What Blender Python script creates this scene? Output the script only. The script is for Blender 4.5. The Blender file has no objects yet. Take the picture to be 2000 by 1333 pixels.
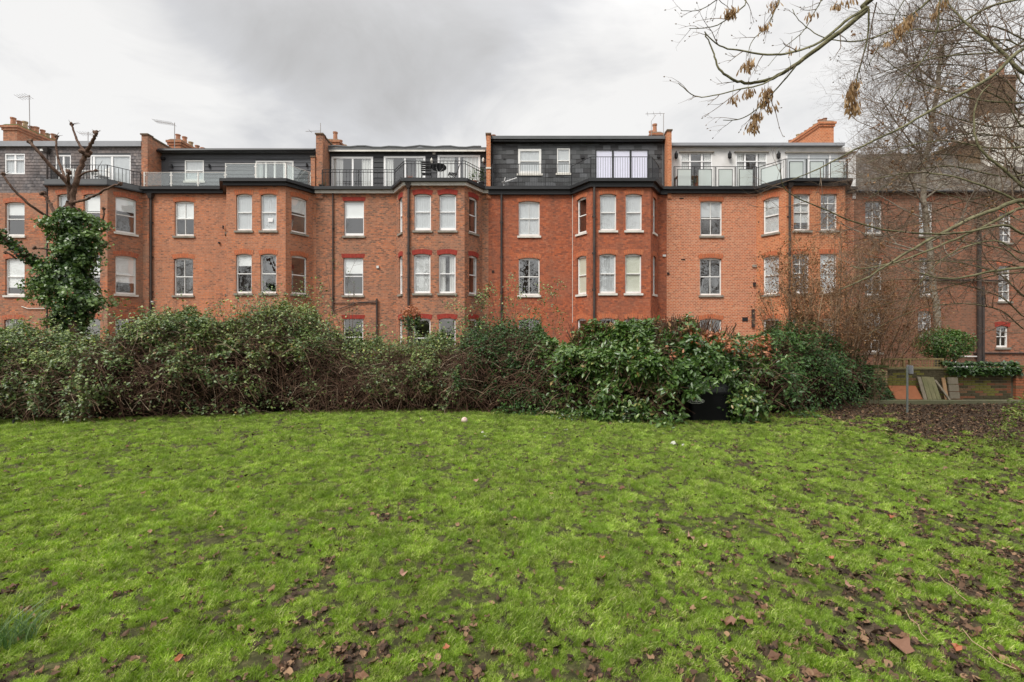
import bpy, math, random
import numpy as np
from mathutils import Vector, Matrix, noise as mnoise

# ------------------------------------------------------------------ camera, sky, sun, exposure
SC = bpy.context.scene
random.seed(7)
RNG = np.random.default_rng(11)
HC = 2.2                      # camera height
F = 944.0                     # focal length in pixels of the 2000 px wide photograph
D = 24.4                      # distance of the brick fronts
cam_d = bpy.data.cameras.new('camera')
cam = bpy.data.objects.new('camera', cam_d)
SC.collection.objects.link(cam)
cam.location = (0, 0, HC)
cam.rotation_euler = (math.radians(90), 0, 0)
cam_d.sensor_width = 36
cam_d.lens = 36 * F / 2000.0
cam_d.shift_y = -20.5 / 2000.0
cam_d.clip_end = 1000
SC.camera = cam

SUN_EL, SUN_AZ = 50, -140     # azimuth measured from +Y towards +X
world = bpy.data.worlds.new('World')
SC.world = world
world.use_nodes = True
wn, wl = world.node_tree.nodes, world.node_tree.links
wn.clear()
w_out = wn.new('ShaderNodeOutputWorld')
w_bg = wn.new('ShaderNodeBackground')
w_sky = wn.new('ShaderNodeTexSky')
w_sky.sky_type = 'NISHITA'
w_sky.sun_disc = False
w_sky.sun_elevation = math.radians(SUN_EL)
w_sky.sun_rotation = math.radians(SUN_AZ)
w_bg.inputs['Strength'].default_value = 0.1
tc = wn.new('ShaderNodeTexCoord')
def wnoise(scale, detail, rough, vec, dist=0.0):
    n = wn.new('ShaderNodeTexNoise')
    n.inputs['Scale'].default_value = scale
    n.inputs['Detail'].default_value = detail
    n.inputs['Roughness'].default_value = rough
    n.inputs['Distortion'].default_value = dist
    wl.new(vec, n.inputs['Vector'])
    return n
def wmath(op, a, b=None, c=None, clamp=False):
    m = wn.new('ShaderNodeMath'); m.operation = op; m.use_clamp = clamp
    for i, v in enumerate((a, b, c)):
        if v is None: continue
        if isinstance(v, (int, float)): m.inputs[i].default_value = v
        else: wl.new(v, m.inputs[i])
    return m.outputs[0]
# cloud sheet seen as a flat ceiling: direction divided by its height
sep = wn.new('ShaderNodeSeparateXYZ'); wl.new(tc.outputs['Generated'], sep.inputs[0])
zc = wmath('MAXIMUM', sep.outputs['Z'], 0.0)
zz = wmath('ADD', zc, 0.35)
cx = wmath('DIVIDE', sep.outputs['X'], zz)
cy = wmath('DIVIDE', sep.outputs['Y'], zz)
comb = wn.new('ShaderNodeCombineXYZ'); wl.new(cx, comb.inputs[0]); wl.new(cy, comb.inputs[1])
big = wnoise(1.1, 5, 0.5, comb.outputs[0], 0.5)
fine = wnoise(2.6, 7, 0.6, comb.outputs[0], 0.6)
# one heavy dark cloud overhead in front, its edge broken up by the noise
dx = wmath('MULTIPLY', wmath('ADD', cx, 0.24), 1.35)
dy = wmath('MULTIPLY', wmath('SUBTRACT', cy, 0.93), 1.25)
d2 = wmath('SQRT', wmath('ADD', wmath('MULTIPLY', dx, dx), wmath('MULTIPLY', dy, dy)))
edge = wmath('ADD', d2, wmath('MULTIPLY', wmath('SUBTRACT', big.outputs[0], 0.5), 2.2))
dark = wn.new('ShaderNodeMapRange'); dark.interpolation_type = 'SMOOTHERSTEP'
wl.new(edge, dark.inputs[0])
for i, v in ((1, 0.10), (2, 0.85), (3, 1.0), (4, 0.0)): dark.inputs[i].default_value = v
tone = wmath('ADD', wmath('MULTIPLY', dark.outputs[0], 0.8), wmath('MULTIPLY', wmath('SUBTRACT', fine.outputs[0], 0.5), 1.25))
ramp = wn.new('ShaderNodeValToRGB')
wl.new(tone, ramp.inputs[0])
ramp.color_ramp.elements[0].position = 0.0
ramp.color_ramp.elements[0].color = (0.83, 0.815, 0.79, 1)
ramp.color_ramp.elements[1].position = 1.0
ramp.color_ramp.elements[1].color = (0.46, 0.45, 0.435, 1)
e = ramp.color_ramp.elements.new(0.45); e.color = (0.60, 0.595, 0.595, 1)
mul = wn.new('ShaderNodeMix'); mul.data_type = 'RGBA'; mul.blend_type = 'MULTIPLY'
mul.inputs[0].default_value = 1.0
wl.new(ramp.outputs[0], mul.inputs[6])
mul.inputs[7].default_value = (4.65, 4.65, 4.65, 1)
mix = wn.new('ShaderNodeMix'); mix.data_type = 'RGBA'; mix.inputs[0].default_value = 0.94
wl.new(w_sky.outputs[0], mix.inputs[6]); wl.new(mul.outputs[2], mix.inputs[7])
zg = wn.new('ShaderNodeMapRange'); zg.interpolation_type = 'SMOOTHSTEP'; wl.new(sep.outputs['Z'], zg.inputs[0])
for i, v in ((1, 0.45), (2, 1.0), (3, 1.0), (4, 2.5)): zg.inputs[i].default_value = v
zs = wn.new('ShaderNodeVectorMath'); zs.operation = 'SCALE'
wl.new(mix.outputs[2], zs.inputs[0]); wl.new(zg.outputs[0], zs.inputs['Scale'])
wl.new(zs.outputs[0], w_bg.inputs['Color'])   # overcast is brighter overhead; raised further there to add light to the scene
wl.new(w_bg.outputs[0], w_out.inputs[0])

sun_d = bpy.data.lights.new('sun', 'SUN')
sun_d.energy = 1.5
sun_d.angle = math.radians(24)
sun_d.color = (1.0, 0.955, 0.89)
sun = bpy.data.objects.new('sun', sun_d)
SC.collection.objects.link(sun)
_a, _e = math.radians(SUN_AZ), math.radians(SUN_EL)
_dir = Vector((math.sin(_a) * math.cos(_e), math.cos(_a) * math.cos(_e), math.sin(_e)))
sun.rotation_euler = _dir.to_track_quat('Z', 'Y').to_euler()
sun.location = (-10, -10, 30)

SC.render.engine = 'CYCLES'
vs = SC.view_settings
vs.view_transform = 'Standard'
try: vs.look = 'None'
except Exception: pass
vs.exposure = 1.3
vs.gamma = 1.0
vs.use_curve_mapping = False
SC.cycles.max_bounces = 6
SC.cycles.diffuse_bounces = 3
SC.cycles.glossy_bounces = 3
SC.cycles.transparent_max_bounces = 8
SC.cycles.use_denoising = True

# ------------------------------------------------------------------ helpers
COL = SC.collection
WLOC = {}

def P(px, py, Y):
    """photograph pixel at distance Y -> world point"""
    return Vector(((px - 1000) / F * Y, Y, HC + (646 - py) / F * Y))
def PX(px, Y=D): return (px - 1000) / F * Y
def PZ(py, Y=D): return HC + (646 - py) / F * Y

def tagit(o, label=None, cat=None, group=None, kind=None):
    if label: o['label'] = label
    if cat: o['category'] = cat
    if group: o['group'] = group
    if kind: o['kind'] = kind
    return o

def thing(name, label, cat, loc=(0, 0, 0), group=None):
    o = bpy.data.objects.new(name, None)
    COL.objects.link(o)
    o.location = loc
    o.empty_display_size = 0.2
    WLOC[o.name] = Vector(loc)
    return tagit(o, label, cat, group)

class MB:
    def __init__(s):
        s.v, s.f, s.uv = [], [], []
    def face(s, pts, uvs=None):
        i = len(s.v)
        s.v += [tuple(p) for p in pts]
        s.f.append(tuple(range(i, i + len(pts))))
        s.uv += list(uvs) if uvs else [(0, 0)] * len(pts)
    def box(s, a, b):
        x0, y0, z0 = a; x1, y1, z1 = b
        if x0 > x1: x0, x1 = x1, x0
        if y0 > y1: y0, y1 = y1, y0
        if z0 > z1: z0, z1 = z1, z0
        s.face([(x0,y0,z0),(x1,y0,z0),(x1,y0,z1),(x0,y0,z1)], [(x0,z0),(x1,z0),(x1,z1),(x0,z1)])
        s.face([(x1,y1,z0),(x0,y1,z0),(x0,y1,z1),(x1,y1,z1)], [(x1,z0),(x0,z0),(x0,z1),(x1,z1)])
        s.face([(x1,y0,z0),(x1,y1,z0),(x1,y1,z1),(x1,y0,z1)], [(y0,z0),(y1,z0),(y1,z1),(y0,z1)])
        s.face([(x0,y1,z0),(x0,y0,z0),(x0,y0,z1),(x0,y1,z1)], [(y1,z0),(y0,z0),(y0,z1),(y1,z1)])
        s.face([(x0,y0,z1),(x1,y0,z1),(x1,y1,z1),(x0,y1,z1)], [(x0,y0),(x1,y0),(x1,y1),(x0,y1)])
        s.face([(x0,y1,z0),(x1,y1,z0),(x1,y0,z0),(x0,y0,z0)], [(x0,y1),(x1,y1),(x1,y0),(x0,y0)])
        return s
    def hexa(s, b, t):
        """b, t: four bottom and four top points (same order, counter-clockwise from above)"""
        n = len(b)
        s.face(list(reversed(b))); s.face(t, [(p[0], p[1]) for p in t])
        run = 0
        for i in range(n):
            j = (i + 1) % n
            L = (Vector(b[j]) - Vector(b[i])).length
            s.face([b[i], b[j], t[j], t[i]], [(run, b[i][2]), (run + L, b[j][2]), (run + L, t[j][2]), (run, t[i][2])])
            run += L
        return s
    def tube(s, pts, rad, sides=5, cap=True):
        pts = [Vector(p) for p in pts]
        if not hasattr(rad, '__len__'): rad = [rad] * len(pts)
        base = len(s.v)
        n = len(pts)
        ref = None
        for i, p in enumerate(pts):
            t = (pts[min(i + 1, n - 1)] - pts[max(i - 1, 0)])
            if t.length < 1e-9: t = Vector((0, 0, 1))
            t.normalize()
            if ref is None:
                ref = t.orthogonal().normalized()
            else:
                ref = ref - t * ref.dot(t)
                if ref.length < 1e-6: ref = t.orthogonal()
                ref.normalize()
            b = t.cross(ref)
            for k in range(sides):
                a = 2 * math.pi * k / sides
                s.v.append(tuple(p + (ref * math.cos(a) + b * math.sin(a)) * rad[i]))
        for i in range(n - 1):
            for k in range(sides):
                k2 = (k + 1) % sides
                s.f.append((base + i*sides + k, base + i*sides + k2, base + (i+1)*sides + k2, base + (i+1)*sides + k))
                s.uv += [(0, 0)] * 4
        if cap and sides > 2:
            s.f.append(tuple(base + k for k in reversed(range(sides)))); s.uv += [(0, 0)] * sides
            s.f.append(tuple(base + (n-1)*sides + k for k in range(sides))); s.uv += [(0, 0)] * sides
        return s
    def lathe(s, c, prof, sides=12):
        base = len(s.v); n = len(prof)
        for r, z in prof:
            for k in range(sides):
                a = 2 * math.pi * k / sides
                s.v.append((c[0] + r * math.cos(a), c[1] + r * math.sin(a), c[2] + z))
        for i in range(n - 1):
            for k in range(sides):
                k2 = (k + 1) % sides
                s.f.append((base + i*sides + k, base + i*sides + k2, base + (i+1)*sides + k2, base + (i+1)*sides + k))
                s.uv += [(0, 0)] * 4
        s.f.append(tuple(base + k for k in reversed(range(sides)))); s.uv += [(0, 0)] * sides
        s.f.append(tuple(base + (n-1)*sides + k for k in range(sides))); s.uv += [(0, 0)] * sides
        return s
    def mesh(s, name, mat, off=(0, 0, 0), smooth=False):
        me = bpy.data.meshes.new(name)
        ox, oy, oz = off
        me.from_pydata([(x - ox, y - oy, z - oz) for x, y, z in s.v], [], s.f)
        uvl = me.uv_layers.new(name='UVMap')
        uvl.data.foreach_set('uv', np.array(s.uv, dtype=np.float32).ravel())
        if smooth: me.polygons.foreach_set('use_smooth', [True] * len(me.polygons))
        if mat: me.materials.append(mat)
        me.update()
        return me
    def build(s, name, mat, parent=None, local=False, smooth=False, kind=None):
        """verts in world space (or in the parent's own space when local)"""
        off = (0, 0, 0) if (local or parent is None) else WLOC.get(parent.name, Vector((0, 0, 0)))
        me = s.mesh(name, mat, off, smooth)
        o = bpy.data.objects.new(name, me)
        COL.objects.link(o)
        if parent is not None: o.parent = parent
        WLOC[o.name] = Vector(off)
        if kind: o['kind'] = kind
        return o

def link_mesh(name, me, parent=None, loc=(0, 0, 0), rot=(0, 0, 0), scale=(1, 1, 1)):
    o = bpy.data.objects.new(name, me)
    COL.objects.link(o)
    if parent is not None: o.parent = parent
    o.location = loc; o.rotation_euler = rot; o.scale = scale
    return o

def np_mesh(name, V, faces, mat, rnd=None, parent=None, off=(0, 0, 0), kind=None, smooth=False):
    """V (N,3) array, faces (M,k) int array, rnd per vertex"""
    me = bpy.data.meshes.new(name)
    V = np.asarray(V, dtype=np.float32) - np.asarray(off, dtype=np.float32)
    M, k = faces.shape
    me.vertices.add(len(V)); me.vertices.foreach_set('co', V.ravel())
    me.loops.add(M * k); me.loops.foreach_set('vertex_index', faces.astype(np.int32).ravel())
    me.polygons.add(M)
    me.polygons.foreach_set('loop_start', np.arange(0, M * k, k, dtype=np.int32))
    me.polygons.foreach_set('loop_total', np.full(M, k, dtype=np.int32))
    if smooth: me.polygons.foreach_set('use_smooth', np.ones(M, dtype=bool))
    if rnd is not None:
        a = me.attributes.new('rnd', 'FLOAT', 'POINT')
        a.data.foreach_set('value', np.asarray(rnd, dtype=np.float32))
    me.materials.append(mat)
    me.update(calc_edges=True); me.validate()
    o = bpy.data.objects.new(name, me)
    COL.objects.link(o)
    if parent is not None: o.parent = parent
    WLOC[o.name] = Vector(off)
    if kind: o['kind'] = kind
    return o

def vnoise(x, y, seed=0):
    """value noise on arrays, 0..1"""
    xi = np.floor(x).astype(np.int64); yi = np.floor(y).astype(np.int64)
    xf = x - xi; yf = y - yi
    xf = xf * xf * (3 - 2 * xf); yf = yf * yf * (3 - 2 * yf)
    def h(a, b):
        n = (a * 374761393 + b * 668265263 + seed * 144665) & 0x7fffffff
        n = ((n ^ (n >> 13)) * 1274126177) & 0x7fffffff
        return ((n ^ (n >> 16)) & 0xffff) / 65535.0
    return (h(xi, yi) * (1 - xf) + h(xi + 1, yi) * xf) * (1 - yf) + (h(xi, yi + 1) * (1 - xf) + h(xi + 1, yi + 1) * xf) * yf
def fbm(x, y, seed=0, oct=4):
    x = np.asarray(x, dtype=float); y = np.asarray(y, dtype=float)
    t = np.zeros_like(x); a = 0.5; s = 0
    for i in range(oct):
        t += a * vnoise(x * 2**i + 17 * i, y * 2**i - 9 * i, seed + i); s += a; a *= 0.5
    return t / s

# ------------------------------------------------------------------ materials
MATS = {}
def newmat(name):
    m = bpy.data.materials.new(name); m.use_nodes = True
    nt = m.node_tree; nt.nodes.clear()
    out = nt.nodes.new('ShaderNodeOutputMaterial')
    return m, nt, nt.nodes, nt.links, out
def setramp(r, stops):
    cr = r.color_ramp
    cr.elements[0].position = stops[0][0]; cr.elements[0].color = (*stops[0][1], 1)
    cr.elements[1].position = stops[-1][0]; cr.elements[1].color = (*stops[-1][1], 1)
    for p_, c in stops[1:-1]:
        e = cr.elements.new(p_); e.color = (*c, 1)
def N_noise(nt, vec, scale, detail=3, rough=0.55):
    n = nt.nodes.new('ShaderNodeTexNoise')
    n.inputs['Scale'].default_value = scale; n.inputs['Detail'].default_value = detail
    n.inputs['Roughness'].default_value = rough
    if vec is not None: nt.links.new(vec, n.inputs['Vector'])
    return n.outputs[0]
def N_mix(nt, fac, a, b, mode='MIX'):
    m = nt.nodes.new('ShaderNodeMix'); m.data_type = 'RGBA'; m.blend_type = mode
    for sock, v in ((m.inputs[0], fac), (m.inputs[6], a), (m.inputs[7], b)):
        if isinstance(v, (int, float)): sock.default_value = v
        elif isinstance(v, tuple): sock.default_value = (*v, 1)
        else: nt.links.new(v, sock)
    return m.outputs[2]
def N_range(nt, v, a, b, c=0.0, d=1.0):
    m = nt.nodes.new('ShaderNodeMapRange'); nt.links.new(v, m.inputs[0])
    for i, x in ((1, a), (2, b), (3, c), (4, d)): m.inputs[i].default_value = x
    return m.outputs[0]

def plain(name, col, rough=0.6, spec=0.4, metal=0.0, var=0.12, scale=6.0, bump=0.0, dirt=None, dirt_amt=0.0, coords='Object'):
    if name in MATS: return MATS[name]
    m, nt, nd, lk, out = newmat(name)
    b = nd.new('ShaderNodeBsdfPrincipled'); lk.new(b.outputs[0], out.inputs[0])
    t = nd.new('ShaderNodeTexCoord')
    n = N_noise(nt, t.outputs[coords], scale, 4)
    c1 = tuple(max(0, c * (1 - var)) for c in col); c2 = tuple(min(1, c * (1 + var)) for c in col)
    c = N_mix(nt, n, c1, c2)
    if dirt:
        n2 = N_noise(nt, t.outputs[coords], scale * 0.35, 5, 0.65)
        c = N_mix(nt, N_range(nt, n2, 0.5 - 0.1, 0.72, 0, dirt_amt), c, dirt)
    lk.new(c, b.inputs['Base Color'])
    b.inputs['Roughness'].default_value = rough
    b.inputs['Specular IOR Level'].default_value = spec
    b.inputs['Metallic'].default_value = metal
    if bump:
        bp = nd.new('ShaderNodeBump'); bp.inputs['Strength'].default_value = bump
        bp.inputs['Distance'].default_value = 0.01
        lk.new(N_noise(nt, t.outputs[coords], scale * 4, 4), bp.inputs['Height'])
        lk.new(bp.outputs[0], b.inputs['Normal'])
    MATS[name] = m
    return m

def brick_mat(name, stops, mortar, patch=(0.25, 0.17, 0.13), patch_amt=0.35, row=0.078, bw=0.17, msize=0.011, seed=0.0, bias=0.0, grime=0.42, gain=1.16):
    m, nt, nd, lk, out = newmat(name)
    b = nd.new('ShaderNodeBsdfPrincipled'); lk.new(b.outputs[0], out.inputs[0])
    t = nd.new('ShaderNodeTexCoord')
    br = nd.new('ShaderNodeTexBrick')
    mp = nd.new('ShaderNodeMapping'); mp.inputs['Location'].default_value = (seed, seed * 0.37, 0)
    lk.new(t.outputs['UV'], mp.inputs[0]); lk.new(mp.outputs[0], br.inputs['Vector'])
    br.inputs['Scale'].default_value = 1.0
    br.inputs['Brick Width'].default_value = bw; br.inputs['Row Height'].default_value = row
    br.inputs['Mortar Size'].default_value = msize; br.inputs['Mortar Smooth'].default_value = 0.15
    br.inputs['Bias'].default_value = bias
    br.inputs['Color1'].default_value = (0, 0, 0, 1); br.inputs['Color2'].default_value = (1, 1, 1, 1)
    br.inputs['Mortar'].default_value = (0.5, 0.5, 0.5, 1)
    r = nd.new('ShaderNodeValToRGB'); setramp(r, stops); lk.new(br.outputs['Color'], r.inputs[0])
    # weathering in broad patches and streaks
    n1 = N_noise(nt, mp.outputs[0], 0.7, 5, 0.6)
    c = N_mix(nt, N_range(nt, n1, 0.38, 0.64, 0, min(1.0, patch_amt * 1.35)), r.outputs[0], patch)
    n2 = N_noise(nt, mp.outputs[0], 9.0, 3, 0.6)
    c = N_mix(nt, N_range(nt, n2, 0.3, 0.7, 0.72, 1.22), (0, 0, 0), c, 'MIX') if False else c
    g = nd.new('ShaderNodeVectorMath'); g.operation = 'SCALE'
    lk.new(c, g.inputs[0]); lk.new(N_range(nt, n2, 0.25, 0.75, 0.7, 1.3), g.inputs['Scale'])
    # sooty streaks running down
    mp2 = nd.new('ShaderNodeMapping'); mp2.inputs['Scale'].default_value = (2.2, 0.25, 1); lk.new(mp.outputs[0], mp2.inputs[0])
    n3 = N_noise(nt, mp2.outputs[0], 1.0, 5, 0.65)
    c2 = N_mix(nt, N_range(nt, n3, 0.46, 0.72, 0, grime), g.outputs[0], (0.07, 0.055, 0.045))
    c3 = N_mix(nt, br.outputs['Fac'], c2, mortar)
    hs = nd.new('ShaderNodeVectorMath'); hs.operation = 'SCALE'; hs.inputs['Scale'].default_value = gain
    lk.new(c3, hs.inputs[0]); hv = nd.new('ShaderNodeVectorMath'); hv.operation = 'MULTIPLY'; hv.inputs[1].default_value = (0.98, 0.91, 0.86)
    lk.new(hs.outputs[0], hv.inputs[0]); lk.new(hv.outputs[0], b.inputs['Base Color'])
    b.inputs['Roughness'].default_value = 0.88
    b.inputs['Specular IOR Level'].default_value = 0.25
    bp = nd.new('ShaderNodeBump'); bp.inputs['Strength'].default_value = 0.5; bp.inputs['Distance'].default_value = 0.012
    bp.invert = True
    lk.new(br.outputs['Fac'], bp.inputs['Height']); lk.new(bp.outputs[0], b.inputs['Normal'])
    MATS[name] = m
    return m

def leaf_mat(name, stops, rough=0.42, spec=0.5, trans=0.25, big=None, big_amt=0.0):
    m, nt, nd, lk, out = newmat(name)
    at = nd.new('ShaderNodeAttribute'); at.attribute_name = 'rnd'
    r = nd.new('ShaderNodeValToRGB'); setramp(r, stops); lk.new(at.outputs['Fac'], r.inputs[0])
    c = r.outputs[0]
    t = nd.new('ShaderNodeTexCoord')
    if big:
        c = N_mix(nt, N_range(nt, N_noise(nt, t.outputs['Object'], 0.9, 3), 0.45, 0.68, 0, big_amt), c, big)
    b = nd.new('ShaderNodeBsdfPrincipled'); lk.new(c, b.inputs['Base Color'])
    b.inputs['Roughness'].default_value = rough; b.inputs['Specular IOR Level'].default_value = spec
    tr = nd.new('ShaderNodeBsdfTranslucent')
    hs = nd.new('ShaderNodeHueSaturation'); hs.inputs['Value'].default_value = 1.3; hs.inputs['Saturation'].default_value = 1.15
    lk.new(c, hs.inputs['Color']); lk.new(hs.outputs[0], tr.inputs[0])
    mx = nd.new('ShaderNodeMixShader'); mx.inputs[0].default_value = trans
    lk.new(b.outputs[0], mx.inputs[1]); lk.new(tr.outputs[0], mx.inputs[2]); lk.new(mx.outputs[0], out.inputs[0])
    MATS[name] = m
    return m

def bark_mat(name, c1, c2, c3, scale=9.0):
    m, nt, nd, lk, out = newmat(name)
    b = nd.new('ShaderNodeBsdfPrincipled'); lk.new(b.outputs[0], out.inputs[0])
    t = nd.new('ShaderNodeTexCoord')
    n = N_noise(nt, t.outputs['Object'], scale, 5, 0.65)
    r = nd.new('ShaderNodeValToRGB'); setramp(r, [(0.3, c1), (0.5, c2), (0.72, c3)]); lk.new(n, r.inputs[0])
    lk.new(r.outputs[0], b.inputs['Base Color']); b.inputs['Roughness'].default_value = 0.9
    b.inputs['Specular IOR Level'].default_value = 0.2
    bp = nd.new('ShaderNodeBump'); bp.inputs['Strength'].default_value = 0.6; bp.inputs['Distance'].default_value = 0.02
    lk.new(N_noise(nt, t.outputs['Object'], scale * 4, 3), bp.inputs['Height']); lk.new(bp.outputs[0], b.inputs['Normal'])
    MATS[name] = m
    return m

def glass_mat(name, tint=(0.95, 0.965, 0.965), refl=0.15, ior=1.55, rough=0.015, frost=0.0, frostcol=(0.75, 0.78, 0.77), gcol=(1, 1, 1)):
    m, nt, nd, lk, out = newmat(name)
    tr = nd.new('ShaderNodeBsdfTransparent'); tr.inputs[0].default_value = (*tint, 1)
    gl = nd.new('ShaderNodeBsdfGlossy'); gl.inputs['Roughness'].default_value = rough
    gl.inputs['Color'].default_value = (*gcol, 1)
    fr = nd.new('ShaderNodeFresnel'); gb = nd.new('ShaderNodeNewGeometry')     # a thin pane reflects the same from both sides
    lk.new(N_range(nt, gb.outputs['Backfacing'], 0, 1, ior, 1.0 / ior), fr.inputs[0])
    ad = nd.new('ShaderNodeMath'); ad.operation = 'ADD'; ad.use_clamp = True
    lk.new(fr.outputs[0], ad.inputs[0]); ad.inputs[1].default_value = refl
    mx = nd.new('ShaderNodeMixShader'); lk.new(ad.outputs[0], mx.inputs[0])
    src = tr.outputs[0]
    if frost:
        df = nd.new('ShaderNodeBsdfDiffuse'); df.inputs[0].default_value = (*frostcol, 1)
        tl = nd.new('ShaderNodeBsdfTranslucent'); tl.inputs[0].default_value = (*frostcol, 1)
        m0 = nd.new('ShaderNodeMixShader'); m0.inputs[0].default_value = 0.5
        lk.new(df.outputs[0], m0.inputs[1]); lk.new(tl.outputs[0], m0.inputs[2])
        m1 = nd.new('ShaderNodeMixShader'); m1.inputs[0].default_value = frost
        lk.new(tr.outputs[0], m1.inputs[1]); lk.new(m0.outputs[0], m1.inputs[2]); src = m1.outputs[0]
    lk.new(src, mx.inputs[1]); lk.new(gl.outputs[0], mx.inputs[2]); lk.new(mx.outputs[0], out.inputs[0])
    # old glass is never quite flat
    t = nd.new('ShaderNodeTexCoord'); bp = nd.new('ShaderNodeBump'); bp.inputs['Strength'].default_value = 0.12
    bp.inputs['Distance'].default_value = 0.02
    lk.new(N_noise(nt, t.outputs['Object'], 2.5, 2), bp.inputs['Height']); lk.new(bp.outputs[0], gl.inputs['Normal'])
    MATS[name] = m
    return m

BR = {
 1: brick_mat('brick_mottled_orange', [(0.0, (0.16, 0.075, 0.05)), (0.3, (0.34, 0.115, 0.06)), (0.65, (0.50, 0.165, 0.07)), (1.0, (0.40, 0.18, 0.11))], (0.26, 0.17, 0.12), patch=(0.24, 0.17, 0.13), patch_amt=0.55, seed=1.3),
 2: brick_mat('brick_orange_dark_speckle', [(0.0, (0.17, 0.075, 0.05)), (0.2, (0.34, 0.13, 0.07)), (0.6, (0.50, 0.175, 0.075)), (1.0, (0.44, 0.20, 0.12))], (0.32, 0.19, 0.13), patch=(0.30, 0.17, 0.12), patch_amt=0.3, seed=4.1, row=0.08, msize=0.013),
 3: brick_mat('brick_brown_multi', [(0.0, (0.11, 0.065, 0.05)), (0.35, (0.27, 0.11, 0.068)), (0.7, (0.47, 0.17, 0.078)), (1.0, (0.40, 0.19, 0.12))], (0.28, 0.17, 0.115), patch=(0.20, 0.13, 0.10), patch_amt=0.4, seed=8.7, row=0.08, msize=0.013),
 4: brick_mat('brick_deep_red', [(0.0, (0.19, 0.07, 0.045)), (0.4, (0.33, 0.095, 0.045)), (0.75, (0.39, 0.115, 0.052)), (1.0, (0.36, 0.14, 0.08))], (0.25, 0.10, 0.06), patch=(0.22, 0.10, 0.07), patch_amt=0.4, seed=12.9, row=0.08, msize=0.006),
 5: brick_mat('brick_salmon_pale_joints', [(0.0, (0.28, 0.10, 0.055)), (0.4, (0.42, 0.135, 0.065)), (0.8, (0.47, 0.16, 0.075)), (1.0, (0.50, 0.24, 0.14))], (0.46, 0.31, 0.22), patch=(0.40, 0.18, 0.12), patch_amt=0.3, seed=17.2, row=0.08, msize=0.012, grime=0.08),
 6: brick_mat('brick_weathered_brown', [(0.0, (0.10, 0.055, 0.04)), (0.35, (0.26, 0.10, 0.06)), (0.7, (0.36, 0.13, 0.07)), (1.0, (0.28, 0.14, 0.10))], (0.22, 0.15, 0.11), patch=(0.21, 0.12, 0.08), patch_amt=0.5, seed=22.2, row=0.08, gain=1.08),
}
M_bay5 = brick_mat('brick_bright_orange_bay', [(0.0, (0.30, 0.10, 0.05)), (0.5, (0.45, 0.145, 0.06)), (1.0, (0.44, 0.18, 0.09))], (0.46, 0.27, 0.16), seed=31, row=0.08, grime=0.06, patch_amt=0.15)
M_chim = brick_mat('brick_chimney', [(0.0, (0.22, 0.09, 0.05)), (0.5, (0.42, 0.14, 0.065)), (1.0, (0.40, 0.18, 0.10))], (0.22, 0.15, 0.10), seed=41, row=0.08, grime=0.5, patch_amt=0.3)
M_arch_o = brick_mat('brick_arch_orange', [(0.0, (0.36, 0.11, 0.05)), (0.5, (0.46, 0.135, 0.055)), (1.0, (0.42, 0.155, 0.075))], (0.24, 0.11, 0.07), seed=51, row=0.5, bw=0.085, msize=0.009, grime=0.1, patch_amt=0.1)
M_arch_m = brick_mat('brick_arch_soft_red', [(0.0, (0.30, 0.08, 0.045)), (0.5, (0.42, 0.11, 0.05)), (1.0, (0.40, 0.14, 0.08))], (0.22, 0.12, 0.08), seed=55, row=0.5, bw=0.085, msize=0.009, grime=0.1, patch_amt=0.2)
M_arch_r = brick_mat('brick_arch_painted_red', [(0.0, (0.22, 0.034, 0.026)), (1.0, (0.28, 0.045, 0.033))], (0.20, 0.03, 0.022), seed=57, row=0.5, bw=0.085, msize=0.007, grime=0.1, patch_amt=0.1, patch=(0.22, 0.04, 0.03))
M_white = plain('white_paint', (0.76, 0.76, 0.74), 0.45, 0.4, var=0.05, scale=5, dirt=(0.42, 0.40, 0.36), dirt_amt=0.35)
M_upvc = plain('white_plastic', (0.80, 0.80, 0.80), 0.35, 0.5, var=0.03, scale=4)
M_stone = plain('sill_stone', (0.30, 0.27, 0.23), 0.85, 0.2, var=0.25, scale=7, dirt=(0.10, 0.10, 0.075), dirt_amt=0.6)
M_sillw = plain('sill_white', (0.68, 0.66, 0.61), 0.7, 0.3, var=0.08, scale=7, dirt=(0.35, 0.33, 0.28), dirt_amt=0.5)
M_black = plain('black_gutter', (0.022, 0.023, 0.025), 0.5, 0.4, var=0.3, scale=4)
M_pipe = plain('black_downpipe', (0.03, 0.028, 0.027), 0.55, 0.4, var=0.3, scale=5, dirt=(0.10, 0.06, 0.045), dirt_amt=0.6)
M_felt = plain('grey_felt', (0.13, 0.135, 0.14), 0.9, 0.2, var=0.25, scale=2, bump=0.4)
M_lead = plain('lead_grey', (0.27, 0.28, 0.30), 0.6, 0.4, var=0.15, scale=2)
M_board2 = plain('board_slate_grey', (0.090, 0.094, 0.102), 0.7, 0.3, var=0.25, scale=3)
M_board3 = plain('board_charcoal', (0.055, 0.056, 0.06), 0.7, 0.3, var=0.3, scale=3)
M_render = plain('white_render', (0.72, 0.71, 0.70), 0.9, 0.2, var=0.05, scale=3, dirt=(0.42, 0.41, 0.38), dirt_amt=0.5)
M_room = plain('room_wall', (0.20, 0.18, 0.16), 0.9, 0.2, var=0.2, scale=1.0)
M_net = plain('net_curtain', (0.56, 0.58, 0.59), 0.9, 0.1, var=0.1, scale=3)
M_blind = plain('white_blind', (0.86, 0.87, 0.86), 0.8, 0.2, var=0.04, scale=3)
M_blindg = plain('cream_blind', (0.66, 0.67, 0.56), 0.8, 0.2, var=0.04, scale=3)
M_curt = plain('curtain_cloth', (0.66, 0.66, 0.64), 0.9, 0.1, var=0.08, scale=4)
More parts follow.
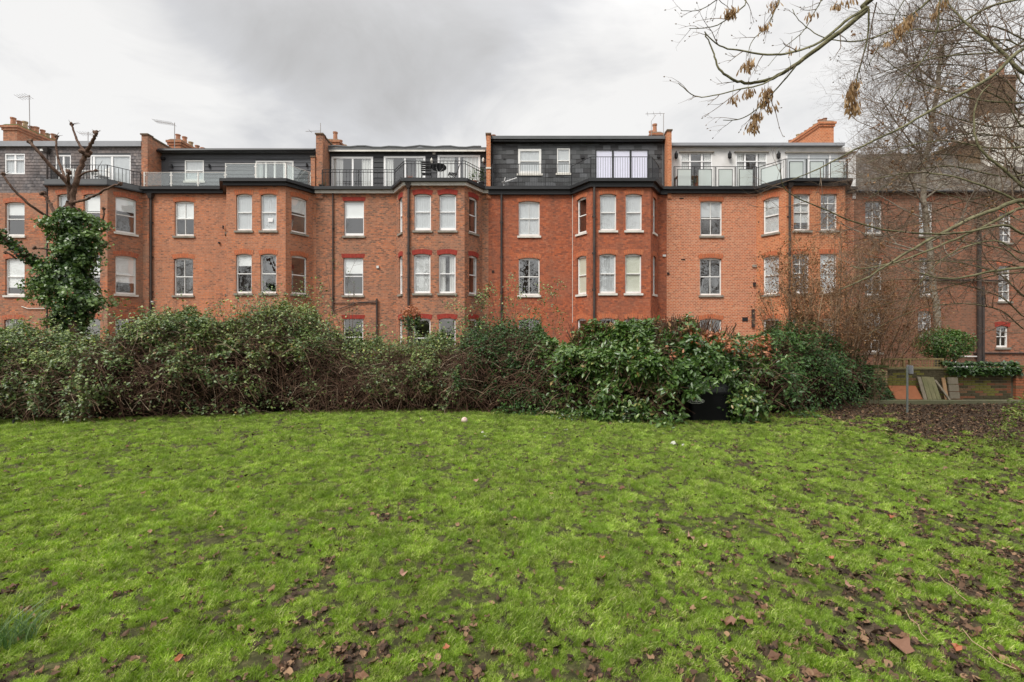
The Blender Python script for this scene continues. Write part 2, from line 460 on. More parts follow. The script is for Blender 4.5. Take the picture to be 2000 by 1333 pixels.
M_lilac = plain('lilac_reflection', (0.80, 0.78, 0.92), 0.8, 0.2, var=0.05, scale=2)  # reflection in the glass doors, painted as a lilac sheet
M_glass = glass_mat('window_glass')
M_glassd = glass_mat('window_glass_dim', tint=(0.7, 0.73, 0.73), refl=0.22)
M_bal = glass_mat('balustrade_glass', tint=(0.9, 0.94, 0.93), refl=0.04, frost=0.07)
M_frost = glass_mat('frosted_glass', tint=(0.85, 0.9, 0.88), refl=0.05, frost=0.6, frostcol=(0.78, 0.83, 0.81))
M_steel = plain('steel_post', (0.72, 0.70, 0.66), 0.4, 0.5, metal=0.3, var=0.05)
M_iron = plain('black_iron', (0.015, 0.015, 0.017), 0.5, 0.4, var=0.2)
M_moss = plain('moss', (0.07, 0.085, 0.03), 0.95, 0.1, var=0.5, scale=9, bump=0.6)
M_pot = plain('chimney_pot_clay', (0.42, 0.20, 0.12), 0.85, 0.2, var=0.25, scale=4, dirt=(0.12, 0.09, 0.07), dirt_amt=0.7)
M_poty = plain('chimney_pot_buff', (0.46, 0.34, 0.20), 0.85, 0.2, var=0.25, scale=4, dirt=(0.12, 0.09, 0.07), dirt_amt=0.7)
M_coping = plain('coping', (0.16, 0.11, 0.08), 0.9, 0.2, var=0.3, scale=5, dirt=(0.07, 0.08, 0.04), dirt_amt=0.6)
M_alu = plain('aerial_metal', (0.30, 0.28, 0.27), 0.5, 0.5, metal=0.4)

# ------------------------------------------------------------------ wall panels with openings
def wall_panel(mb, A, B, z0, z1, ops, u0=0.0, reveal=0.13):
    """A->B left to right as seen from the camera side; ops: (u0,u1,za,zb,rise) with u measured from A"""
    A = Vector((A[0], A[1])); B = Vector((B[0], B[1]))
    L = (B - A).length; d = (B - A) / L; inn = Vector((-d.y, d.x))
    def pt(u, z, dep=0.0):
        q = A + d * u + inn * dep
        return (q.x, q.y, z)
    def quad(ua, ub, za, zb):
        if ub - ua < 1e-5 or zb - za < 1e-5: return
        mb.face([pt(ua, za), pt(ub, za), pt(ub, zb), pt(ua, zb)],
                [(u0 + ua, za), (u0 + ub, za), (u0 + ub, zb), (u0 + ua, zb)])
    us = sorted(set([0.0, L] + [o[0] for o in ops] + [o[1] for o in ops]))
    for ua, ub in zip(us[:-1], us[1:]):
        mid = (ua + ub) / 2
        col = sorted([o for o in ops if o[0] < mid < o[1]], key=lambda o: o[2])
        z = z0
        for o in col:
            quad(ua, ub, z, o[2]); z = o[3]
        quad(ua, ub, z, z1)
    for (a, b, za, zb, rise) in ops:
        sp = zb - rise
        n = 7 if rise > 0 else 1
        arc = []
        for i in range(n + 1):
            t = i / n
            arc.append((a + (b - a) * t, sp + rise * (1 - (2 * t - 1) ** 2) if rise > 0 else zb))
        if rise > 0:
            for (ua, qa), (ub, qb) in zip(arc[:-1], arc[1:]):
                mb.face([pt(ua, qa), pt(ub, qb), pt(ub, zb), pt(ua, zb)],
                        [(u0 + ua, qa), (u0 + ub, qb), (u0 + ub, zb), (u0 + ua, zb)])
        # reveals
        mb.face([pt(a, za), pt(a, za, reveal), pt(a, sp, reveal), pt(a, sp)][::-1], [(u0+a, sp), (u0+a-reveal, sp), (u0+a-reveal, za), (u0+a, za)])
        mb.face([pt(b, za), pt(b, za, reveal), pt(b, sp, reveal), pt(b, sp)], [(u0+b, za), (u0+b+reveal, za), (u0+b+reveal, sp), (u0+b, sp)])
        mb.face([pt(a, za), pt(b, za), pt(b, za, reveal), pt(a, za, reveal)], [(a, 0), (b, 0), (b, reveal), (a, reveal)])
        for (ua, qa), (ub, qb) in zip(arc[:-1], arc[1:]):
            mb.face([pt(ua, qa), pt(ua, qa, reveal), pt(ub, qb, reveal), pt(ub, qb)], [(ua, 0), (ua, reveal), (ub, reveal), (ub, 0)])

def arcz(w, H, rise, x):
    if rise <= 0: return H
    t = x / w
    return (H - rise) + rise * (1 - (2 * t - 1) ** 2)

def window(parent, A, d, u, w, za, zb, rise=0.0, rows=(0.5,), vbars=(), depth=0.08, fmat=None, glass=None,
           cover=None, cover_mat=None, frac=1.0, sill=None, arch=None, arch_h=0.20, name='window', fw=0.055, bot=0.09, arch_flat=False, extra_v=()):
    """A world xy of panel start, d panel direction; u offset; local frame x along wall, y inward, z up"""
    fmat = fmat or M_white; glass = glass or M_glass
    base = Vector((A[0] + d[0] * u, A[1] + d[1] * u, za))
    rot = math.atan2(d[1], d[0])
    H = zb - za
    y0, y1 = depth, depth + 0.07
    m = MB()
    m.box((0.0, y0, 0), (fw, y1, H - rise))
    m.box((w - fw, y0, 0), (w, y1, H - rise))
    m.box((fw, y0 - 0.005, 0), (w - fw, y1, bot))
    # head, following the arch
    n = 7 if rise > 0 else 1
    for i in range(n):
        xa, xb = w * i / n, w * (i + 1) / n
        lo = H - rise - (0.035 if rise > 0 else fw)
        za_, zb_ = arcz(w, H, rise, xa), arcz(w, H, rise, xb)
        if rise == 0 : xa, xb = fw, w - fw
        m.face([(xa, y0, lo), (xb, y0, lo), (xb, y0, zb_), (xa, y0, za_)])
        m.face([(xa, y1, lo), (xb, y1, lo), (xb, y0, lo), (xa, y0, lo)])
    zt = H - rise - (0.035 if rise > 0 else fw)
    cells = [bot] + [bot + (zt - bot) * r for r in rows] + [zt]
    for k, r in enumerate(cells[1:-1]):
        m.box((fw, y0 - 0.01, r - 0.022), (w - fw, y1, r + 0.022))
    xs = [fw] + [w * v for v in vbars] + [w - fw]
    for v in vbars:
        bw_ = 0.012 if v not in extra_v else 0.045
        m.box((w * v - bw_, y0 + 0.012, bot), (w * v + bw_, y1 - 0.005, zt))
    me = m.mesh(name, fmat)
    o = link_mesh(name, me, parent, base - WLOC[parent.name], (0, 0, rot))
    # panes
    for r0, r1 in zip(cells[:-1], cells[1:]):
        for xa, xb in zip(xs[:-1], xs[1:]):
            g = MB(); g.face([(xa, y0 + 0.035, r0), (xb, y0 + 0.035, r0), (xb, y0 + 0.035, r1), (xa, y0 + 0.035, r1)])
            g.build('pane', glass, o, local=True)
    yc = y0 + 0.052
    if cover in ('blind', 'net'):
        c = MB(); zl = bot + (zt - bot) * (1 - frac)
        n = 14 if cover == 'net' else 1
        for i in range(n):
            xa, xb = w * i / n, w * (i + 1) / n
            ya = yc + (0.010 * (i % 2) if cover == 'net' else 0); yb = yc + (0.010 * ((i + 1) % 2) if cover == 'net' else 0)
            c.face([(xa, ya, zl), (xb, yb, zl), (xb, yb, H), (xa, ya, H)])
        c.build('blind' if cover == 'blind' else 'net_curtain', cover_mat or (M_blind if cover == 'blind' else M_net), o, local=True)
    elif cover == 'venetian':
        c = MB(); zl = bot + (zt - bot) * (1 - frac); q = zl
        while q < H:
            c.face([(0, yc - 0.01, q), (w, yc - 0.01, q), (w, yc + 0.02, q + 0.045), (0, yc + 0.02, q + 0.045)]); q += 0.055
        c.build('venetian_blind', cover_mat or M_blind, o, local=True)
    elif cover == 'curtains':
        for side in (0, 1):
            c = MB(); n = 8; cw = w * frac * 0.5
            for i in range(n):
                xa = i / n * cw; xb = (i + 1) / n * cw
                if side: xa, xb = w - cw + xa, w - cw + xb
                c.face([(xa, yc + 0.04 * (i % 2), 0), (xb, yc + 0.04 * ((i + 1) % 2), 0), (xb, yc + 0.04 * ((i + 1) % 2), H), (xa, yc + 0.04 * (i % 2), H)])
            c.build('curtain', cover_mat or M_curt, o, local=True)
    if sill:
        s = MB(); s.box((-0.07, -0.07, -0.10), (w + 0.07, depth + 0.02, -0.002)); s.build('sill', sill, o, local=True)
    if arch:
        a = MB(); ov = 0.06; n = 8; y = -0.008
        tot = w + 2 * ov
        low, top = [], []
        for i in range(n + 1):
            x = -ov + tot * i / n
            xl = min(max(x, 0), w)
            lz = arcz(w, H, rise, xl)
            if rise == 0: lz = H + 0.0
            tz = (H - rise + arch_h + 0.02 + rise * (1 - (2 * i / n - 1) ** 2)) if not arch_flat else H + arch_h
            spread = 0.04 * (2 * i / n - 1)
            low.append((x, lz)); top.append((x + spread, tz))
        for i in range(n):
            (x0, l0), (x1, l1) = low[i], low[i + 1]; (t0x, t0), (t1x, t1) = top[i], top[i + 1]
            a.face([(x0, y, l0), (x1, y, l1), (t1x, y, t1), (t0x, y, t0)], [(x0, 0.1), (x1, 0.1), (x1, 0.3), (x0, 0.3)])
            a.face([(t0x, y, t0), (t1x, y, t1), (t1x, 0.0, t1), (t0x, 0.0, t0)], [(x0, 0.1), (x1, 0.1), (x1, 0.12), (x0, 0.12)])
            a.face([(x0, 0.0, l0), (x1, 0.0, l1), (x1, y, l1), (x0, y, l0)], [(x0, 0.1), (x1, 0.1), (x1, 0.12), (x0, 0.12)])
        a.face([(low[0][0], 0.0, low[0][1]), (low[0][0], y, low[0][1]), (top[0][0], y, top[0][1]), (top[0][0], 0.0, top[0][1])])
        a.face([(low[n][0], y, low[n][1]), (low[n][0], 0.0, low[n][1]), (top[n][0], 0.0, top[n][1]), (top[n][0], y, top[n][1])])
        a.build('brick_arch', arch, o, local=True)
    return o

# ------------------------------------------------------------------ houses
YB = D * 0.947                 # front of the bays
ZE = 9.10                      # top of the brickwork
ZD = 9.38                      # terrace deck
ROWS = [(6.98, 8.74), (3.98, 5.87), (0.90, 2.79)]     # sill and crown heights of the three storeys

class House:
    pass

def make_house(num, label, xl, xr, bay_c, bmat, archmat, sillmat, win, zroof, ym, bay_mat=None, arch_flat_main=False, arch_h=0.2):
    h = House(); h.num = num
    loc = Vector(((xl + xr) / 2, D, 0))
    h.o = thing('terraced_house', label, 'house', loc, 'red brick terraced houses')
    h.xl, h.xr, h.ym, h.zroof = xl, xr, ym, zroof
    pts = [(xl, D)]
    if bay_c is not None:
        hw = 0.058 * D; dxs = 0.031 * D
        pts += [(bay_c - hw - dxs, D), (bay_c - hw, YB), (bay_c + hw, YB), (bay_c + hw + dxs, D)]
    pts += [(xr, D)]
    h.pts = pts
    walls = {}
    run = 0
    segs = list(zip(pts[:-1], pts[1:]))
    h.segs = []
    for si, (A, B) in enumerate(segs):
        L = math.hypot(B[0] - A[0], B[1] - A[1]); d = ((B[0] - A[0]) / L, (B[1] - A[1]) / L)
        ops = []; jobs = []
        for (seg, u, w, row, kw) in win:
            if seg != si: continue
            za, zb = ROWS[row]
            kw = dict(kw); za += kw.pop('dz0', 0); zb += kw.pop('dz1', 0)
            rise = kw.pop('rise', 0.065)
            if u is None: u = (L - w) / 2
            ops.append((u, u + w, za, zb, rise)); jobs.append((u, w, za, zb, rise, kw))
        mb = MB(); wall_panel(mb, A, B, 0, ZE + 0.05, ops, run)
        isbay = bay_c is not None and si in (1, 2, 3)
        mb.build('wall' if not isbay else 'bay_wall', (bay_mat or bmat) if isbay else bmat, h.o)
        for (u, w, za, zb, rise, kw) in jobs:
            kw.setdefault('arch', archmat); kw.setdefault('sill', sillmat)
            window(h.o, A, d, u, w, za, zb, rise, arch_h=arch_h, arch_flat=(rise == 0), **kw)
        run += L + 0.13
        h.segs.append((A, B, d, L))
    # dark rooms behind and the body of the house
    b = MB(); b.box((xl + 0.02, 26.6, 0), (xr - 0.02, 33, zroof - 0.06)); b.build('inner_wall', M_room, h.o)
    b = MB()
    for xa_ in (xl + 0.02, xr - 0.14):
        b = MB(); b.box((xa_, D + 0.16, 0), (xa_ + 0.12, 26.59, ZE)); b.build('cross_wall', M_room, h.o)
    b = MB()
    for z in (3.35, 6.35): b.box((xl + 0.15, D + 0.16, z), (xr - 0.15, 26.58, z + 0.25))
    b.build('floor_slab', M_room, h.o)
    return h

def offset_poly(pts, off):
    """move a left-to-right plan line outwards (towards the camera) by off"""
    out = []
    n = len(pts)
    for i, p in enumerate(pts):
        ns = []
        for a, b in ((i - 1, i), (i, i + 1)):
            if a < 0 or b >= n: continue
            L = math.hypot(pts[b][0] - pts[a][0], pts[b][1] - pts[a][1])
            if L < 1e-6: continue
            ns.append(Vector(((pts[b][1] - pts[a][1]) / L, -(pts[b][0] - pts[a][0]) / L)))
        nn = sum(ns, Vector((0, 0))).normalized()
        k = off / max(0.3, nn.dot(ns[0]))
        out.append((p[0] + nn.x * k, p[1] + nn.y * k))
    return out

def band(name, mat, parent, pts, o0, o1, z0, z1, kind=None):
    """a solid moulding that follows the plan line between offsets o0 (inner) and o1 (outer)"""
    a, b = offset_poly(pts, o0), offset_poly(pts, o1)
    m = MB()
    for i in range(len(pts) - 1):
        a0, a1, b0, b1 = a[i], a[i+1], b[i], b[i+1]
        m.face([(*b0, z0), (*b1, z0), (*b1, z1), (*b0, z1)], [(0, z0), (1, z0), (1, z1), (0, z1)])
        m.face([(*a1, z0), (*a0, z0), (*a0, z1), (*a1, z1)])
        m.face([(*b0, z1), (*b1, z1), (*a1, z1), (*a0, z1)])
        m.face([(*a0, z0), (*a1, z0), (*b1, z0), (*b0, z0)])
    m.face([(*a[0], z0), (*b[0], z0), (*b[0], z1), (*a[0], z1)])
    m.face([(*b[-1], z0), (*a[-1], z0), (*a[-1], z1), (*b[-1], z1)])
    return m.build(name, mat, parent)

def deck(h, ym, z0=ZD - 0.1, z1=ZD, mat=None):
    a = offset_poly(h.pts, 0.15)
    m = MB()
    top = [(x, y, z1) for x, y in a] + [(h.xr, ym, z1), (h.xl, ym, z1)]
    bot = [(x, y, z0) for x, y, _ in top]
    m.face(top); m.face(bot[::-1])
    return m.build('terrace_floor', mat or M_felt, h.o)

def downpipe(h, px, Yp, ytop, ybot, r=0.05, hopper=True, ztop=None, zbot=None, mat=None):
    x = PX(px, Yp)
    zt = ztop if ztop is not None else PZ(ytop, Yp); zb = zbot if zbot is not None else PZ(ybot, Yp)
    m = MB(); m.tube([(x, Yp - r - 0.03, zb), (x, Yp - r - 0.03, zt)], r, 8)
    z = zb + 0.6
    while z < zt - 0.2:
        m.tube([(x, Yp - r - 0.03, z), (x, Yp - r - 0.03, z + 0.09)], r * 1.3, 8)
        m.box((x - r * 1.6, Yp - 0.03, z + 0.02), (x + r * 1.6, Yp + 0.0, z + 0.07)); z += 1.75
    if hopper:
        m.hexa([(x-0.07, Yp-0.17, zt-0.02), (x+0.07, Yp-0.17, zt-0.02), (x+0.07, Yp-0.01, zt-0.02), (x-0.07, Yp-0.01, zt-0.02)],
               [(x-0.14, Yp-0.24, zt+0.22), (x+0.14, Yp-0.24, zt+0.22), (x+0.14, Yp-0.01, zt+0.22), (x-0.14, Yp-0.01, zt+0.22)])
    return m.build('downpipe', mat or M_pipe, h.o)

def party_wall(h, x0, x1, ztop, back=28.5, zback=11.75, y0=None, cop=True, z0=ZE - 0.25, mat=None, xoff=0):
    y0 = D - 0.06 if y0 is None else y0
    m = MB()
    ymid = y0 + 0.35
    b = [(x0, y0, z0), (x1, y0, z0), (x1, ymid, z0), (x0, ymid, z0)]
    m.hexa(b, [(x, y, ztop) for x, y, _ in b])
    if back > ymid:
        b = [(x0, ymid, z0), (x1, ymid, z0), (x1, back, z0), (x0, back, z0)]
        t = [(x0, ymid, ztop - 0.06), (x1, ymid, ztop - 0.06), (x1, back, zback), (x0, back, zback)]
        m.hexa(b, t)
    o = m.build('party_wall', mat or M_chim, h.o)
    c = MB()
    c.hexa([(x0-0.04, y0-0.05, ztop+0.002), (x1+0.04, y0-0.05, ztop+0.002), (x1+0.04, ymid+0.01, ztop+0.002), (x0-0.04, ymid+0.01, ztop+0.002)],
           [(x0-0.04, y0-0.05, ztop+0.07), (x1+0.04, y0-0.05, ztop+0.07), (x1+0.04, ymid+0.01, ztop+0.07), (x0-0.04, ymid+0.01, ztop+0.07)])
    if back > ymid:
        c.hexa([(x0-0.04, ymid+0.012, ztop-0.058), (x1+0.04, ymid+0.012, ztop-0.058), (x1+0.04, back, zback+0.002), (x0-0.04, back, zback+0.002)],
               [(x0-0.04, ymid+0.012, ztop+0.02), (x1+0.04, ymid+0.012, ztop+0.02), (x1+0.04, back, zback+0.06), (x0-0.04, back, zback+0.06)])
    c.build('coping', M_coping, o)
    return o

def chimney(h, xc, w, y0, y1, z0, z1, pots, pot_h=0.45, mat=None, corbel=True, moss=0.0):
    m = MB()
    m.box((xc - w/2, y0, z0), (xc + w/2, y1, z1 - 0.33))
    o = m.build('chimney', mat or M_chim, h.o)
    m = MB()
    m.box((xc - w/2 - 0.05, y0 - 0.05, z1 - 0.328), (xc + w/2 + 0.05, y1 + 0.05, z1 - 0.2))
    m.box((xc - w/2 - 0.1, y0 - 0.1, z1 - 0.198), (xc + w/2 + 0.1, y1 + 0.1, z1 - 0.08))
    m.build('corbel', mat or M_chim, o)
    m = MB()
    m.hexa([(xc-w/2-0.06, y0-0.06, z1-0.078), (xc+w/2+0.06, y0-0.06, z1-0.078), (xc+w/2+0.06, y1+0.06, z1-0.078), (xc-w/2-0.06, y1+0.06, z1-0.078)],
           [(xc-w/2+0.05, y0+0.05, z1+0.03), (xc+w/2-0.05, y0+0.05, z1+0.03), (xc+w/2-0.05, y1-0.05, z1+0.03), (xc-w/2+0.05, y1-0.05, z1+0.03)])
    m.build('flaunching', M_moss if moss else M_coping, o)
    for i in range(pots):
        t = (i + 0.5) / pots
        y = y0 + (y1 - y0) * t
        hh = pot_h * (0.8 + 0.5 * random.random())
        p = MB(); r = 0.12
        p.lathe((xc + 0.03 * math.sin(i * 3), y, z1 - 0.02), [(r * 1.1, 0), (r, hh * 0.15), (r * 0.88, hh * 0.8), (r * 1.08, hh * 0.86), (r * 1.12, hh), (r * 0.8, hh), (r * 0.75, hh - 0.1)], 12)
        p.build('chimney_pot', M_pot if i % 4 != 2 else M_poty, o, smooth=False)
    return o

def railing(h, pts, z0, z1, style='bars', rails=(1.0,), gap=0.11, mat=None, post_every=1.3, name='railing', r=0.011):
    """pts: plan polyline; a part with posts, balusters or glass panels below it"""
    mat = mat or M_iron
    m = MB()
    for f in rails:
        z = z0 + (z1 - z0) * f
        m.tube([(x, y, z) for x, y in pts], 0.017 if style != 'glass' else 0.012, 6)
    o = m.build(name, mat, h.o)
    off = WLOC[o.name]
    bal = MB(); bal.tube([(0, 0, 0), (0, 0, z1 - z0 - 0.03)], r, 4); bal_me = bal.mesh('baluster', mat)
    pst = MB(); pst.box((-0.018, -0.018, 0), (0.018, 0.018, z1 - z0)); pst_me = pst.mesh('post', mat)
    if style == 'glass':
        pst = MB(); pst.box((-0.022, -0.022, -0.12), (0.022, 0.022, z1 - z0 + 0.02)); pst_me = pst.mesh('post', M_steel)
    for i, (a, b) in enumerate(zip(pts[:-1], pts[1:])):
        a = Vector((a[0], a[1])); b = Vector((b[0], b[1])); L = (b - a).length; d = (b - a) / L
        npan = max(1, round(L / post_every)) if post_every else 1
        rot = math.atan2(d.y, d.x)
        for k in range(npan + 1):
            if k == 0 and i > 0: continue
            q = a + d * (L * k / npan)
            link_mesh('post', pst_me, o, Vector((q.x, q.y, z0)) - off, (0, 0, rot))
        if style == 'bars':
            n = max(2, int(L / gap))
            for k in range(1, n):
                q = a + d * (L * k / n)
                link_mesh('baluster', bal_me, o, Vector((q.x, q.y, z0)) - off)
        elif style == 'glass':
            for k in range(npan):
                w = L / npan - 0.08
                q = a + d * (L * k / npan + 0.04)
                g = MB(); g.box((0, -0.005, 0.02), (w, 0.005, z1 - z0 - 0.03)); me = g.mesh('glass_panel', M_bal)
                link_mesh('glass_panel', me, o, Vector((q.x, q.y, z0)) - off, (0, 0, rot))
                c = MB()
                for zz in (0.12, z1 - z0 - 0.16):
                    for xx in (-0.02, w - 0.03): c.box((xx, -0.015, zz), (xx + 0.05, 0.015, zz + 0.035))
                link_mesh('clamp', c.mesh('clamp', M_steel), o, Vector((q.x, q.y, z0)) - off, (0, 0, rot))
        elif style == 'frosted':
            for k in range(npan):
                pw = L / npan
                w = pw * 0.66; s0 = (pw - w) / 2
                q = a + d * (pw * k + s0)
                g = MB(); g.box((0, -0.004, 0.08), (w, 0.004, z1 - z0 - 0.12)); me = g.mesh('glass_panel', M_frost)
                link_mesh('glass_panel', me, o, Vector((q.x, q.y, z0)) - off, (0, 0, rot))
                g = MB(); t = 0.012; zt = z1 - z0 - 0.12
                g.box((-t, -t, 0.05), (t, t, zt)); g.box((w - t, -t, 0.05), (w + t, t, zt)); g.box((t, -t, 0.06), (w - t, t, 0.085)); g.box((t, -t, zt - 0.02), (w - t, t, zt))
                link_mesh('panel_frame', g.mesh('panel_frame', mat), o, Vector((q.x, q.y, z0)) - off, (0, 0, rot))
                for s in (s0 * 0.4, pw - s0 * 0.4):
                    q2 = a + d * (pw * k + s)
                    link_mesh('baluster', bal_me, o, Vector((q2.x, q2.y, z0)) - off)
    return o

def clad(h, x0, x1, y, z0, z1, rowh, colw, ops, mat_list, name, thick=0.02, stagger=True, as_stuff=False, jitter=0.004):
    """boards or slates over a mansard front; each a part unless as_stuff"""
    off = WLOC[h.o.name]
    cache = {}
    allm = MB() if as_stuff else None
    z = z0; r = 0
    rr = random.Random(h.num * 91)
    while z < z1 - 0.02:
        zt = min(z + rowh, z1)
        cuts = sorted([(a, b) for (a, b, c, dd) in ops if c < zt - 0.03 and dd > z + 0.03])
        spans = []; x = x0
        for a, b in cuts:
            if a > x: spans.append((x, a))
            x = max(x, b)
        if x < x1: spans.append((x, x1))
        for (sa, sb) in spans:
            if colw is None: cells = [(sa, sb)]
            else:
                st = x0 - (colw / 2 if (r % 2 and stagger) else 0) - (rr.random() * 0.08 if not as_stuff else 0)
                cells = []; k = math.floor((sa - st) / colw)
                while st + k * colw < sb:
                    a = max(sa, st + k * colw); b = min(sb, st + (k + 1) * colw)
                    if b - a > 0.04: cells.append((a, b))
                    k += 1
            for a, b in cells:
                g = 0.006 if colw else 0.0
                w = round(b - a - g, 3); hh = round(zt - z, 3)
                tl = jitter * rr.random()
                if as_stuff:
                    y_t = y - 0.006; y_b = y - thick - tl * 2
                    allm.face([(a, y_b, z), (b - g, y_b, z), (b - g, y_t, zt + 0.01), (a, y_t, zt + 0.01)], [(a, z), (b, z), (b, zt), (a, zt)])
                    allm.face([(a, y - 0.001, z), (b - g, y - 0.001, z), (b - g, y_b, z), (a, y_b, z)])
                    allm.face([(b - g, y_b, z), (b - g, y, z), (b - g, y, zt), (b - g, y_t, zt)])
                else:
                    mi = rr.randrange(len(mat_list))
                    key = (w, hh, mi)
                    if key not in cache:
                        q = MB()
                        q.hexa([(0, -thick - 0.006, 0), (w, -thick - 0.006, 0), (w, -0.002, 0), (0, -0.002, 0)],
                               [(0, -0.008 - 0.002, hh + 0.006), (w, -0.008 - 0.002, hh + 0.006), (w, -0.002, hh + 0.006), (0, -0.002, hh + 0.006)])
                        cache[key] = q.mesh(name, mat_list[mi])
                    link_mesh(name, cache[key], h.o, Vector((a, y - tl, z)) - off)
        z += rowh; r += 1
    if as_stuff:
        allm.build(name, mat_list[0], h.o, kind='stuff')

def mansard(h, y, z0, z1, openings, mat, ops_extra=()):
    """plain wall behind the cladding; openings (x0,x1,za,zb)"""
    mb = MB(); wall_panel(mb, (h.xl, y), (h.xr, y), z0, z1, [(a - h.xl, b - h.xl, c, d_, 0) for a, b, c, d_ in openings], 0, reveal=0.08)
    return mb.build('mansard_wall', mat, h.o)

def roof_slab(h, y, z0, z1, over=0.2, mat=None, name='roof'):
    m = MB(); m.box((h.xl + 0.01, y - over, z0), (h.xr - 0.01, 33, z1))
    return m.build(name, mat or M_felt, h.o)

def lamp_mesh(style):
    m = MB()
    if style == 'lantern':
        m.box((-0.03, -0.02, -0.05), (0.03, 0.0, 0.12)); m.tube([(0, -0.02, 0.05), (0, -0.12, 0.12), (0, -0.12, 0.2)], 0.012, 5)
        m.lathe((0, -0.12, -0.12), [(0.035, 0), (0.075, 0.05), (0.085, 0.2), (0.02, 0.3), (0.01, 0.34)], 6)
    elif style == 'down':
        m.box((-0.04, -0.02, -0.06), (0.04, 0.0, 0.06)); m.tube([(0, -0.08, -0.1), (0, -0.08, 0.08)], 0.045, 8)
    else:
        m.box((-0.09, -0.10, -0.06), (0.09, 0.0, 0.07))
    return m
def wall_lamp(h, px, py, y, style='down', mat=None, s=1.0):
    o = lamp_mesh(style).mesh('wall_lamp', mat or M_iron)
    return link_mesh('wall_lamp', o, h.o, P(px, py, y) - WLOC[h.o.name], scale=(s, s, s))

# -------- cover shorthand
def B_(f=1.0, m=None): return dict(cover='blind', frac=f, cover_mat=m)
def NET(): return dict(cover='net', frac=1.0)
def CUR(f=0.5): return dict(cover='curtains', frac=f)
def VEN(f=1.0): return dict(cover='venetian', frac=f)
V2 = dict(vbars=(0.5,))
def mrg(*a):
    r = {}
    for x in a: r.update(x)
    return r

XB = [PX(278), PX(617), PX(954), PX(1302), PX(1668)]
BAYC = [-0.8507 * D, -0.5016 * D, -0.151 * D, 0.2137 * D, 0.5949 * D]
WW = 0.80                      # width of a bay window

# ---- house 1 (far left)
xl1 = XB[0] - 8.7
def fu(px, xl): return PX(px) - xl
def bu(c, px): return PX(px, YB) - (c - 0.058 * D)
c = BAYC[0]
H1 = make_house(1, 'brick house at the left end with grey slate top floor, behind the ivy-clad pollarded tree', xl1, XB[0], c, BR[1], M_arch_m, M_sillw,
    [(0, fu(10, xl1), 0.98, 0, mrg(B_(0.36), {'dz1': -0.05})), (0, fu(10, xl1), 0.98, 1, mrg(B_(0.82), {})), (0, fu(8, xl1), 0.98, 2, mrg(V2, CUR(0.6))),
     (0, fu(-95, xl1), 0.98, 0, NET()), (0, fu(-95, xl1), 0.98, 1, NET()),
     (1, None, 0.62, 0, NET()), (1, None, 0.62, 1, NET()),
     (2, bu(c, 112), WW, 0, mrg(NET())), (2, bu(c, 163), WW, 0, B_(0.45)), (2, bu(c, 112), WW, 1, B_(0.5)), (2, bu(c, 163), WW, 1, B_(0.6)),
     (2, bu(c, 112), WW, 2, {}), (2, bu(c, 163), WW, 2, {'glass': M_glassd}),
     (3, None, 0.86, 0, B_(0.38)), (3, None, 0.86, 1, B_(0.72)), (3, None, 0.86, 2, mrg(V2))],
    PZ(277, D), D + 0.05)
# ---- house 2
xl = XB[0]; c = BAYC[1]
H2 = make_house(2, 'brick house with glass terrace balustrade and four pane white doors on its boarded top floor', XB[0], XB[1], c, BR[2], M_arch_o, M_stone,
    [(0, fu(341, xl), 0.97, 0, mrg(V2, B_(0.48))), (0, fu(339.5, xl), 0.97, 1, mrg(V2, dict(glass=M_glassd))), (0, fu(339.5, xl), 0.97, 2, V2),
     (1, None, 0.55, 0, NET()), (1, None, 0.55, 1, {}), (1, None, 0.55, 2, {}),
     (2, bu(c, 461), 0.76, 0, NET()), (2, bu(c, 509), 0.76, 0, NET()), (2, bu(c, 460.5), 0.76, 1, B_(0.28)), (2, bu(c, 508.5), 0.76, 1, {'glass': M_glassd}),
     (2, bu(c, 461), 0.76, 2, {}), (2, bu(c, 509), 0.76, 2, {}),
     (3, None, 0.86, 0, B_(0.42)), (3, None, 0.86, 1, {}), (3, None, 0.86, 2, {})],
    PZ(294, 25.3), 25.3)
# ---- house 3
xl = XB[1]; c = BAYC[2]
H3 = make_house(3, 'brown brick house with dark red painted arches and three white sliding doors on its terrace', XB[1], XB[2], c, BR[3], M_arch_r, M_stone,
    [(0, fu(672, xl), 1.0, 0, dict(rise=0.0, fmat=M_upvc, bot=0.14, **B_(0.5))), (0, fu(670.5, xl), 1.0, 1, dict(rise=0.0, fmat=M_upvc, **B_(0.42))), (0, fu(670.5, xl), 1.0, 2, dict(rise=0.0, fmat=M_upvc)),
     (1, None, 0.55, 0, mrg(NET(), {'fmat': M_upvc})), (1, None, 0.55, 1, mrg(CUR(0.7), {'fmat': M_upvc})), (1, None, 0.55, 2, {}),
     (2, bu(c, 809), 0.80, 0, mrg(NET(), {'fmat': M_upvc, 'bot': 0.14})), (2, bu(c, 858), 0.80, 0, mrg(NET(), {'fmat': M_upvc, 'bot': 0.14})),
     (2, bu(c, 808), 0.80, 1, mrg(VEN(1), {'fmat': M_upvc})), (2, bu(c, 857), 0.80, 1, mrg(CUR(0.75), {'fmat': M_upvc})),
     (2, bu(c, 808), 0.80, 2, {'fmat': M_upvc}), (2, bu(c, 857), 0.80, 2, {'fmat': M_upvc}),
     (3, None, 0.72, 0, {'glass': M_glassd, 'fmat': M_upvc}), (3, None, 0.72, 1, mrg(CUR(0.5), {'fmat': M_upvc})), (3, None, 0.72, 2, {})],
    PZ(291, 25.3), 25.3)
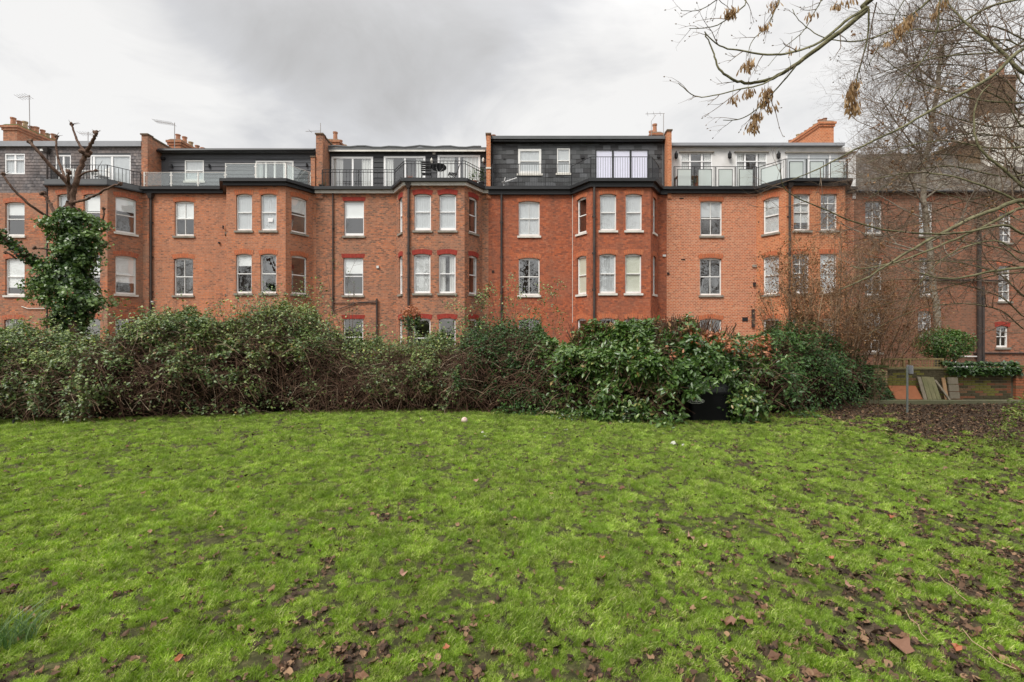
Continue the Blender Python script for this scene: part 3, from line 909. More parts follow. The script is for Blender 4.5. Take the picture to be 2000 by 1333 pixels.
# ---- house 4
xl = XB[2]; c = BAYC[3]
H4 = make_house(4, 'deep red brick house, top floor hung with large dark slates around a door with a lilac reflection', XB[2], XB[3], c, BR[4], M_arch_o, M_sillw,
    [(0, fu(1013, xl), 1.06, 0, mrg(V2, NET())), (0, fu(1013, xl), 1.06, 1, mrg(V2, dict(glass=M_glassd))), (0, fu(1013, xl), 1.06, 2, V2),
     (1, None, 0.72, 0, {'glass': M_glassd}), (1, None, 0.72, 1, B_(1, M_blindg)), (1, None, 0.72, 2, {}),
     (2, bu(c, 1172), 0.78, 0, NET()), (2, bu(c, 1222), 0.78, 0, NET()), (2, bu(c, 1171), 0.78, 1, NET()), (2, bu(c, 1221), 0.78, 1, B_(1, M_blindg)),
     (2, bu(c, 1171), 0.78, 2, {}), (2, bu(c, 1221), 0.78, 2, {}),
     (3, None, 0.6, 0, NET()), (3, None, 0.6, 1, NET()), (3, None, 0.6, 2, {})],
    PZ(270, 24.9), 24.9)
# ---- house 5
xl = XB[3]; c = BAYC[4]
H5 = make_house(5, 'salmon brick house with a white rendered top floor and black wall lanterns', XB[3], XB[4], c, BR[5], M_arch_o, M_stone,
    [(0, fu(1368, xl), 1.1, 0, mrg(V2, B_(0.45, M_net), {'rise': 0.03})), (0, fu(1367, xl), 1.1, 1, mrg(V2, dict(glass=M_glassd))), (0, fu(1367, xl), 1.1, 2, V2),
     (1, None, 0.80, 0, VEN(1)), (1, None, 0.80, 1, NET()), (1, None, 0.80, 2, {}),
     (2, bu(c, 1550), 0.80, 0, dict(vbars=(0.5,), rows=(0.5, 0.75), rise=0.02, **VEN(0.8))), (2, bu(c, 1603), 0.80, 0, dict(vbars=(0.5,), rows=(0.5, 0.75), rise=0.02, glass=M_glassd)),
     (2, bu(c, 1548), 0.80, 1, dict(vbars=(0.5,), rows=(0.5, 0.75), rise=0.02)), (2, bu(c, 1602), 0.80, 1, dict(vbars=(0.5,), rows=(0.5, 0.75), rise=0.02, **NET())),
     (2, bu(c, 1548), 0.80, 2, {}), (2, bu(c, 1602), 0.80, 2, {}),
     (3, None, 0.6, 0, {}), (3, None, 0.6, 1, {})],
    PZ(282, 25.3), 25.3, bay_mat=M_bay5)
# ---- house 6 (right, behind the bare tree)
xl = XB[4]
W6 = dict(vbars=(0.5,), rows=(0.25, 0.5, 0.75), rise=0.03)
H6 = make_house(6, 'weathered brown brick house at the right end under a plain slate roof, behind bare branches', XB[4], XB[4] + 13, None, BR[6], M_arch_m, M_stone,
    [(0, fu(1690, xl), 0.86, 0, mrg(W6, {'dz0': 0.1})), (0, fu(1690, xl), 0.86, 1, W6), (0, fu(1688, xl), 0.86, 2, mrg(W6, {'dz0': 0.2, 'dz1': 0.5})),
     (0, fu(1795, xl), 0.7, 0, mrg(W6, NET())), (0, fu(1795, xl), 0.7, 1, W6), (0, fu(1793, xl), 0.7, 2, mrg(W6, {'dz0': 1.0, 'dz1': 0.4})),
     (0, fu(1952, xl), 0.62, 0, mrg(W6, {'dz0': -0.35, 'dz1': -0.6})), (0, fu(1950, xl), 0.62, 1, mrg(W6, {'dz0': -0.3, 'dz1': -0.4})),
     (0, fu(1946, xl), 0.62, 2, mrg(V2, {'dz0': 0.45, 'dz1': -0.35, 'arch': M_arch_r})),
     (0, fu(2060, xl), 0.8, 0, W6), (0, fu(2060, xl), 0.8, 1, W6)],
    11.9, D + 0.5)

# ---------------- eaves, terraces and top floors
def eaves(h, z0=ZE, z1=ZD, mat=None, out=0.24, lip=None):
    band('gutter', mat or M_black, h.o, h.pts, 0.15, out + 0.05, z1 - 0.12, z1 + 0.02)
    band('soffit', lip or M_black, h.o, h.pts, -0.02, 0.148, z0, z1 - 0.01)

# house 1: slates flush with the front, low apron round the bay
m1 = [(PX(10 - 2), PX(47), PZ(340), PZ(300)), (PX(107), PX(137), PZ(340), PZ(303)), (PX(175), PX(254), PZ(366), PZ(303))]
mansard(H1, D + 0.05, ZE + 0.06, PZ(287), m1, M_felt)
M_slate1 = brick_mat('slate_small', [(0.0, (0.07, 0.075, 0.085)), (0.5, (0.13, 0.135, 0.15)), (1.0, (0.19, 0.185, 0.19))], (0.06, 0.06, 0.065), patch=(0.19, 0.165, 0.16), patch_amt=0.5, row=0.155, bw=0.215, msize=0.004, grime=0.4)
clad(H1, H1.xl, H1.xr - 0.02, D + 0.05, ZE + 0.06, PZ(288), 0.155, 0.215, m1, [M_slate1], 'slate', thick=0.016, as_stuff=True, jitter=0.004)
A1 = (H1.xl, D + 0.05)
def mwin(h, o, y, **k):
    a, b, c_, d_ = o
    return window(h.o, (h.xl, y), (1, 0), a - h.xl, b - a, c_, d_, 0.0, depth=k.pop('depth', 0.0), **k)
mwin(H1, m1[0], D + 0.05, vbars=(0.5,), rows=(0.72,), extra_v=(0.5,), fmat=M_upvc, cover='net', bot=0.06)
mwin(H1, m1[1], D + 0.05, vbars=(0.5,), rows=(), extra_v=(0.5,), fmat=M_upvc, bot=0.06)
mwin(H1, m1[2], D + 0.05, vbars=(0.08, 0.53,), rows=(), extra_v=(0.08, 0.53), fmat=M_upvc, cover='net', bot=0.06)
roof_slab(H1, D + 0.05, PZ(287), PZ(277), 0.14, M_lead)
H1b = [p for p in H1.pts if p[0] > H1.xl + 3]
band('gutter', M_black, H1.o, H1.pts[1:], -0.03, 0.16, ZE + 0.0, ZE + 0.06)
band('apron', M_felt, H1.o, H1.pts[1:5], -0.02, 0.12, ZE + 0.062, ZE + 0.30)
m = MB(); a = offset_poly(H1.pts[1:5], 0.1); m.face([(x, y, ZD) for x, y in a]); m.build('terrace_floor', M_felt, H1.o)
railing(H1, [(H1.pts[1][0] + 0.1, D - 0.1), (H1.pts[2][0] + 0.1, YB + 0.05), (H1.pts[3][0] - 0.05, YB + 0.05), (H1.pts[4][0] - 0.1, D - 0.1)], ZD + 0.03, PZ(322, YB), 'bars', (1.0, 0.06), gap=0.14, post_every=1.2)
downpipe(H1, 95, D, 0, 0, 0.045, True, ztop=PZ(300), zbot=0.0)
pw = party_wall(H1, PX(278), PX(290), PZ(265), back=28.5, zback=11.9, mat=BR[1])
chimney(H1, -27.0, 0.75, 26.0, 28.6, 11.3, PZ(243, 26), 8, mat=M_chim, moss=1)
# piers between the fronts
def pier(h, x0, x1, mat, z1=ZE + 0.04):
    m = MB(); m.box((x0, D - 0.035, 0), (x1, D - 0.002, z1)); m.build('pier', mat, h.o)
pier(H1, PX(272), PX(292), BR[1])

# house 2
ym = 25.3
m2 = [(PX(362, ym), PX(399, ym), PZ(354, ym), PZ(314, ym)), (PX(500, ym), PX(574, ym), ZD + 0.02, PZ(315, ym))]
mansard(H2, ym, ZD - 0.05, PZ(300, ym), m2, M_board2)
M_b2 = [M_board2, plain('board_slate_grey_light', (0.105, 0.110, 0.120), 0.7, 0.3, var=0.2, scale=2), plain('board_slate_grey_dark', (0.078, 0.081, 0.090), 0.7, 0.3, var=0.2, scale=2)]
clad(H2, H2.xl + 0.7, H2.xr - 0.02, ym, ZD, PZ(301, ym), 0.2, None, m2, M_b2, 'board', thick=0.03)
mwin(H2, m2[0], ym, rows=(0.47,), fmat=M_white, cover='net', sill=M_sillw, bot=0.08, depth=-0.04)
mwin(H2, m2[1], ym, vbars=(0.27, 0.5, 0.75), rows=(), extra_v=(0.27, 0.5, 0.75), fmat=M_white, cover='curtains', frac=0.35, bot=0.12, depth=-0.04, fw=0.08)
roof_slab(H2, ym, PZ(300, ym), PZ(294, ym), 0.28, M_felt)
m = MB(); m.tube([(H2.xl + 0.3, ym - 0.33, PZ(299, ym)), (H2.xr - 0.3, ym - 0.33, PZ(297.5, ym))], 0.06, 8); m.build('roof_gutter', M_black, H2.o)
eaves(H2); deck(H2, ym)
band('moss', M_moss, H2.o, offset_poly(H2.pts, 0.0), 0.02, 0.12, ZD + 0.021, ZD + 0.05)
p2 = offset_poly(H2.pts, 0.06)
zr = ZD + 0.1
railing(H2, [(H2.xl + 0.15, D - 0.06), p2[1]], zr, PZ(338, D), 'glass', (1.0,), post_every=1.25, mat=M_steel)
railing(H2, [p2[1], (p2[2][0] + .03, p2[2][1]), p2[3], (p2[4][0] - 0.1, p2[4][1])], zr, PZ(321, YB), 'glass', (1.0,), post_every=1.45, mat=M_steel)
downpipe(H2, 297, D, 0, 0, 0.05, True, ztop=ZE - 0.25, zbot=0.0)
wall_lamp(H2, 337, 325, ym, 'down'); wall_lamp(H2, 410, 325, ym, 'down'); wall_lamp(H2, 320, 311, ym, 'box'); wall_lamp(H2, 600, 323, ym, 'down')
chimney(H2, -18.5, 0.65, 26.5, 29.2, 11.3, PZ(272, 26.5), 5)
party_wall(H3, PX(618), PX(631), PZ(264), back=28.5, zback=11.9, mat=BR[3])
m = MB(); m.box((PX(609), D - 0.12, ZE + 0.02), (PX(617), D + 0.25, PZ(309))); m.build('pier', BR[2], H2.o)
m = MB(); m.box((PX(608), D - 0.16, PZ(309)), (PX(618) - 0.0, D + 0.28, PZ(307))); m.build('coping', M_coping, H2.o)
# drain pipe running down between flat and bay
downpipe(H2, 437.5, D - 0.03, 0, 0, 0.04, False, ztop=PZ(448), zbot=PZ(442), mat=M_pipe)

# house 3
m3 = [(PX(648, ym), PX(729, ym), ZD + 0.02, PZ(307, ym)), (PX(750, ym), PX(831, ym), ZD + 0.02, PZ(306, ym)), (PX(855, ym), PX(938, ym), ZD + 0.02, PZ(304, ym))]
mansard(H3, ym, ZD - 0.05, PZ(297, ym), m3, M_board3)
M_b3 = [M_board3, plain('board_charcoal_light', (0.066, 0.067, 0.072), 0.7, 0.3, var=0.25, scale=2), plain('board_charcoal_dark', (0.045, 0.046, 0.05), 0.7, 0.3, var=0.25, scale=2)]
clad(H3, H3.xl + 0.35, H3.xr - 0.05, ym, ZD, PZ(298, ym), 0.27, None, m3, M_b3, 'board', thick=0.03)
for k_, o_ in enumerate(m3):
    mwin(H3, o_, ym, vbars=(0.51,), rows=(), extra_v=(0.51,), fmat=M_upvc, cover='curtains', frac=(0.55, 0.45, 0.8)[k_], bot=0.1, depth=-0.05, fw=0.1)
roof_slab(H3, ym, PZ(297, ym), PZ(291, ym), 0.22, M_felt)
m = MB(); m.box((H3.xl + 0.4, ym - 0.25, PZ(299.5, ym)), (H3.xr - 0.2, ym - 0.2, PZ(296.5, ym))); m.build('fascia', M_sillw, H3.o)
pts = [(H3.xl + 0.3 + i * 0.4, ym - 0.2, PZ(291, ym) + 0.03 + 0.035 * math.sin(i * 1.7) + 0.02 * math.sin(i * 0.6)) for i in range(21)]
m = MB(); m.tube(pts, 0.05, 6); m.build('felt_edge', M_felt, H3.o)
eaves(H3, lip=M_sillw); deck(H3, ym)
p3 = offset_poly(H3.pts, 0.08)
railing(H3, [(H3.xl + 0.35, D - 0.08), p3[1]], ZD + 0.02, PZ(333, D), 'bars', (1.0, 0.86, 0.06), gap=0.17, post_every=1.9)
railing(H3, [p3[1], p3[2], p3[3], (p3[4][0], p3[4][1])], ZD + 0.02, PZ(316, YB), 'bars', (1.0, 0.85, 0.08), gap=0.17, post_every=0)
downpipe(H3, 651, D, 0, 0, 0.035, False, ztop=ZE, zbot=PZ(608))
m = MB(); m.tube([(PX(651), D - 0.06, PZ(608)), (PX(700), D - 0.06, PZ(591)), (PX(735), D - 0.06, PZ(590))], 0.018, 6); m.tube([(PX(651), D - 0.05, PZ(592)), (PX(735), D - 0.05, PZ(592))], 0.02, 6)
m.tube([(PX(737), D - 0.09, PZ(584)), (PX(737), D - 0.09, 0.1)], 0.045, 8); m.build('soil_pipe', M_pipe, H3.o)
downpipe(H3, 798.5, YB, 0, 0, 0.055, True, ztop=ZE - 0.1, zbot=0)
wall_lamp(H3, 848, 301, ym, 'box', M_sillw, 0.8); wall_lamp(H3, 843.5, 317, ym, 'lantern', M_sillw, 0.9); wall_lamp(H3, 944, 315, ym, 'lantern', M_sillw, 0.8)
chimney(H3, -9.75, 0.62, 26.3, 29.3, 11.3, PZ(272, 26.3), 4)
party_wall(H4, PX(950), PX(958), PZ(264), back=26.8, zback=12.0, mat=M_bay5)
m = MB(); m.box((PX(949), D - 0.09, PZ(331)), (PX(959), D - 0.0, PZ(328))); m.build('stone_band', M_sillw, H4.o)

# house 4
ym = 24.9
m4 = [(PX(1012, ym), PX(1057, ym), PZ(340, ym), PZ(292, ym)), (PX(1088, ym), PX(1113, ym), PZ(339, ym), PZ(291, ym)), (PX(1163, ym), PX(1266, ym), ZD + 0.02, PZ(293, ym))]
mansard(H4, ym, ZD - 0.05, PZ(281, ym), m4, M_felt)
M_sl4 = [plain('slate_dark_a', (0.055, 0.058, 0.060), 0.6, 0.4, var=0.35, scale=3), plain('slate_dark_b', (0.070, 0.073, 0.076), 0.55, 0.4, var=0.35, scale=3),
         plain('slate_dark_c', (0.088, 0.092, 0.098), 0.5, 0.5, var=0.35, scale=3), plain('slate_dark_d', (0.046, 0.046, 0.048), 0.7, 0.3, var=0.4, scale=3)]
clad(H4, H4.xl + 0.12, H4.xr - 0.08, ym, ZD, PZ(282, ym), 0.235, 0.40, m4, M_sl4, 'slate', thick=0.018, jitter=0.012)
mwin(H4, m4[0], ym, rows=(0.5,), fmat=M_white, cover='net', sill=M_sillw, bot=0.12, depth=-0.04, fw=0.11)
mwin(H4, m4[1], ym, rows=(0.5,), fmat=M_white, cover='net', sill=M_sillw, bot=0.05, depth=-0.04, fw=0.05)
mwin(H4, m4[2], ym, vbars=(0.33, 0.665), rows=(), extra_v=(0.33, 0.665), fmat=M_black, cover='blind', cover_mat=M_lilac, frac=1.0, bot=0.05, depth=-0.04, fw=0.04)  # no real blind: the lilac cover paints the reflection in the glass
roof_slab(H4, ym, PZ(276, ym), PZ(270, ym), 0.30, M_felt)
m = MB(); m.box((H4.xl + 0.15, ym - 0.05, PZ(281, ym)), (H4.xr - 0.05, ym - 0.0, PZ(276, ym))); m.build('fascia', M_black, H4.o)
m = MB(); m.tube([(H4.xl + 0.15, ym - 0.2, PZ(279, ym)), (H4.xr - 0.1, ym - 0.2, PZ(278.5, ym))], 0.055, 8); m.build('roof_gutter', M_black, H4.o)
eaves(H4, z0=ZE - 0.06); deck(H4, ym)
p4 = offset_poly(H4.pts, 0.08)
railing(H4, [(H4.xl + 0.2, D - 0.08), p4[1]], ZD + 0.02, PZ(322, D), 'bars', (1.0, 0.06), gap=0.115, post_every=1.45, r=0.008)
railing(H4, [p4[1], p4[2], p4[3], (p4[4][0] - .05, p4[4][1])], ZD + 0.02, PZ(308, YB), 'bars', (1.0, 0.06), gap=0.115, post_every=0, r=0.008)
downpipe(H4, 979.5, D, 0, 0, 0.055, False, ztop=ZE, zbot=0)
downpipe(H4, 1160, YB, 0, 0, 0.06, False, ztop=ZE, zbot=0)
m = MB(); m.tube([(PX(1118), D - 0.03, ZE), (PX(1118), D - 0.03, 2.6)], 0.014, 4); m.build('cable', M_sillw, H4.o)
m = MB(); m.tube([(PX(962, ym), ym - 0.07, PZ(281, ym)), (PX(962, ym), ym - 0.07, ZD)], 0.03, 6); m.build('downpipe', M_black, H4.o)
m = MB(); m.tube([(PX(1297, ym), ym - 0.07, PZ(281, ym)), (PX(1297, ym), ym - 0.07, ZD)], 0.035, 6); m.build('downpipe', M_pipe, H4.o)
wall_lamp(H4, 1138, 308, ym, 'box', M_iron, 0.9); wall_lamp(H4, 1286, 307, ym, 'box', M_iron, 0.9); wall_lamp(H4, 985, 311, ym, 'box', M_iron, 0.5)
chimney(H4, 7.75, 0.55, 25.9, 27.3, 11.6, PZ(258, 25.9), 2)
chimney(H4, -1.05, 0.45, 27.0, 28.6, 11.6, PZ(267, 27), 2, pot_h=0.25)
party_wall(H5, PX(1303), PX(1311), PZ(257), back=27.5, zback=12.2, mat=M_bay5)

# house 5
ym = 25.3
m5 = [(PX(1329, ym), PX(1391, ym), ZD + 0.02, PZ(299, ym)), (PX(1437, ym), PX(1498, ym), ZD + 0.02, PZ(299, ym)), (PX(1536, ym), PX(1662, ym), ZD + 0.02, PZ(300, ym))]
mansard(H5, ym, ZD - 0.05, PZ(288, ym), m5, M_render)
for o_ in m5[:2]:
    wo = mwin(H5, o_, ym, vbars=(0.3, 0.68), rows=(0.8,), extra_v=(0.3, 0.68), fmat=M_upvc, cover='curtains', frac=0.5, bot=0.1, fw=0.06)
    m = MB(); m.box((o_[0] - 0.08, ym - 0.1, o_[3]), (o_[1] + 0.08, ym - 0.002, o_[3] + 0.05)); m.build('drip_mould', M_stone, H5.o)
mwin(H5, m5[2], ym, vbars=(0.35, 0.68), rows=(), extra_v=(0.35, 0.68), fmat=M_upvc, cover='net', frac=1, bot=0.1, fw=0.06)
m = MB(); m.box((m5[2][0] - 0.08, ym - 0.1, m5[2][3]), (m5[2][1] + 0.08, ym - 0.002, m5[2][3] + 0.06)); m.build('drip_mould', M_stone, H5.o)
roof_slab(H5, ym, PZ(288, ym), PZ(282.5, ym), 0.25, M_lead)
eaves(H5); deck(H5, ym)
band('moss', M_moss, H5.o, offset_poly(H5.pts, 0.0), 0.04, 0.12, ZD + 0.021, ZD + 0.05)
p5 = offset_poly(H5.pts, 0.08)
railing(H5, [(H5.xl + 0.35, D - 0.08), p5[1]], ZD + 0.02, PZ(327, D), 'frosted', (1.0,), post_every=1.02, r=0.01)
railing(H5, [p5[1], p5[2], p5[3], (p5[4][0] - .05, p5[4][1])], ZD + 0.02, PZ(312, YB), 'frosted', (1.0,), post_every=1.1, r=0.01)
for q in (1319, 1423, 1518): wall_lamp(H5, q, 307, ym, 'lantern', M_iron, 1.25)
downpipe(H5, 1481.5, D, 0, 0, 0.045, False, ztop=ZE, zbot=0)
downpipe(H5, 1540.5, YB, 0, 0, 0.055, True, ztop=ZE - 0.1, zbot=0)
chimney(H5, 17.2, 0.75, 26.4, 30.0, 11.4, PZ(236, 26.4), 9, pot_h=0.26, mat=M_bay5)
party_wall(H5, PX(1664), PX(1670), PZ(300), back=28, zback=11.6, mat=M_render)
# airbricks, flue terminals and small boxes on the fronts
M_vent = plain('airbrick', (0.05, 0.03, 0.025), 0.9, 0.2)
M_flue = plain('flue_plastic', (0.6, 0.6, 0.58), 0.5, 0.4)
def small_box(h, px, py, w, hh, mat, name='air_brick', dep=0.02, Y=D):
    a = P(px, py, Y); m = MB(); m.box((a.x - w/2, Y - dep, a.z - hh/2), (a.x + w/2, Y - 0.001, a.z + hh/2)); m.build(name, mat, h.o)
small_box(H5, 1334, 507, 0.2, 0.06, M_vent); small_box(H5, 1331, 388, 0.2, 0.06, M_vent); small_box(H4, 963, 531, 0.13, 0.13, M_vent)
small_box(H5, 1299 + 6, 535, 0.12, 0.14, M_vent); small_box(H5, 1473, 520, 0.2, 0.13, M_stone, 'meter_box', 0.06); small_box(H5, 1473, 556, 0.12, 0.2, M_iron, 'meter_box', 0.08)
small_box(H5, 1455, 624, 0.28, 0.2, M_iron, 'vent_grille', 0.02); small_box(H5, 1470, 622, 0.12, 0.9, M_pipe, 'flue', 0.1)
small_box(H3, 738, 522, 0.12, 0.12, M_flue, 'flue', 0.06); small_box(H1, 83 - 400, 300, 0.1, 0.1, M_flue); small_box(H1, 83, 294, 0.16, 0.1, M_flue, 'flue', 0.06)
small_box(H2, 299, 590, 0.12, 0.08, M_flue, 'flue', 0.12); small_box(H4, 1297, 500, 0.16, 0.1, M_flue, 'flue', 0.06)
small_box(H2, 429, 475, 0.07, 0.08, M_iron, 'bracket', 0.1)
m = MB(); m.tube([(PX(44), D - 0.05, PZ(599)), (PX(56), D - 0.06, PZ(603)), (PX(90), D - 0.05, PZ(603))], 0.02, 5); m.build('cable', M_sillw, H1.o)
# notices stuck inside two panes
for (px, py) in ((528, 430),):
    a = P(px, py, YB + 0.09); m = MB(); m.box((a.x - 0.12, a.y, a.z - 0.09), (a.x + 0.12, a.y + 0.004, a.z + 0.09)); m.build('notice', M_upvc, H2.o)

# house 6: slate roof, pipes, chimneys
M_slate6 = brick_mat('slate_old', [(0.0, (0.06, 0.06, 0.06)), (0.5, (0.09, 0.088, 0.086)), (1.0, (0.12, 0.115, 0.11))], (0.05, 0.05, 0.05), patch=(0.12, 0.11, 0.07), patch_amt=0.4, row=0.2, bw=0.25, msize=0.006, grime=0.3)
y6, z6a, z6b = D - 0.12, PZ(376), 12.0
m = MB(); m.face([(XB[4] + 0.1, y6, z6a), (XB[4] + 13, y6, z6a), (XB[4] + 13, y6 + 2.6, z6b), (XB[4] + 0.1, y6 + 2.6, z6b)], [(0, 0), (13, 0), (13, 3.7), (0, 3.7)])
m.face([(XB[4] + 0.1, y6 + 2.6, z6b), (XB[4] + 13, y6 + 2.6, z6b), (XB[4] + 13, 33, z6b - 0.2), (XB[4] + 0.1, 33, z6b - 0.2)], [(0, 0), (13, 0), (13, 6), (0, 6)])
m.face([(XB[4] + 0.1, y6, z6a), (XB[4] + 0.1, y6 + 2.6, z6b), (XB[4] + 0.1, 33, z6b), (XB[4] + 0.1, 33, z6a)]); m.build('roof', M_slate6, H6.o)
m = MB(); m.tube([(XB[4] + 0.1, y6 - 0.08, z6a - 0.02), (XB[4] + 13, y6 - 0.08, z6a - 0.02)], 0.07, 8); m.build('gutter', M_black, H6.o)
m = MB(); m.tube([(PX(1908), D - 0.12, PZ(430)), (PX(1908), D - 0.12, 0.2)], 0.09, 8); m.tube([(PX(1916), D - 0.1, PZ(560)), (PX(1916), D - 0.1, 0.2)], 0.07, 8)
m.tube([(PX(1780), D - 0.1, PZ(547)), (PX(1965), D - 0.1, PZ(549))], 0.05, 6); m.build('soil_pipe', M_pipe, H6.o)
m = MB(); m.tube([(PX(1900), D - 0.05, PZ(690)), (PX(2040), D - 0.05, PZ(690))], 0.04, 6); m.build('cable', M_pipe, H6.o)
M_oldch = brick_mat('brick_old_stack', [(0.0, (0.10, 0.065, 0.045)), (0.5, (0.22, 0.115, 0.07)), (1.0, (0.26, 0.15, 0.09))], (0.17, 0.13, 0.09), patch=(0.13, 0.11, 0.06), patch_amt=0.6, seed=71, row=0.08, grime=0.5, gain=1.0)
chimney(H6, 26.6, 1.0, 26.0, 27.6, PZ(222, 26.0), PZ(146, 26.0), 3, pot_h=0.7, mat=M_oldch)
m = MB(); m.box((25.55, 25.96, 11.0), (XB[4] + 12.9, 27.7, PZ(222, 26.0) - 0.002)); m.build('rendered_gable', plain('cream_render', (0.74, 0.72, 0.66), 0.9, 0.2, var=0.05, scale=2, dirt=(0.4, 0.38, 0.32), dirt_amt=0.4), H6.o)
chimney(H6, 24.9, 1.0, 26.2, 28.4, 11.0, PZ(275, 26.2), 3, pot_h=0.4, mat=M_oldch)

# ------------------------------------------------------------------ roof aerials
def aerial(label, pmast0, pmast1, Y, boom_a, boom_b, n_el, el=0.35, r=0.014, stay=None, vertical=False):
    b = P(*pmast0, Y)
    t = thing('aerial', label, 'aerial', b)
    m = MB(); m.tube([b - Vector((0, 0, 0.5)), P(*pmast1, Y)], r * 1.3, 6); m.build('mast', M_alu, t)
    a, c_ = P(*boom_a, Y), P(*boom_b, Y + 0.3)
    m = MB(); m.tube([a, c_], r, 5); m.build('boom', M_alu, t)
    for i in range(n_el):
        q = a.lerp(c_, (i + 0.3) / n_el)
        m = MB()
        if vertical: m.tube([q - Vector((0, 0, el / 2)), q + Vector((0, 0, el / 2))], r * 0.6, 4)
        else: m.tube([q - Vector((0.06, el / 2, -0.06)), q + Vector((0.06, el / 2, -0.06))], r * 0.6, 4)
        m.build('element', M_alu, t)
    if stay:
        m = MB(); m.tube([P(*s_, Y) for s_ in stay], r, 5); m.build('stay', M_alu, t)
    return t
aerial('tall bent aerial above the mossy left chimney stack', (59, 275), (57, 186), 27, (35, 191), (60, 188), 5, 0.4)
aerial('small aerial on the roof just right of the mossy left chimney', (172, 278), (172, 258), 26, (155, 261), (188, 263), 6, 0.3)
aerial('long combed aerial left of the second chimney, beside the sloping brick party wall', (341, 290), (341, 240), 26, (302, 237), (341, 243), 11, 0.3)
aerial('thin cross shaped aerial on the brick party wall over the dark roofs', (626, 264), (626, 241), 24.7, (597, 257), (627, 256), 1, 0.1)
aerial('pair of poles with a flat bar on top above the slate hung floor', (1296, 268), (1296, 222), 25.6, (1261, 223), (1298, 222), 3, 0.25, stay=[(1272, 266), (1272, 237), (1281, 225)])
# white satellite arm on the slate-hung terrace
t = thing('satellite_dish', 'small white satellite dish arm lying against the slates behind thin railings', 'satellite dish', P(985, 368, 24.5))
m = MB(); m.tube([P(983, 357, 24.5), P(1009, 348, 24.5)], 0.03, 6); m.build('arm', M_upvc, t)
m = MB(); c0 = P(984, 356, 24.5); m.lathe((c0.x, c0.y, c0.z - 0.06), [(0.03, 0), (0.11, 0.03), (0.13, 0.06), (0.10, 0.06), (0.02, 0.03)], 10); m.tube([c0, P(987, 347, 24.5)], 0.02, 5)
m.tube([c0, (c0.x, c0.y, ZD)], 0.02, 5); m.build('dish', M_upvc, t)

# ------------------------------------------------------------------ terrace furniture
def chair(label, x, y, rot, folded=False):
    t = thing('terrace_chair', label, 'chair', (x, y, ZD + 0.001)); t.rotation_euler = (0, 0, rot)
    def part(name, m): return m.build(name, M_iron, t, local=True)
    m = MB()
    for i in range(6): m.box((-0.22, -0.2 + i * 0.07, 0.43), (0.22, -0.145 + i * 0.07, 0.45))
    part('seat', m)
    m = MB()
    for i in range(5):
        z = 0.5 + i * 0.09; m.hexa([(-0.22, 0.21 + i*0.025, z), (0.22, 0.21 + i*0.025, z), (0.22, 0.225 + i*0.025, z), (-0.22, 0.225 + i*0.025, z)],
                                   [(-0.22, 0.23 + i*0.025, z + 0.07), (0.22, 0.23 + i*0.025, z + 0.07), (0.22, 0.245 + i*0.025, z + 0.07), (-0.22, 0.245 + i*0.025, z + 0.07)])
    part('backrest', m)
    for sx in (-0.24, 0.24):
        m = MB(); m.tube([(sx, -0.24, 0.0), (sx, 0.2, 0.47), (sx, 0.36, 0.98)], 0.014, 6); part('leg', m)
        m = MB(); m.tube([(sx * 0.9, 0.26, 0.0), (sx * 0.9, -0.2, 0.46)], 0.014, 6); part('leg', m)
    return t
yT = 23.55
chair('black folding chair seen from behind, left of the round terrace table', PX(833, yT), yT, math.radians(185))
chair('black folding chair turned sideways, right of the round terrace table', PX(884, yT), yT, math.radians(-75))
t = thing('round_table', 'small round black table between two chairs on the railed terrace', 'table', (PX(857, yT), yT - 0.05, ZD + 0.001))
m = MB(); m.lathe((0, 0, 0), [(0.36, 0), (0.38, 0.01), (0.38, 0.025), (0.36, 0.03)], 20); o = m.build('tabletop', M_iron, t, local=True)
o.location = (0, 0, 0.74); o.rotation_euler = (math.radians(-14), 0, 0)
for a_ in (0, 120, 240):
    dx_, dy_ = math.cos(math.radians(a_)), math.sin(math.radians(a_))
    cxx, cyy = PX(857, yT), yT - 0.05
    m = MB(); m.tube([(cxx + dx_ * 0.25, cyy + dy_ * 0.25, ZD + 0.001), (cxx - dx_ * 0.05, cyy - dy_ * 0.05, ZD + 0.4), (cxx + dx_ * 0.2, cyy + dy_ * 0.2, ZD + 0.70)], 0.013, 6); m.build('leg', M_upvc, t)
# white garden furniture behind the leftmost terrace railing
M_garden = plain('white_garden_plastic', (0.7, 0.7, 0.68), 0.5, 0.4, var=0.06)
for (px, lab, rz) in ((134, 'white plastic armchair on the far left terrace, behind the pollarded tree', 20), (200, 'white plastic armchair beside the white table on the far left terrace', -30)):
    x, y = PX(px, 23.9), 23.9
    t = thing('garden_chair', lab, 'chair', (x, y, ZD + 0.001)); t.rotation_euler = (0, 0, math.radians(rz))
    m = MB(); m.box((-0.25, -0.25, 0.40), (0.25, 0.22, 0.43)); m.build('seat', M_garden, t, local=True)
    m = MB()
    for i in range(5): m.box((-0.24 + i * 0.1, 0.2, 0.44), (-0.17 + i * 0.1, 0.23, 0.85))
    m.box((-0.25, 0.2, 0.852), (0.25, 0.23, 0.9)); m.build('backrest', M_garden, t, local=True)
    for sx in (-0.27, 0.27):
        m = MB(); m.tube([(sx, -0.24, 0.64), (sx, 0.2, 0.66)], 0.02, 6); m.build('armrest', M_garden, t, local=True)
        for sy in (-0.24, 0.22):
            m = MB(); m.tube([(sx, sy, 0), (sx, sy, 0.63)], 0.018, 6); m.build('leg', M_garden, t, local=True)
t = thing('garden_table', 'low white table on the far left terrace between two white chairs', 'table', (PX(172, 23.9), 23.9, ZD + 0.001))
m = MB(); m.box((-0.4, -0.3, 0.6), (0.4, 0.3, 0.64)); m.build('tabletop', M_garden, t, local=True)
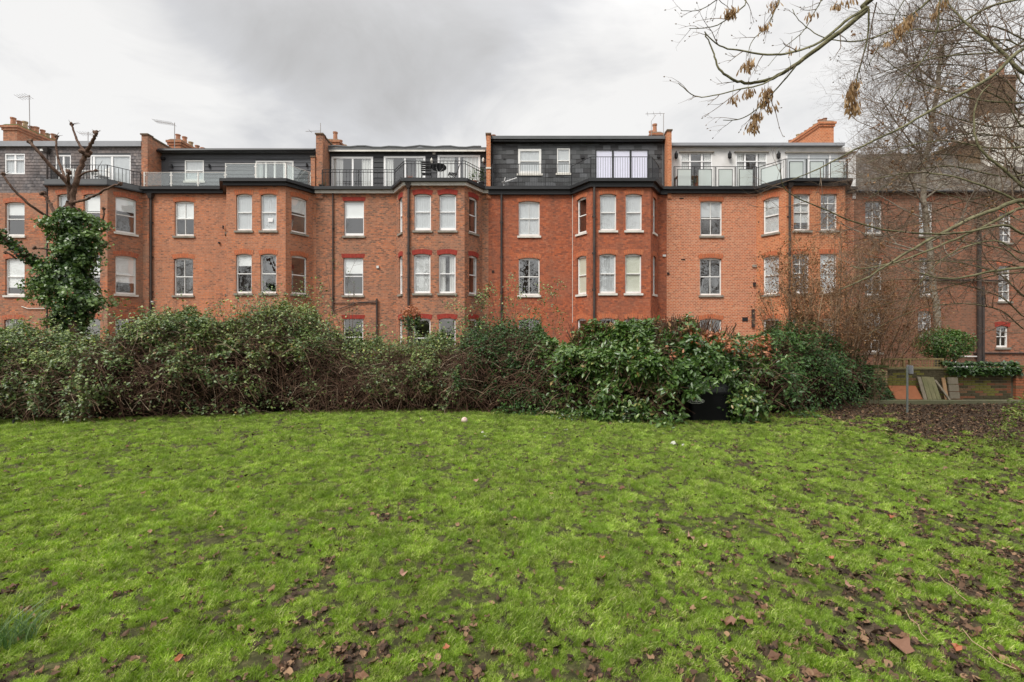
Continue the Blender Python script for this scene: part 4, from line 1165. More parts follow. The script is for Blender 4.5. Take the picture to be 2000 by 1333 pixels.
for sx in (-0.36, 0.36):
    for sy in (-0.26, 0.26):
        m = MB(); m.tube([(sx, sy, 0), (sx, sy, 0.6)], 0.02, 6); m.build('leg', M_garden, t, local=True)

# ------------------------------------------------------------------ leaves and branches
def T_leaf(fold=0.12, w=0.42):
    v = np.array([(0, 0, 0), (0.35, w * 0.5, fold * w), (0.7, w * 0.42, fold * w * 0.6), (1, 0, -0.08), (0.7, -w * 0.42, fold * w * 0.6), (0.35, -w * 0.5, fold * w), (0.5, 0, -0.02)])
    f = np.array([(0, 6, 1, 1), (1, 6, 2, 2), (2, 6, 3, 3), (3, 6, 4, 4), (4, 6, 5, 5), (5, 6, 0, 0)])[:, :3]
    return v, f
def T_diamond(w=0.6, fold=0.15):
    v = np.array([(0, 0, 0), (0.5, w * 0.5, fold), (1, 0, -0.05), (0.5, -w * 0.5, fold)])
    return v, np.array([(0, 1, 2), (0, 2, 3)])
def T_ivy():
    v = np.array([(0, 0, 0), (0.25, 0.5, 0.05), (0.6, 0.35, 0.04), (1, 0, -0.1), (0.6, -0.35, 0.04), (0.25, -0.5, 0.05)])
    return v, np.array([(0, 2, 1), (0, 3, 2), (0, 4, 3), (0, 5, 4)])

def scatter(name, Pn, Nn, size, tmpl, mat, parent=None, off=(0, 0, 0), rnd=None, tilt=0.5, kind='stuff', droop=0.0, rng=RNG):
    """one leaf per point, oriented round Nn with random tilt"""
    n = len(Pn)
    V, Fc = tmpl
    nn = Nn / np.maximum(np.linalg.norm(Nn, axis=1, keepdims=True), 1e-6) + rng.normal(0, tilt, (n, 3))
    nn /= np.linalg.norm(nn, axis=1, keepdims=True)
    r = rng.normal(0, 1, (n, 3)); r[:, 2] -= droop
    t = r - nn * np.sum(r * nn, axis=1, keepdims=True); t /= np.maximum(np.linalg.norm(t, axis=1, keepdims=True), 1e-6)
    b = np.cross(nn, t)
    s = np.broadcast_to(np.asarray(size, dtype=float).reshape(-1, 1, 1), (n, 1, 1))
    out = Pn[:, None, :] + s * (V[None, :, 0:1] * t[:, None, :] + V[None, :, 1:2] * b[:, None, :] + V[None, :, 2:3] * nn[:, None, :])
    k = len(V)
    faces = (Fc[None] + (np.arange(n) * k)[:, None, None]).reshape(-1, Fc.shape[1])
    if rnd is None: rnd = rng.random(n)
    return np_mesh(name, out.reshape(-1, 3), faces, mat, np.repeat(rnd, k), parent, off, kind)

class Branches:
    """collects tubes fast; growth uses python's random"""
    def __init__(s, seed): s.paths = []; s.r = random.Random(seed); s.tips = []
    def grow(s, p, d, L, r, lvl, spec, endr=0.35, keep=True):
        """spec: list per level dict(n, ratio, ang, seg, wob, up)"""
        R = s.r; sp = spec[lvl]
        n = sp['seg']; p = Vector(p); d = Vector(d).normalized()
        pts = [p.copy()]; rad = [r]
        dirs = [d.copy()]
        for i in range(n):
            d = (d + Vector((R.gauss(0, 1), R.gauss(0, 1), R.gauss(0, 1))) * sp['wob'] + Vector((0, 0, sp['up']))).normalized()
            p = p + d * (L / n); pts.append(p.copy()); dirs.append(d.copy())
            rad.append(r * (1 - (1 - endr) * (i + 1) / n))
        s.paths.append((pts, rad))
        if lvl + 1 < len(spec): s.side(pts, dirs, rad, L, lvl, spec)
        else: s.tips.append((pts[-1], dirs[-1]))
        return pts, dirs, rad
    def side(s, pts, dirs, rad, L, lvl, spec):
        R = s.r; nx = spec[lvl + 1]; n = len(pts) - 1
        cnt = nx['n']
        for k in range(cnt):
            t = nx.get('t0', 0.25) + (1 - nx.get('t0', 0.25)) * (k + R.random()) / cnt
            i = min(int(t * n), n - 1); f = t * n - i
            q = pts[i].lerp(pts[i + 1], f); dd = dirs[i]
            ax = dd.orthogonal().normalized(); ax.rotate(Matrix.Rotation(R.random() * 2 * math.pi, 3, dd))
            ang = math.radians(nx['ang'] * (0.7 + 0.6 * R.random()))
            nd_ = dd.copy(); nd_.rotate(Matrix.Rotation(ang, 3, ax))
            LL = nx['len'] * (0.55 + 0.75 * R.random()) * (1.15 - 0.55 * t)
            rr = min(rad[min(i, len(rad) - 1)] * 0.7, nx['r'])
            s.grow(q, nd_, LL, rr, lvl + 1, spec)
    def along(s, pts, r0, r1, spec, lvl=0):
        """a hand-laid limb, then side growth from spec[lvl+1]"""
        P_ = [Vector(p) for p in pts]
        # resample with Catmull-Rom
        out = []
        for i in range(len(P_) - 1):
            p0 = P_[max(i - 1, 0)]; p1 = P_[i]; p2 = P_[i + 1]; p3 = P_[min(i + 2, len(P_) - 1)]
            for k in range(5):
                t = k / 5
                out.append(0.5 * ((2 * p1) + (p2 - p0) * t + (2 * p0 - 5 * p1 + 4 * p2 - p3) * t * t + (3 * p1 - p0 - 3 * p2 + p3) * t * t * t))
        out.append(P_[-1].copy())
        n = len(out)
        j = [Vector((s.r.gauss(0, 1), s.r.gauss(0, 1), s.r.gauss(0, 1))) * r0 * 0.13 for _ in out]
        out = [o + (jj if 0 < i < n - 1 else Vector((0, 0, 0))) for i, (o, jj) in enumerate(zip(out, j))]
        rad = [r0 + (r1 - r0) * i / (n - 1) for i in range(n)]
        dirs = [(out[min(i + 1, n - 1)] - out[max(i - 1, 0)]).normalized() for i in range(n)]
        s.paths.append((out, rad))
        if spec and lvl + 1 < len(spec): s.side(out, dirs, rad, 1, lvl, spec)
        return out, dirs, rad
    def mesh(s, name, mat, parent, off, thin=None, kind=None, rmin=0.0, rmax=9.0):
        V, Fa, base = [], [], 0
        rn = []
        for pts, rad in s.paths:
            if not (rmin <= rad[0] < rmax): continue
            sides = 7 if rad[0] > 0.05 else (5 if rad[0] > 0.02 else 3)
            ref = None; n = len(pts); h = s.r.random()
            for i, p in enumerate(pts):
                t = (pts[min(i + 1, n - 1)] - pts[max(i - 1, 0)]).normalized()
                ref = t.orthogonal().normalized() if ref is None else (ref - t * ref.dot(t)).normalized()
                b = t.cross(ref)
                for k in range(sides):
                    a = 2 * math.pi * k / sides
                    V.append(p + (ref * math.cos(a) + b * math.sin(a)) * rad[i]); rn.append(h)
            for i in range(n - 1):
                for k in range(sides):
                    k2 = (k + 1) % sides
                    Fa.append((base + i*sides + k, base + i*sides + k2, base + (i+1)*sides + k2, base + (i+1)*sides + k))
            base += n * sides
        if not Fa: return None
        return np_mesh(name, np.array([tuple(v) for v in V]), np.array(Fa), mat, np.array(rn), parent, off, kind)

exec_marker = None
# ------------------------------------------------------------------ ground
def interp(x, tab):
    xs, ys = zip(*tab); return np.interp(x, xs, ys)
BASE = [(-300, 826), (0, 826), (200, 826), (400, 819), (600, 809), (800, 806), (1000, 807), (1100, 818), (1200, 826), (1300, 831), (1430, 823), (1500, 815), (1600, 804), (1690, 786), (1800, 786)]
def mud_amount(x, y):
    """0 grass .. 1 bare earth, from place on the lawn"""
    px = 1000 + x / np.maximum(y, 0.5) * F
    right = np.clip((px - 1050) / 850, 0, 1) * np.clip((7.5 - y) / 4 + 0.55, 0.3, 1)
    near = np.clip((5.2 - y) / 2.6, 0, 1)
    corner = np.clip((x - 6.0 - (11.5 - y) * 0.35) / 4.5, 0, 1) * np.clip((y - 6) / 4.0, 0, 1)
    n = 0.5 * (fbm(x * 1.2, y * 1.2, 3, 3) - 0.5) / 0.13 + 0.85 * (fbm(x * 5.5, y * 5.5, 9, 2) - 0.5) / 0.19 + 0.95 * (fbm(x * 15, y * 15, 10, 2) - 0.5) / 0.19
    thr = 2.05 - right * 2.15 - near * 1.15 - corner * 5.0
    m = (n - thr) / 1.0
    return np.clip(m, 0, 1)
def zground(x, y):
    return 0.05 * (fbm(np.asarray(x) * 0.5, np.asarray(y) * 0.5, 21, 3) - 0.5) + 0.025 * (fbm(np.asarray(x) * 3, np.asarray(y) * 3, 22, 3) - 0.5)

gx = np.arange(-22, 22.01, 0.11); gy = np.arange(-1.0, 19.01, 0.11)
GX, GY = np.meshgrid(gx, gy)
GZ = zground(GX, GY)
Vg = np.stack([GX, GY, GZ], -1).reshape(-1, 3)
nx_, ny_ = len(gx), len(gy)
idx = np.arange(nx_ * ny_).reshape(ny_, nx_)
Fg = np.stack([idx[:-1, :-1], idx[:-1, 1:], idx[1:, 1:], idx[1:, :-1]], -1).reshape(-1, 4)
m, nt, nd, lk, out = newmat('lawn_earth')
b = nd.new('ShaderNodeBsdfPrincipled'); lk.new(b.outputs[0], out.inputs[0])
tcn = nd.new('ShaderNodeTexCoord'); at = nd.new('ShaderNodeAttribute'); at.attribute_name = 'rnd'
na = N_noise(nt, tcn.outputs['Object'], 14, 6, 0.7); nb = N_noise(nt, tcn.outputs['Object'], 3, 4)
r1 = nd.new('ShaderNodeValToRGB'); setramp(r1, [(0.3, (0.028, 0.020, 0.013)), (0.5, (0.065, 0.046, 0.030)), (0.7, (0.14, 0.10, 0.068))]); lk.new(na, r1.inputs[0])
r2 = nd.new('ShaderNodeValToRGB'); setramp(r2, [(0.3, (0.022, 0.020, 0.010)), (0.5, (0.045, 0.046, 0.016)), (0.75, (0.11, 0.10, 0.045))]); lk.new(na, r2.inputs[0])
cc = N_mix(nt, at.outputs['Fac'], r2.outputs[0], r1.outputs[0])
lk.new(cc, b.inputs['Base Color']); b.inputs['Roughness'].default_value = 0.95; b.inputs['Specular IOR Level'].default_value = 0.2
bp = nd.new('ShaderNodeBump'); bp.inputs['Strength'].default_value = 0.9; bp.inputs['Distance'].default_value = 0.04
lk.new(na, bp.inputs['Height']); lk.new(bp.outputs[0], b.inputs['Normal'])
M_lawn = m
lawn = np_mesh('lawn', Vg, Fg, M_lawn, mud_amount(GX, GY).ravel(), smooth=True)
tagit(lawn, 'green lawn with muddy patches', None, kind='structure')
M_soil = plain('far_soil', (0.06, 0.045, 0.03), 0.95, 0.1, var=0.4, scale=1.5, bump=0.6)
m = MB(); S = 400
m.face([(-S, -S, -0.1), (S, -S, -0.1), (S, S, -0.1), (-S, S, -0.1)])
g = m.build('ground', M_soil); tagit(g, 'bare ground around and beyond the lawn', None, kind='structure')

# ---- grass tufts as instances
def grass_variation(m):
    """each tuft its own tone, and broad lime and deep green patches"""
    nt = m.node_tree; nd, lk = nt.nodes, nt.links
    ramp_ = [n for n in nd if n.type == 'VALTORGB'][0]
    oi = nd.new('ShaderNodeObjectInfo'); ge = nd.new('ShaderNodeNewGeometry')
    n1 = N_noise(nt, ge.outputs['Position'], 1.6, 3); n2 = N_noise(nt, ge.outputs['Position'], 7.0, 2)
    a = nd.new('ShaderNodeMath'); a.operation = 'MULTIPLY'; lk.new(N_range(nt, oi.outputs['Random'], 0, 1, 0.6, 1.4), a.inputs[0]); lk.new(N_range(nt, n1, 0.3, 0.7, 0.78, 1.22), a.inputs[1])
    b = nd.new('ShaderNodeMath'); b.operation = 'MULTIPLY'; lk.new(a.outputs[0], b.inputs[0]); lk.new(N_range(nt, n2, 0.3, 0.7, 0.75, 1.25), b.inputs[1])
    tint = N_mix(nt, N_range(nt, N_noise(nt, ge.outputs['Position'], 2.7, 3), 0.4, 0.65, 0, 0.55), ramp_.outputs[0], (0.13, 0.23, 0.026))
    sc_ = nd.new('ShaderNodeVectorMath'); sc_.operation = 'SCALE'; lk.new(tint, sc_.inputs[0]); lk.new(b.outputs[0], sc_.inputs['Scale'])
    for l in list(lk):
        if l.from_node == ramp_ and l.to_node.type in ('BSDF_PRINCIPLED', 'HUE_SAT'): lk.new(sc_.outputs[0], l.to_socket)
M_grass = leaf_mat('grass_blade', [(0.0, (0.090, 0.155, 0.014)), (0.35, (0.205, 0.315, 0.034)), (0.7, (0.31, 0.43, 0.062)), (0.9, (0.45, 0.52, 0.16)), (1.0, (0.62, 0.57, 0.32))], rough=0.5, spec=0.35, trans=0.35)
grass_variation(M_grass)
tuft_col = bpy.data.collections.new('grass_tufts')
def tuft(seed, n, hgt, spread, lean):
    rg = np.random.default_rng(seed); V, Fc, R = [], [], []
    for i in range(n):
        a = rg.random() * 6.283; q = spread * math.sqrt(rg.random()); x, y = q * math.cos(a), q * math.sin(a)
        h = hgt * (0.5 + 0.8 * rg.random()); w = 0.0011 + 0.0011 * rg.random()
        la = rg.random() * 6.283; ll = h * lean * (0.4 + rg.random())
        px_, py_ = -math.sin(la + 1.2) * w, math.cos(la + 1.2) * w
        k = len(V); c_ = rg.random()
        for t in (0, 0.45, 0.8):
            ox, oy = x + math.cos(la) * ll * t * t, y + math.sin(la) * ll * t * t; z = h * t * (1 - 0.25 * t * lean)
            ww = 1 - 0.45 * t
            V += [(ox - px_ * ww, oy - py_ * ww, z), (ox + px_ * ww, oy + py_ * ww, z)]
        V.append((x + math.cos(la) * ll, y + math.sin(la) * ll, h * (1 - 0.25 * lean)))
        R += [c_] * 7
        Fc += [(k, k+1, k+3), (k, k+3, k+2), (k+2, k+3, k+5), (k+2, k+5, k+4), (k+4, k+5, k+6)]
    me = bpy.data.meshes.new('grass_tuft'); me.from_pydata(V, [], Fc)
    a = me.attributes.new('rnd', 'FLOAT', 'POINT'); a.data.foreach_set('value', np.array(R, dtype=np.float32))
    me.materials.append(M_grass); o = bpy.data.objects.new('grass_tuft', me); tuft_col.objects.link(o)
for s_ in range(8): tuft(s_, 36, 0.029 + 0.005 * (s_ % 4), 0.035, 0.5 + 0.12 * (s_ % 3))

def gn_instances(name, pts, scl, rotz, tilt, idxs, coll, mat=None):
    n = len(pts)
    me = bpy.data.meshes.new(name); me.vertices.add(n); me.vertices.foreach_set('co', np.asarray(pts, dtype=np.float32).ravel())
    a = me.attributes.new('scl', 'FLOAT', 'POINT'); a.data.foreach_set('value', np.asarray(scl, dtype=np.float32))
    a = me.attributes.new('rot', 'FLOAT_VECTOR', 'POINT')
    rv = np.stack([tilt[:, 0], tilt[:, 1], rotz], -1).astype(np.float32); a.data.foreach_set('vector', rv.ravel())
    a = me.attributes.new('pick', 'INT', 'POINT'); a.data.foreach_set('value', np.asarray(idxs, dtype=np.int32))
    o = bpy.data.objects.new(name, me); COL.objects.link(o)
    ng = bpy.data.node_groups.new(name + '_nodes', 'GeometryNodeTree')
    ng.interface.new_socket('Geometry', in_out='INPUT', socket_type='NodeSocketGeometry')
    ng.interface.new_socket('Geometry', in_out='OUTPUT', socket_type='NodeSocketGeometry')
    N, Lk = ng.nodes, ng.links
    gi = N.new('NodeGroupInput'); go = N.new('NodeGroupOutput')
    ip = N.new('GeometryNodeInstanceOnPoints'); ci = N.new('GeometryNodeCollectionInfo')
    ci.inputs['Collection'].default_value = coll; ci.inputs['Separate Children'].default_value = True; ci.inputs['Reset Children'].default_value = True
    ip.inputs['Pick Instance'].default_value = True
    def attr(nm, typ):
        q = N.new('GeometryNodeInputNamedAttribute'); q.data_type = typ; q.inputs['Name'].default_value = nm; return q.outputs['Attribute']
    Lk.new(gi.outputs[0], ip.inputs['Points']); Lk.new(ci.outputs[0], ip.inputs['Instance'])
    Lk.new(attr('pick', 'INT'), ip.inputs['Instance Index']); Lk.new(attr('scl', 'FLOAT'), ip.inputs['Scale'])
    er = N.new('FunctionNodeEulerToRotation'); Lk.new(attr('rot', 'FLOAT_VECTOR'), er.inputs[0]); Lk.new(er.outputs[0], ip.inputs['Rotation'])
    Lk.new(ip.outputs[0], go.inputs[0])
    md = o.modifiers.new('scatter', 'NODES'); md.node_group = ng
    return o

def base_y(x):
    """distance of the planting's front edge at world x"""
    x = np.asarray(x, dtype=float); y = np.full_like(x, 12.5)
    for _ in range(6): y = HC * F / (interp(1000 + x / y * F, BASE) - 646)
    return y
# more tufts close to the camera, fewer far off (each covers more pixels when near)
NT = 330000
ty = 2.2 + (16 - 2.2) * RNG.random(NT) ** 1.25
tx = (RNG.random(NT) * 2 - 1) * (1.10 * ty + 1.2)
ok = (ty < base_y(tx) + 0.5)
mu = mud_amount(tx, ty)
ok &= RNG.random(NT) > mu * 0.98
clump = 0.5 * fbm(tx * 8, ty * 8, 37, 2) + 0.5 * fbm(tx * 19, ty * 19, 38, 2)
ok &= RNG.random(NT) < np.clip(4.2 * (clump - 0.36), 0.03, 1)
patchy = fbm(tx * 2.2, ty * 2.2, 31, 3)
tx, ty, mu, patchy, clump = tx[ok], ty[ok], mu[ok], patchy[ok], clump[ok]
far = np.clip(ty / 9.0, 0.35, 1.3)
scl = (0.75 + 0.9 * (patchy - 0.4)) * (0.45 + 1.7 * (clump - 0.2)) * (0.6 + 0.7 * RNG.random(len(tx))) * (1.0 - 0.35 * mu) * (0.9 + 0.35 * far)
gr = gn_instances('grass', np.stack([tx, ty, zground(tx, ty) - 0.004], -1), scl, RNG.random(len(tx)) * 6.283, RNG.normal(0, 0.16, (len(tx), 2)), RNG.integers(0, 8, len(tx)), tuft_col)
tagit(gr, 'short green grass covering the lawn', 'grass', kind='stuff')
print('grass tufts', len(tx))

# ------------------------------------------------------------------ fallen leaves
M_litter = leaf_mat('dead_leaf_dark', [(0.0, (0.022, 0.015, 0.011)), (0.45, (0.060, 0.038, 0.025)), (0.8, (0.13, 0.078, 0.048)), (1.0, (0.27, 0.17, 0.10))], rough=0.7, spec=0.15, trans=0.1)
M_leafbr = leaf_mat('dead_leaf_brown', [(0.0, (0.055, 0.030, 0.020)), (0.5, (0.11, 0.058, 0.035)), (1.0, (0.20, 0.11, 0.065))], rough=0.65, spec=0.2, trans=0.15)
M_leafor = plain('dead_leaf_orange', (0.26, 0.085, 0.035), 0.55, 0.4, var=0.3, scale=30)
M_leafpk = plain('dead_leaf_pale', (0.26, 0.15, 0.105), 0.6, 0.3, var=0.25, scale=30)
M_leafpl = plain('plane_leaf_brown', (0.15, 0.075, 0.045), 0.6, 0.3, var=0.3, scale=40)
def crumpled(seed, lobes=5, amp=0.25, curl=0.25):
    rr = random.Random(seed); n = lobes * 2; V = [(0, 0, 0.02)]
    for i in range(n):
        a = 2 * math.pi * i / n; r = (1.0 if i % 2 == 0 else (0.62 if seed in (11, 27) else 0.78)) * (0.7 + 0.55 * rr.random()) * 0.5
        V.append((r * math.cos(a), r * math.sin(a) * 0.8, curl * 1.6 * r * rr.random() + 0.09 * rr.gauss(0, 1)))
    Fc = [(0, 1 + i, 1 + (i + 1) % n) for i in range(n)]
    return np.array(V), np.array(Fc)
# scattered mass (joined), lying in the bare patches
NL = 170000
lx = None
ly = 2.3 + (15.5 - 2.3) * RNG.random(NL) ** 1.1
lx = (RNG.random(NL) * 2 - 1) * (1.10 * ly + 1.0)
mm = mud_amount(lx, ly)
cor = np.clip((lx - 5.8 - (11.5 - ly) * 0.35) / 4.0, 0, 1) * (ly > 7)
cor = np.maximum(cor, (ly > base_y(lx) - 0.45) * (lx > 1.0) * 0.7)
clus = np.clip((fbm(lx * 6, ly * 6, 57, 2) - 0.5) * 5, 0, 1)
busy = np.clip((1000 + lx / ly * F - 1000) / 700, 0, 1) * 0.8 + np.clip((5.5 - ly) / 2.5, 0, 1) * 0.8 + 0.18
kp = (RNG.random(NL) < 0.018 + 0.16 * clus * np.clip(busy, 0, 1) + 0.55 * mm ** 1.5 + 0.5 * cor) & (ly < base_y(lx) + 0.7)
lx, ly = lx[kp], ly[kp]
print('litter', len(lx))
third = len(lx) // 3
lit = thing('leaf_litter', 'dark decaying leaf litter strewn over the bare muddy patches', 'leaf litter', (0, 0, 0)); lit['kind'] = 'stuff'
for k in range(3):
    sl = slice(k * third, (k + 1) * third)
    X, Y = lx[sl], ly[sl]; n = len(X)
    Pn = np.stack([X, Y, zground(X, Y) + 0.008 + 0.018 * RNG.random(n)], -1)
    scatter('dead_leaves', Pn, np.tile((0, 0, 1.0), (n, 1)), 0.022 + 0.046 * RNG.random(n) ** 1.7, crumpled(k, 4 + k, curl=0.5), M_litter, lit, tilt=0.35)
# single leaves one can pick out
leaf_me = []
for k in range(6):
    V, Fc = crumpled(50 + k, 5, curl=0.4)
    for mat_, tag_ in ((M_litter, 'd'), (M_leafbr, 'b')):
        me = bpy.data.meshes.new('fallen_leaf'); me.from_pydata([tuple(v) for v in V], [], [tuple(f) for f in Fc])
        a = me.attributes.new('rnd', 'FLOAT', 'POINT'); a.data.foreach_set('value', np.full(len(V), 0.25 + 0.13 * k, dtype=np.float32))
        me.materials.append(mat_); leaf_me.append(me)
cnt = 0; rr = random.Random(5)
while cnt < 230:
    y = 3.0 + 6.5 * rr.random() ** 1.6; x = (rr.random() * 2 - 1) * 1.06 * y
    mu_ = float(mud_amount(np.array([x]), np.array([y]))[0])
    if rr.random() > 0.05 + 0.12 * max(0, min(1, x / y)) + 0.8 * mu_: continue
    z = float(zground(np.array([x]), np.array([y]))[0])
    o = link_mesh('fallen_leaf', leaf_me[rr.randrange(len(leaf_me))], None, (x, y, z + 0.018), (rr.gauss(0, 0.3), rr.gauss(0, 0.3), rr.random() * 6.28), (1, 1, 1))
    s_ = 0.04 + 0.055 * rr.random(); o.scale = (s_, s_, s_)
    tagit(o, 'small brown crumpled dead leaf lying loose on the grass', 'leaf', 'dead leaves scattered on the grass'); cnt += 1
def ground_pt(px, py):
    Y = HC * F / (py - 646); x = PX(px, Y); return x, Y, float(zground(np.array([x]), np.array([Y]))[0])
def one_leaf(px, py, size, mat, label, lobes=5, rz=0.0, curl=0.3, seed=1, name='fallen_leaf'):
    x, y, z = ground_pt(px, py); V, Fc = crumpled(seed, lobes, curl=curl)
    b_ = MB(); b_.v = [tuple(v) for v in V]; b_.f = [tuple(int(i) for i in f) for f in Fc]; b_.uv = [(0, 0)] * (3 * len(b_.f))
    o = link_mesh(name, b_.mesh(name, mat), None, (x, y, z + 0.035), (0.3, 0.1, rz), (size, size, size))
    tagit(o, label, 'leaf'); return o
one_leaf(1755, 1272, 0.24, M_leafpl, 'largest brown lobed plane leaf near the bottom right corner', 5, 0.5, 0.35, 11)
one_leaf(1455, 1222, 0.13, M_leafpl, 'dull brown leaf beside a larger one in the muddy patch, lower right', 4, 0.2, 0.3, 12)
one_leaf(1418, 1226, 0.13, M_leafpl, 'brown curled leaf touching its neighbour in the muddy patch, lower right', 5, 1.2, 0.5, 13)
one_leaf(1660, 1153, 0.13, M_leafpk, 'flat pinkish brown leaf on grass, above the largest plane leaf', 4, 0.1, 0.2, 14)
one_leaf(1349, 1060, 0.11, M_leafpk, 'pale pinkish leaf, the upper one of two on the grass', 5, 0.9, 0.4, 15)
one_leaf(1374, 1078, 0.10, M_leafpk, 'pale pinkish leaf, the lower one of two on the grass', 4, 2.0, 0.5, 16)
one_leaf(1623, 1100, 0.055, M_leafor, 'small bright orange curled leaf on open grass right of centre', 3, 0.4, 0.8, 17)
one_leaf(1738, 1018, 0.08, M_leafor, 'orange red leaf on the grass toward the right edge', 4, 0.4, 0.6, 18)
one_leaf(346, 1305, 0.06, M_leafor, 'orange narrow leaf standing among dark leaves at the bottom left', 3, 0.8, 1.0, 19)
one_leaf(786, 1128, 0.08, M_leafpk, 'pale beige leaf alone on green grass left of centre', 4, 0.4, 0.5, 20)
one_leaf(872, 1278, 0.06, M_leafor, 'small rust leaf near the bottom edge left of centre', 4, 0.4, 0.5, 21)
one_leaf(1175, 1098, 0.06, M_leafor, 'tiny orange leaf in a dark patch at the lower middle', 4, 0.4, 0.5, 22)
one_leaf(928, 943, 0.09, M_leafpk, 'brownish leaf lying in the middle of the lawn', 4, 0.4, 0.5, 23)
one_leaf(840, 960, 0.07, M_leafbr, 'dark leaf in the middle of the lawn left of another', 4, 0.4, 0.5, 24)
one_leaf(466, 955, 0.05, M_leafor, 'tiny rust leaf on the left half of the lawn', 4, 0.4, 0.5, 25)
one_leaf(1866, 1275, 0.07, M_leafor, 'small tan leaf right of the largest plane leaf', 4, 0.4, 0.5, 26)
one_leaf(1990, 988, 0.13, M_leafpl, 'red brown leaf at the right edge of the lawn', 5, 0.4, 0.4, 27)
# twigs on the ground
M_twig = plain('dry_twig', (0.30, 0.21, 0.13), 0.8, 0.2, var=0.25, scale=20)
def ground_twig(pxs, r, label):
    pts = []
    for px, py in pxs:
        x, y, z = ground_pt(px, py); pts.append((x, y, z + 0.04))
    m = MB(); m.tube(pts, r, 5); o = m.build('twig', M_twig); tagit(o, label, 'twig')
ground_twig([(1833, 1134), (1845, 1149), (1861, 1158), (1870, 1172), (1888, 1186)], 0.004, 'long pale bare twig lying slanted on the grass near the right edge')
ground_twig([(1636, 1062), (1650, 1063), (1662, 1065), (1684, 1063)], 0.005, 'short straight pale twig lying level on the grass, right of centre')
ground_twig([(1768, 1200), (1777, 1218), (1793, 1230), (1799, 1248), (1812, 1262)], 0.003, 'thin tan twig passing just right above the largest plane leaf')
ground_twig([(1880, 1240), (1899, 1264), (1930, 1284), (1950, 1305), (1985, 1320)], 0.0035, 'thin pale twig running down to the bottom right corner')

# a tall coarse clump of grass at the lower left
M_clump = leaf_mat('coarse_grass', [(0.0, (0.05, 0.10, 0.03)), (0.6, (0.10, 0.17, 0.06)), (1.0, (0.17, 0.24, 0.11))], rough=0.4, trans=0.3)
x0c, y0c, z0c = ground_pt(28, 1262)
V, Fc, R_ = [], [], []
rg = np.random.default_rng(77)
for i in range(90):
    a = rg.random() * 6.28; q = 0.12 * math.sqrt(rg.random()); x, y = x0c + q * math.cos(a), y0c + q * math.sin(a)
    h = 0.16 + 0.16 * rg.random(); la = rg.random() * 6.28; ll = h * (0.2 + 0.6 * rg.random()); w = 0.004
    k = len(V)
    for t in (0, 0.3, 0.6, 0.85):
        ox, oy = x + math.cos(la) * ll * t * t, y + math.sin(la) * ll * t * t; z = z0c + h * t * (1 - 0.2 * t); ww = w * (1 - 0.6 * t)
        V += [(ox - math.sin(la + 1) * ww, oy + math.cos(la + 1) * ww, z), (ox + math.sin(la + 1) * ww, oy - math.cos(la + 1) * ww, z)]
    V.append((x + math.cos(la) * ll, y + math.sin(la) * ll, z0c + h * 0.8)); R_ += [rg.random()] * 9
    for j in (0, 2, 4): Fc += [(k+j, k+j+1, k+j+3), (k+j, k+j+3, k+j+2)]
    Fc.append((k+6, k+7, k+8))
gc = np_mesh('grass_clump', np.array(V), np.array(Fc), M_clump, np.array(R_)); tagit(gc, 'tall coarse bluish green grass clump near the bottom left corner', 'grass clump')

# ------------------------------------------------------------------ the long thicket and hedge
M_bramble = leaf_mat('bramble_leaf', [(0.0, (0.024, 0.050, 0.012)), (0.35, (0.062, 0.108, 0.024)), (0.65, (0.15, 0.205, 0.050)), (0.88, (0.27, 0.31, 0.115)), (0.96, (0.30, 0.36, 0.05)), (1.0, (0.28, 0.15, 0.05))], rough=0.42, spec=0.5, trans=0.18, big=(0.055, 0.10, 0.03), big_amt=0.5)
M_darkleaf = leaf_mat('evergreen_leaf', [(0.0, (0.012, 0.034, 0.008)), (0.5, (0.028, 0.070, 0.014)), (0.85, (0.06, 0.125, 0.025)), (1.0, (0.10, 0.18, 0.04))], rough=0.45, spec=0.3, trans=0.12)
M_laurel = leaf_mat('laurel_leaf', [(0.0, (0.018, 0.045, 0.010)), (0.4, (0.045, 0.095, 0.020)), (0.75, (0.095, 0.165, 0.035)), (0.93, (0.20, 0.27, 0.085)), (1.0, (0.28, 0.20, 0.07))], rough=0.34, spec=0.5, trans=0.2)
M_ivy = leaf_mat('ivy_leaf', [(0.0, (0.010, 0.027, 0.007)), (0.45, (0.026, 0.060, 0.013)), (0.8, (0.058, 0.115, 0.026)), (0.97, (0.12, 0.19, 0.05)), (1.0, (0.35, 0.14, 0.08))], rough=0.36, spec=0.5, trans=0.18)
M_redleaf = leaf_mat('dried_red_leaf', [(0.0, (0.20, 0.07, 0.035)), (0.5, (0.36, 0.13, 0.065)), (1.0, (0.46, 0.23, 0.13))], rough=0.6, spec=0.3, trans=0.25)
M_brownleaf = leaf_mat('withered_leaf', [(0.0, (0.10, 0.05, 0.025)), (0.5, (0.22, 0.12, 0.06)), (1.0, (0.36, 0.23, 0.12))], rough=0.7, spec=0.2, trans=0.25)
M_stem = leaf_mat('bramble_stem', [(0.0, (0.04, 0.02, 0.013)), (0.6, (0.085, 0.045, 0.028)), (0.92, (0.15, 0.095, 0.06)), (1.0, (0.30, 0.24, 0.17))], rough=0.75, spec=0.2, trans=0.02)
M_core = plain('thicket_shade', (0.018, 0.014, 0.009), 1.0, 0.0, var=0.5, scale=6, bump=0.8)  # near-black colour that paints the shade deep inside the foliage
M_bark = bark_mat('bark_grey_brown', (0.045, 0.035, 0.028), (0.12, 0.095, 0.075), (0.20, 0.17, 0.13))
M_barkg = bark_mat('bark_mossy', (0.05, 0.045, 0.028), (0.12, 0.115, 0.06), (0.22, 0.20, 0.12))
M_barkt = bark_mat('bark_twig', (0.065, 0.045, 0.033), (0.14, 0.10, 0.072), (0.26, 0.20, 0.14))
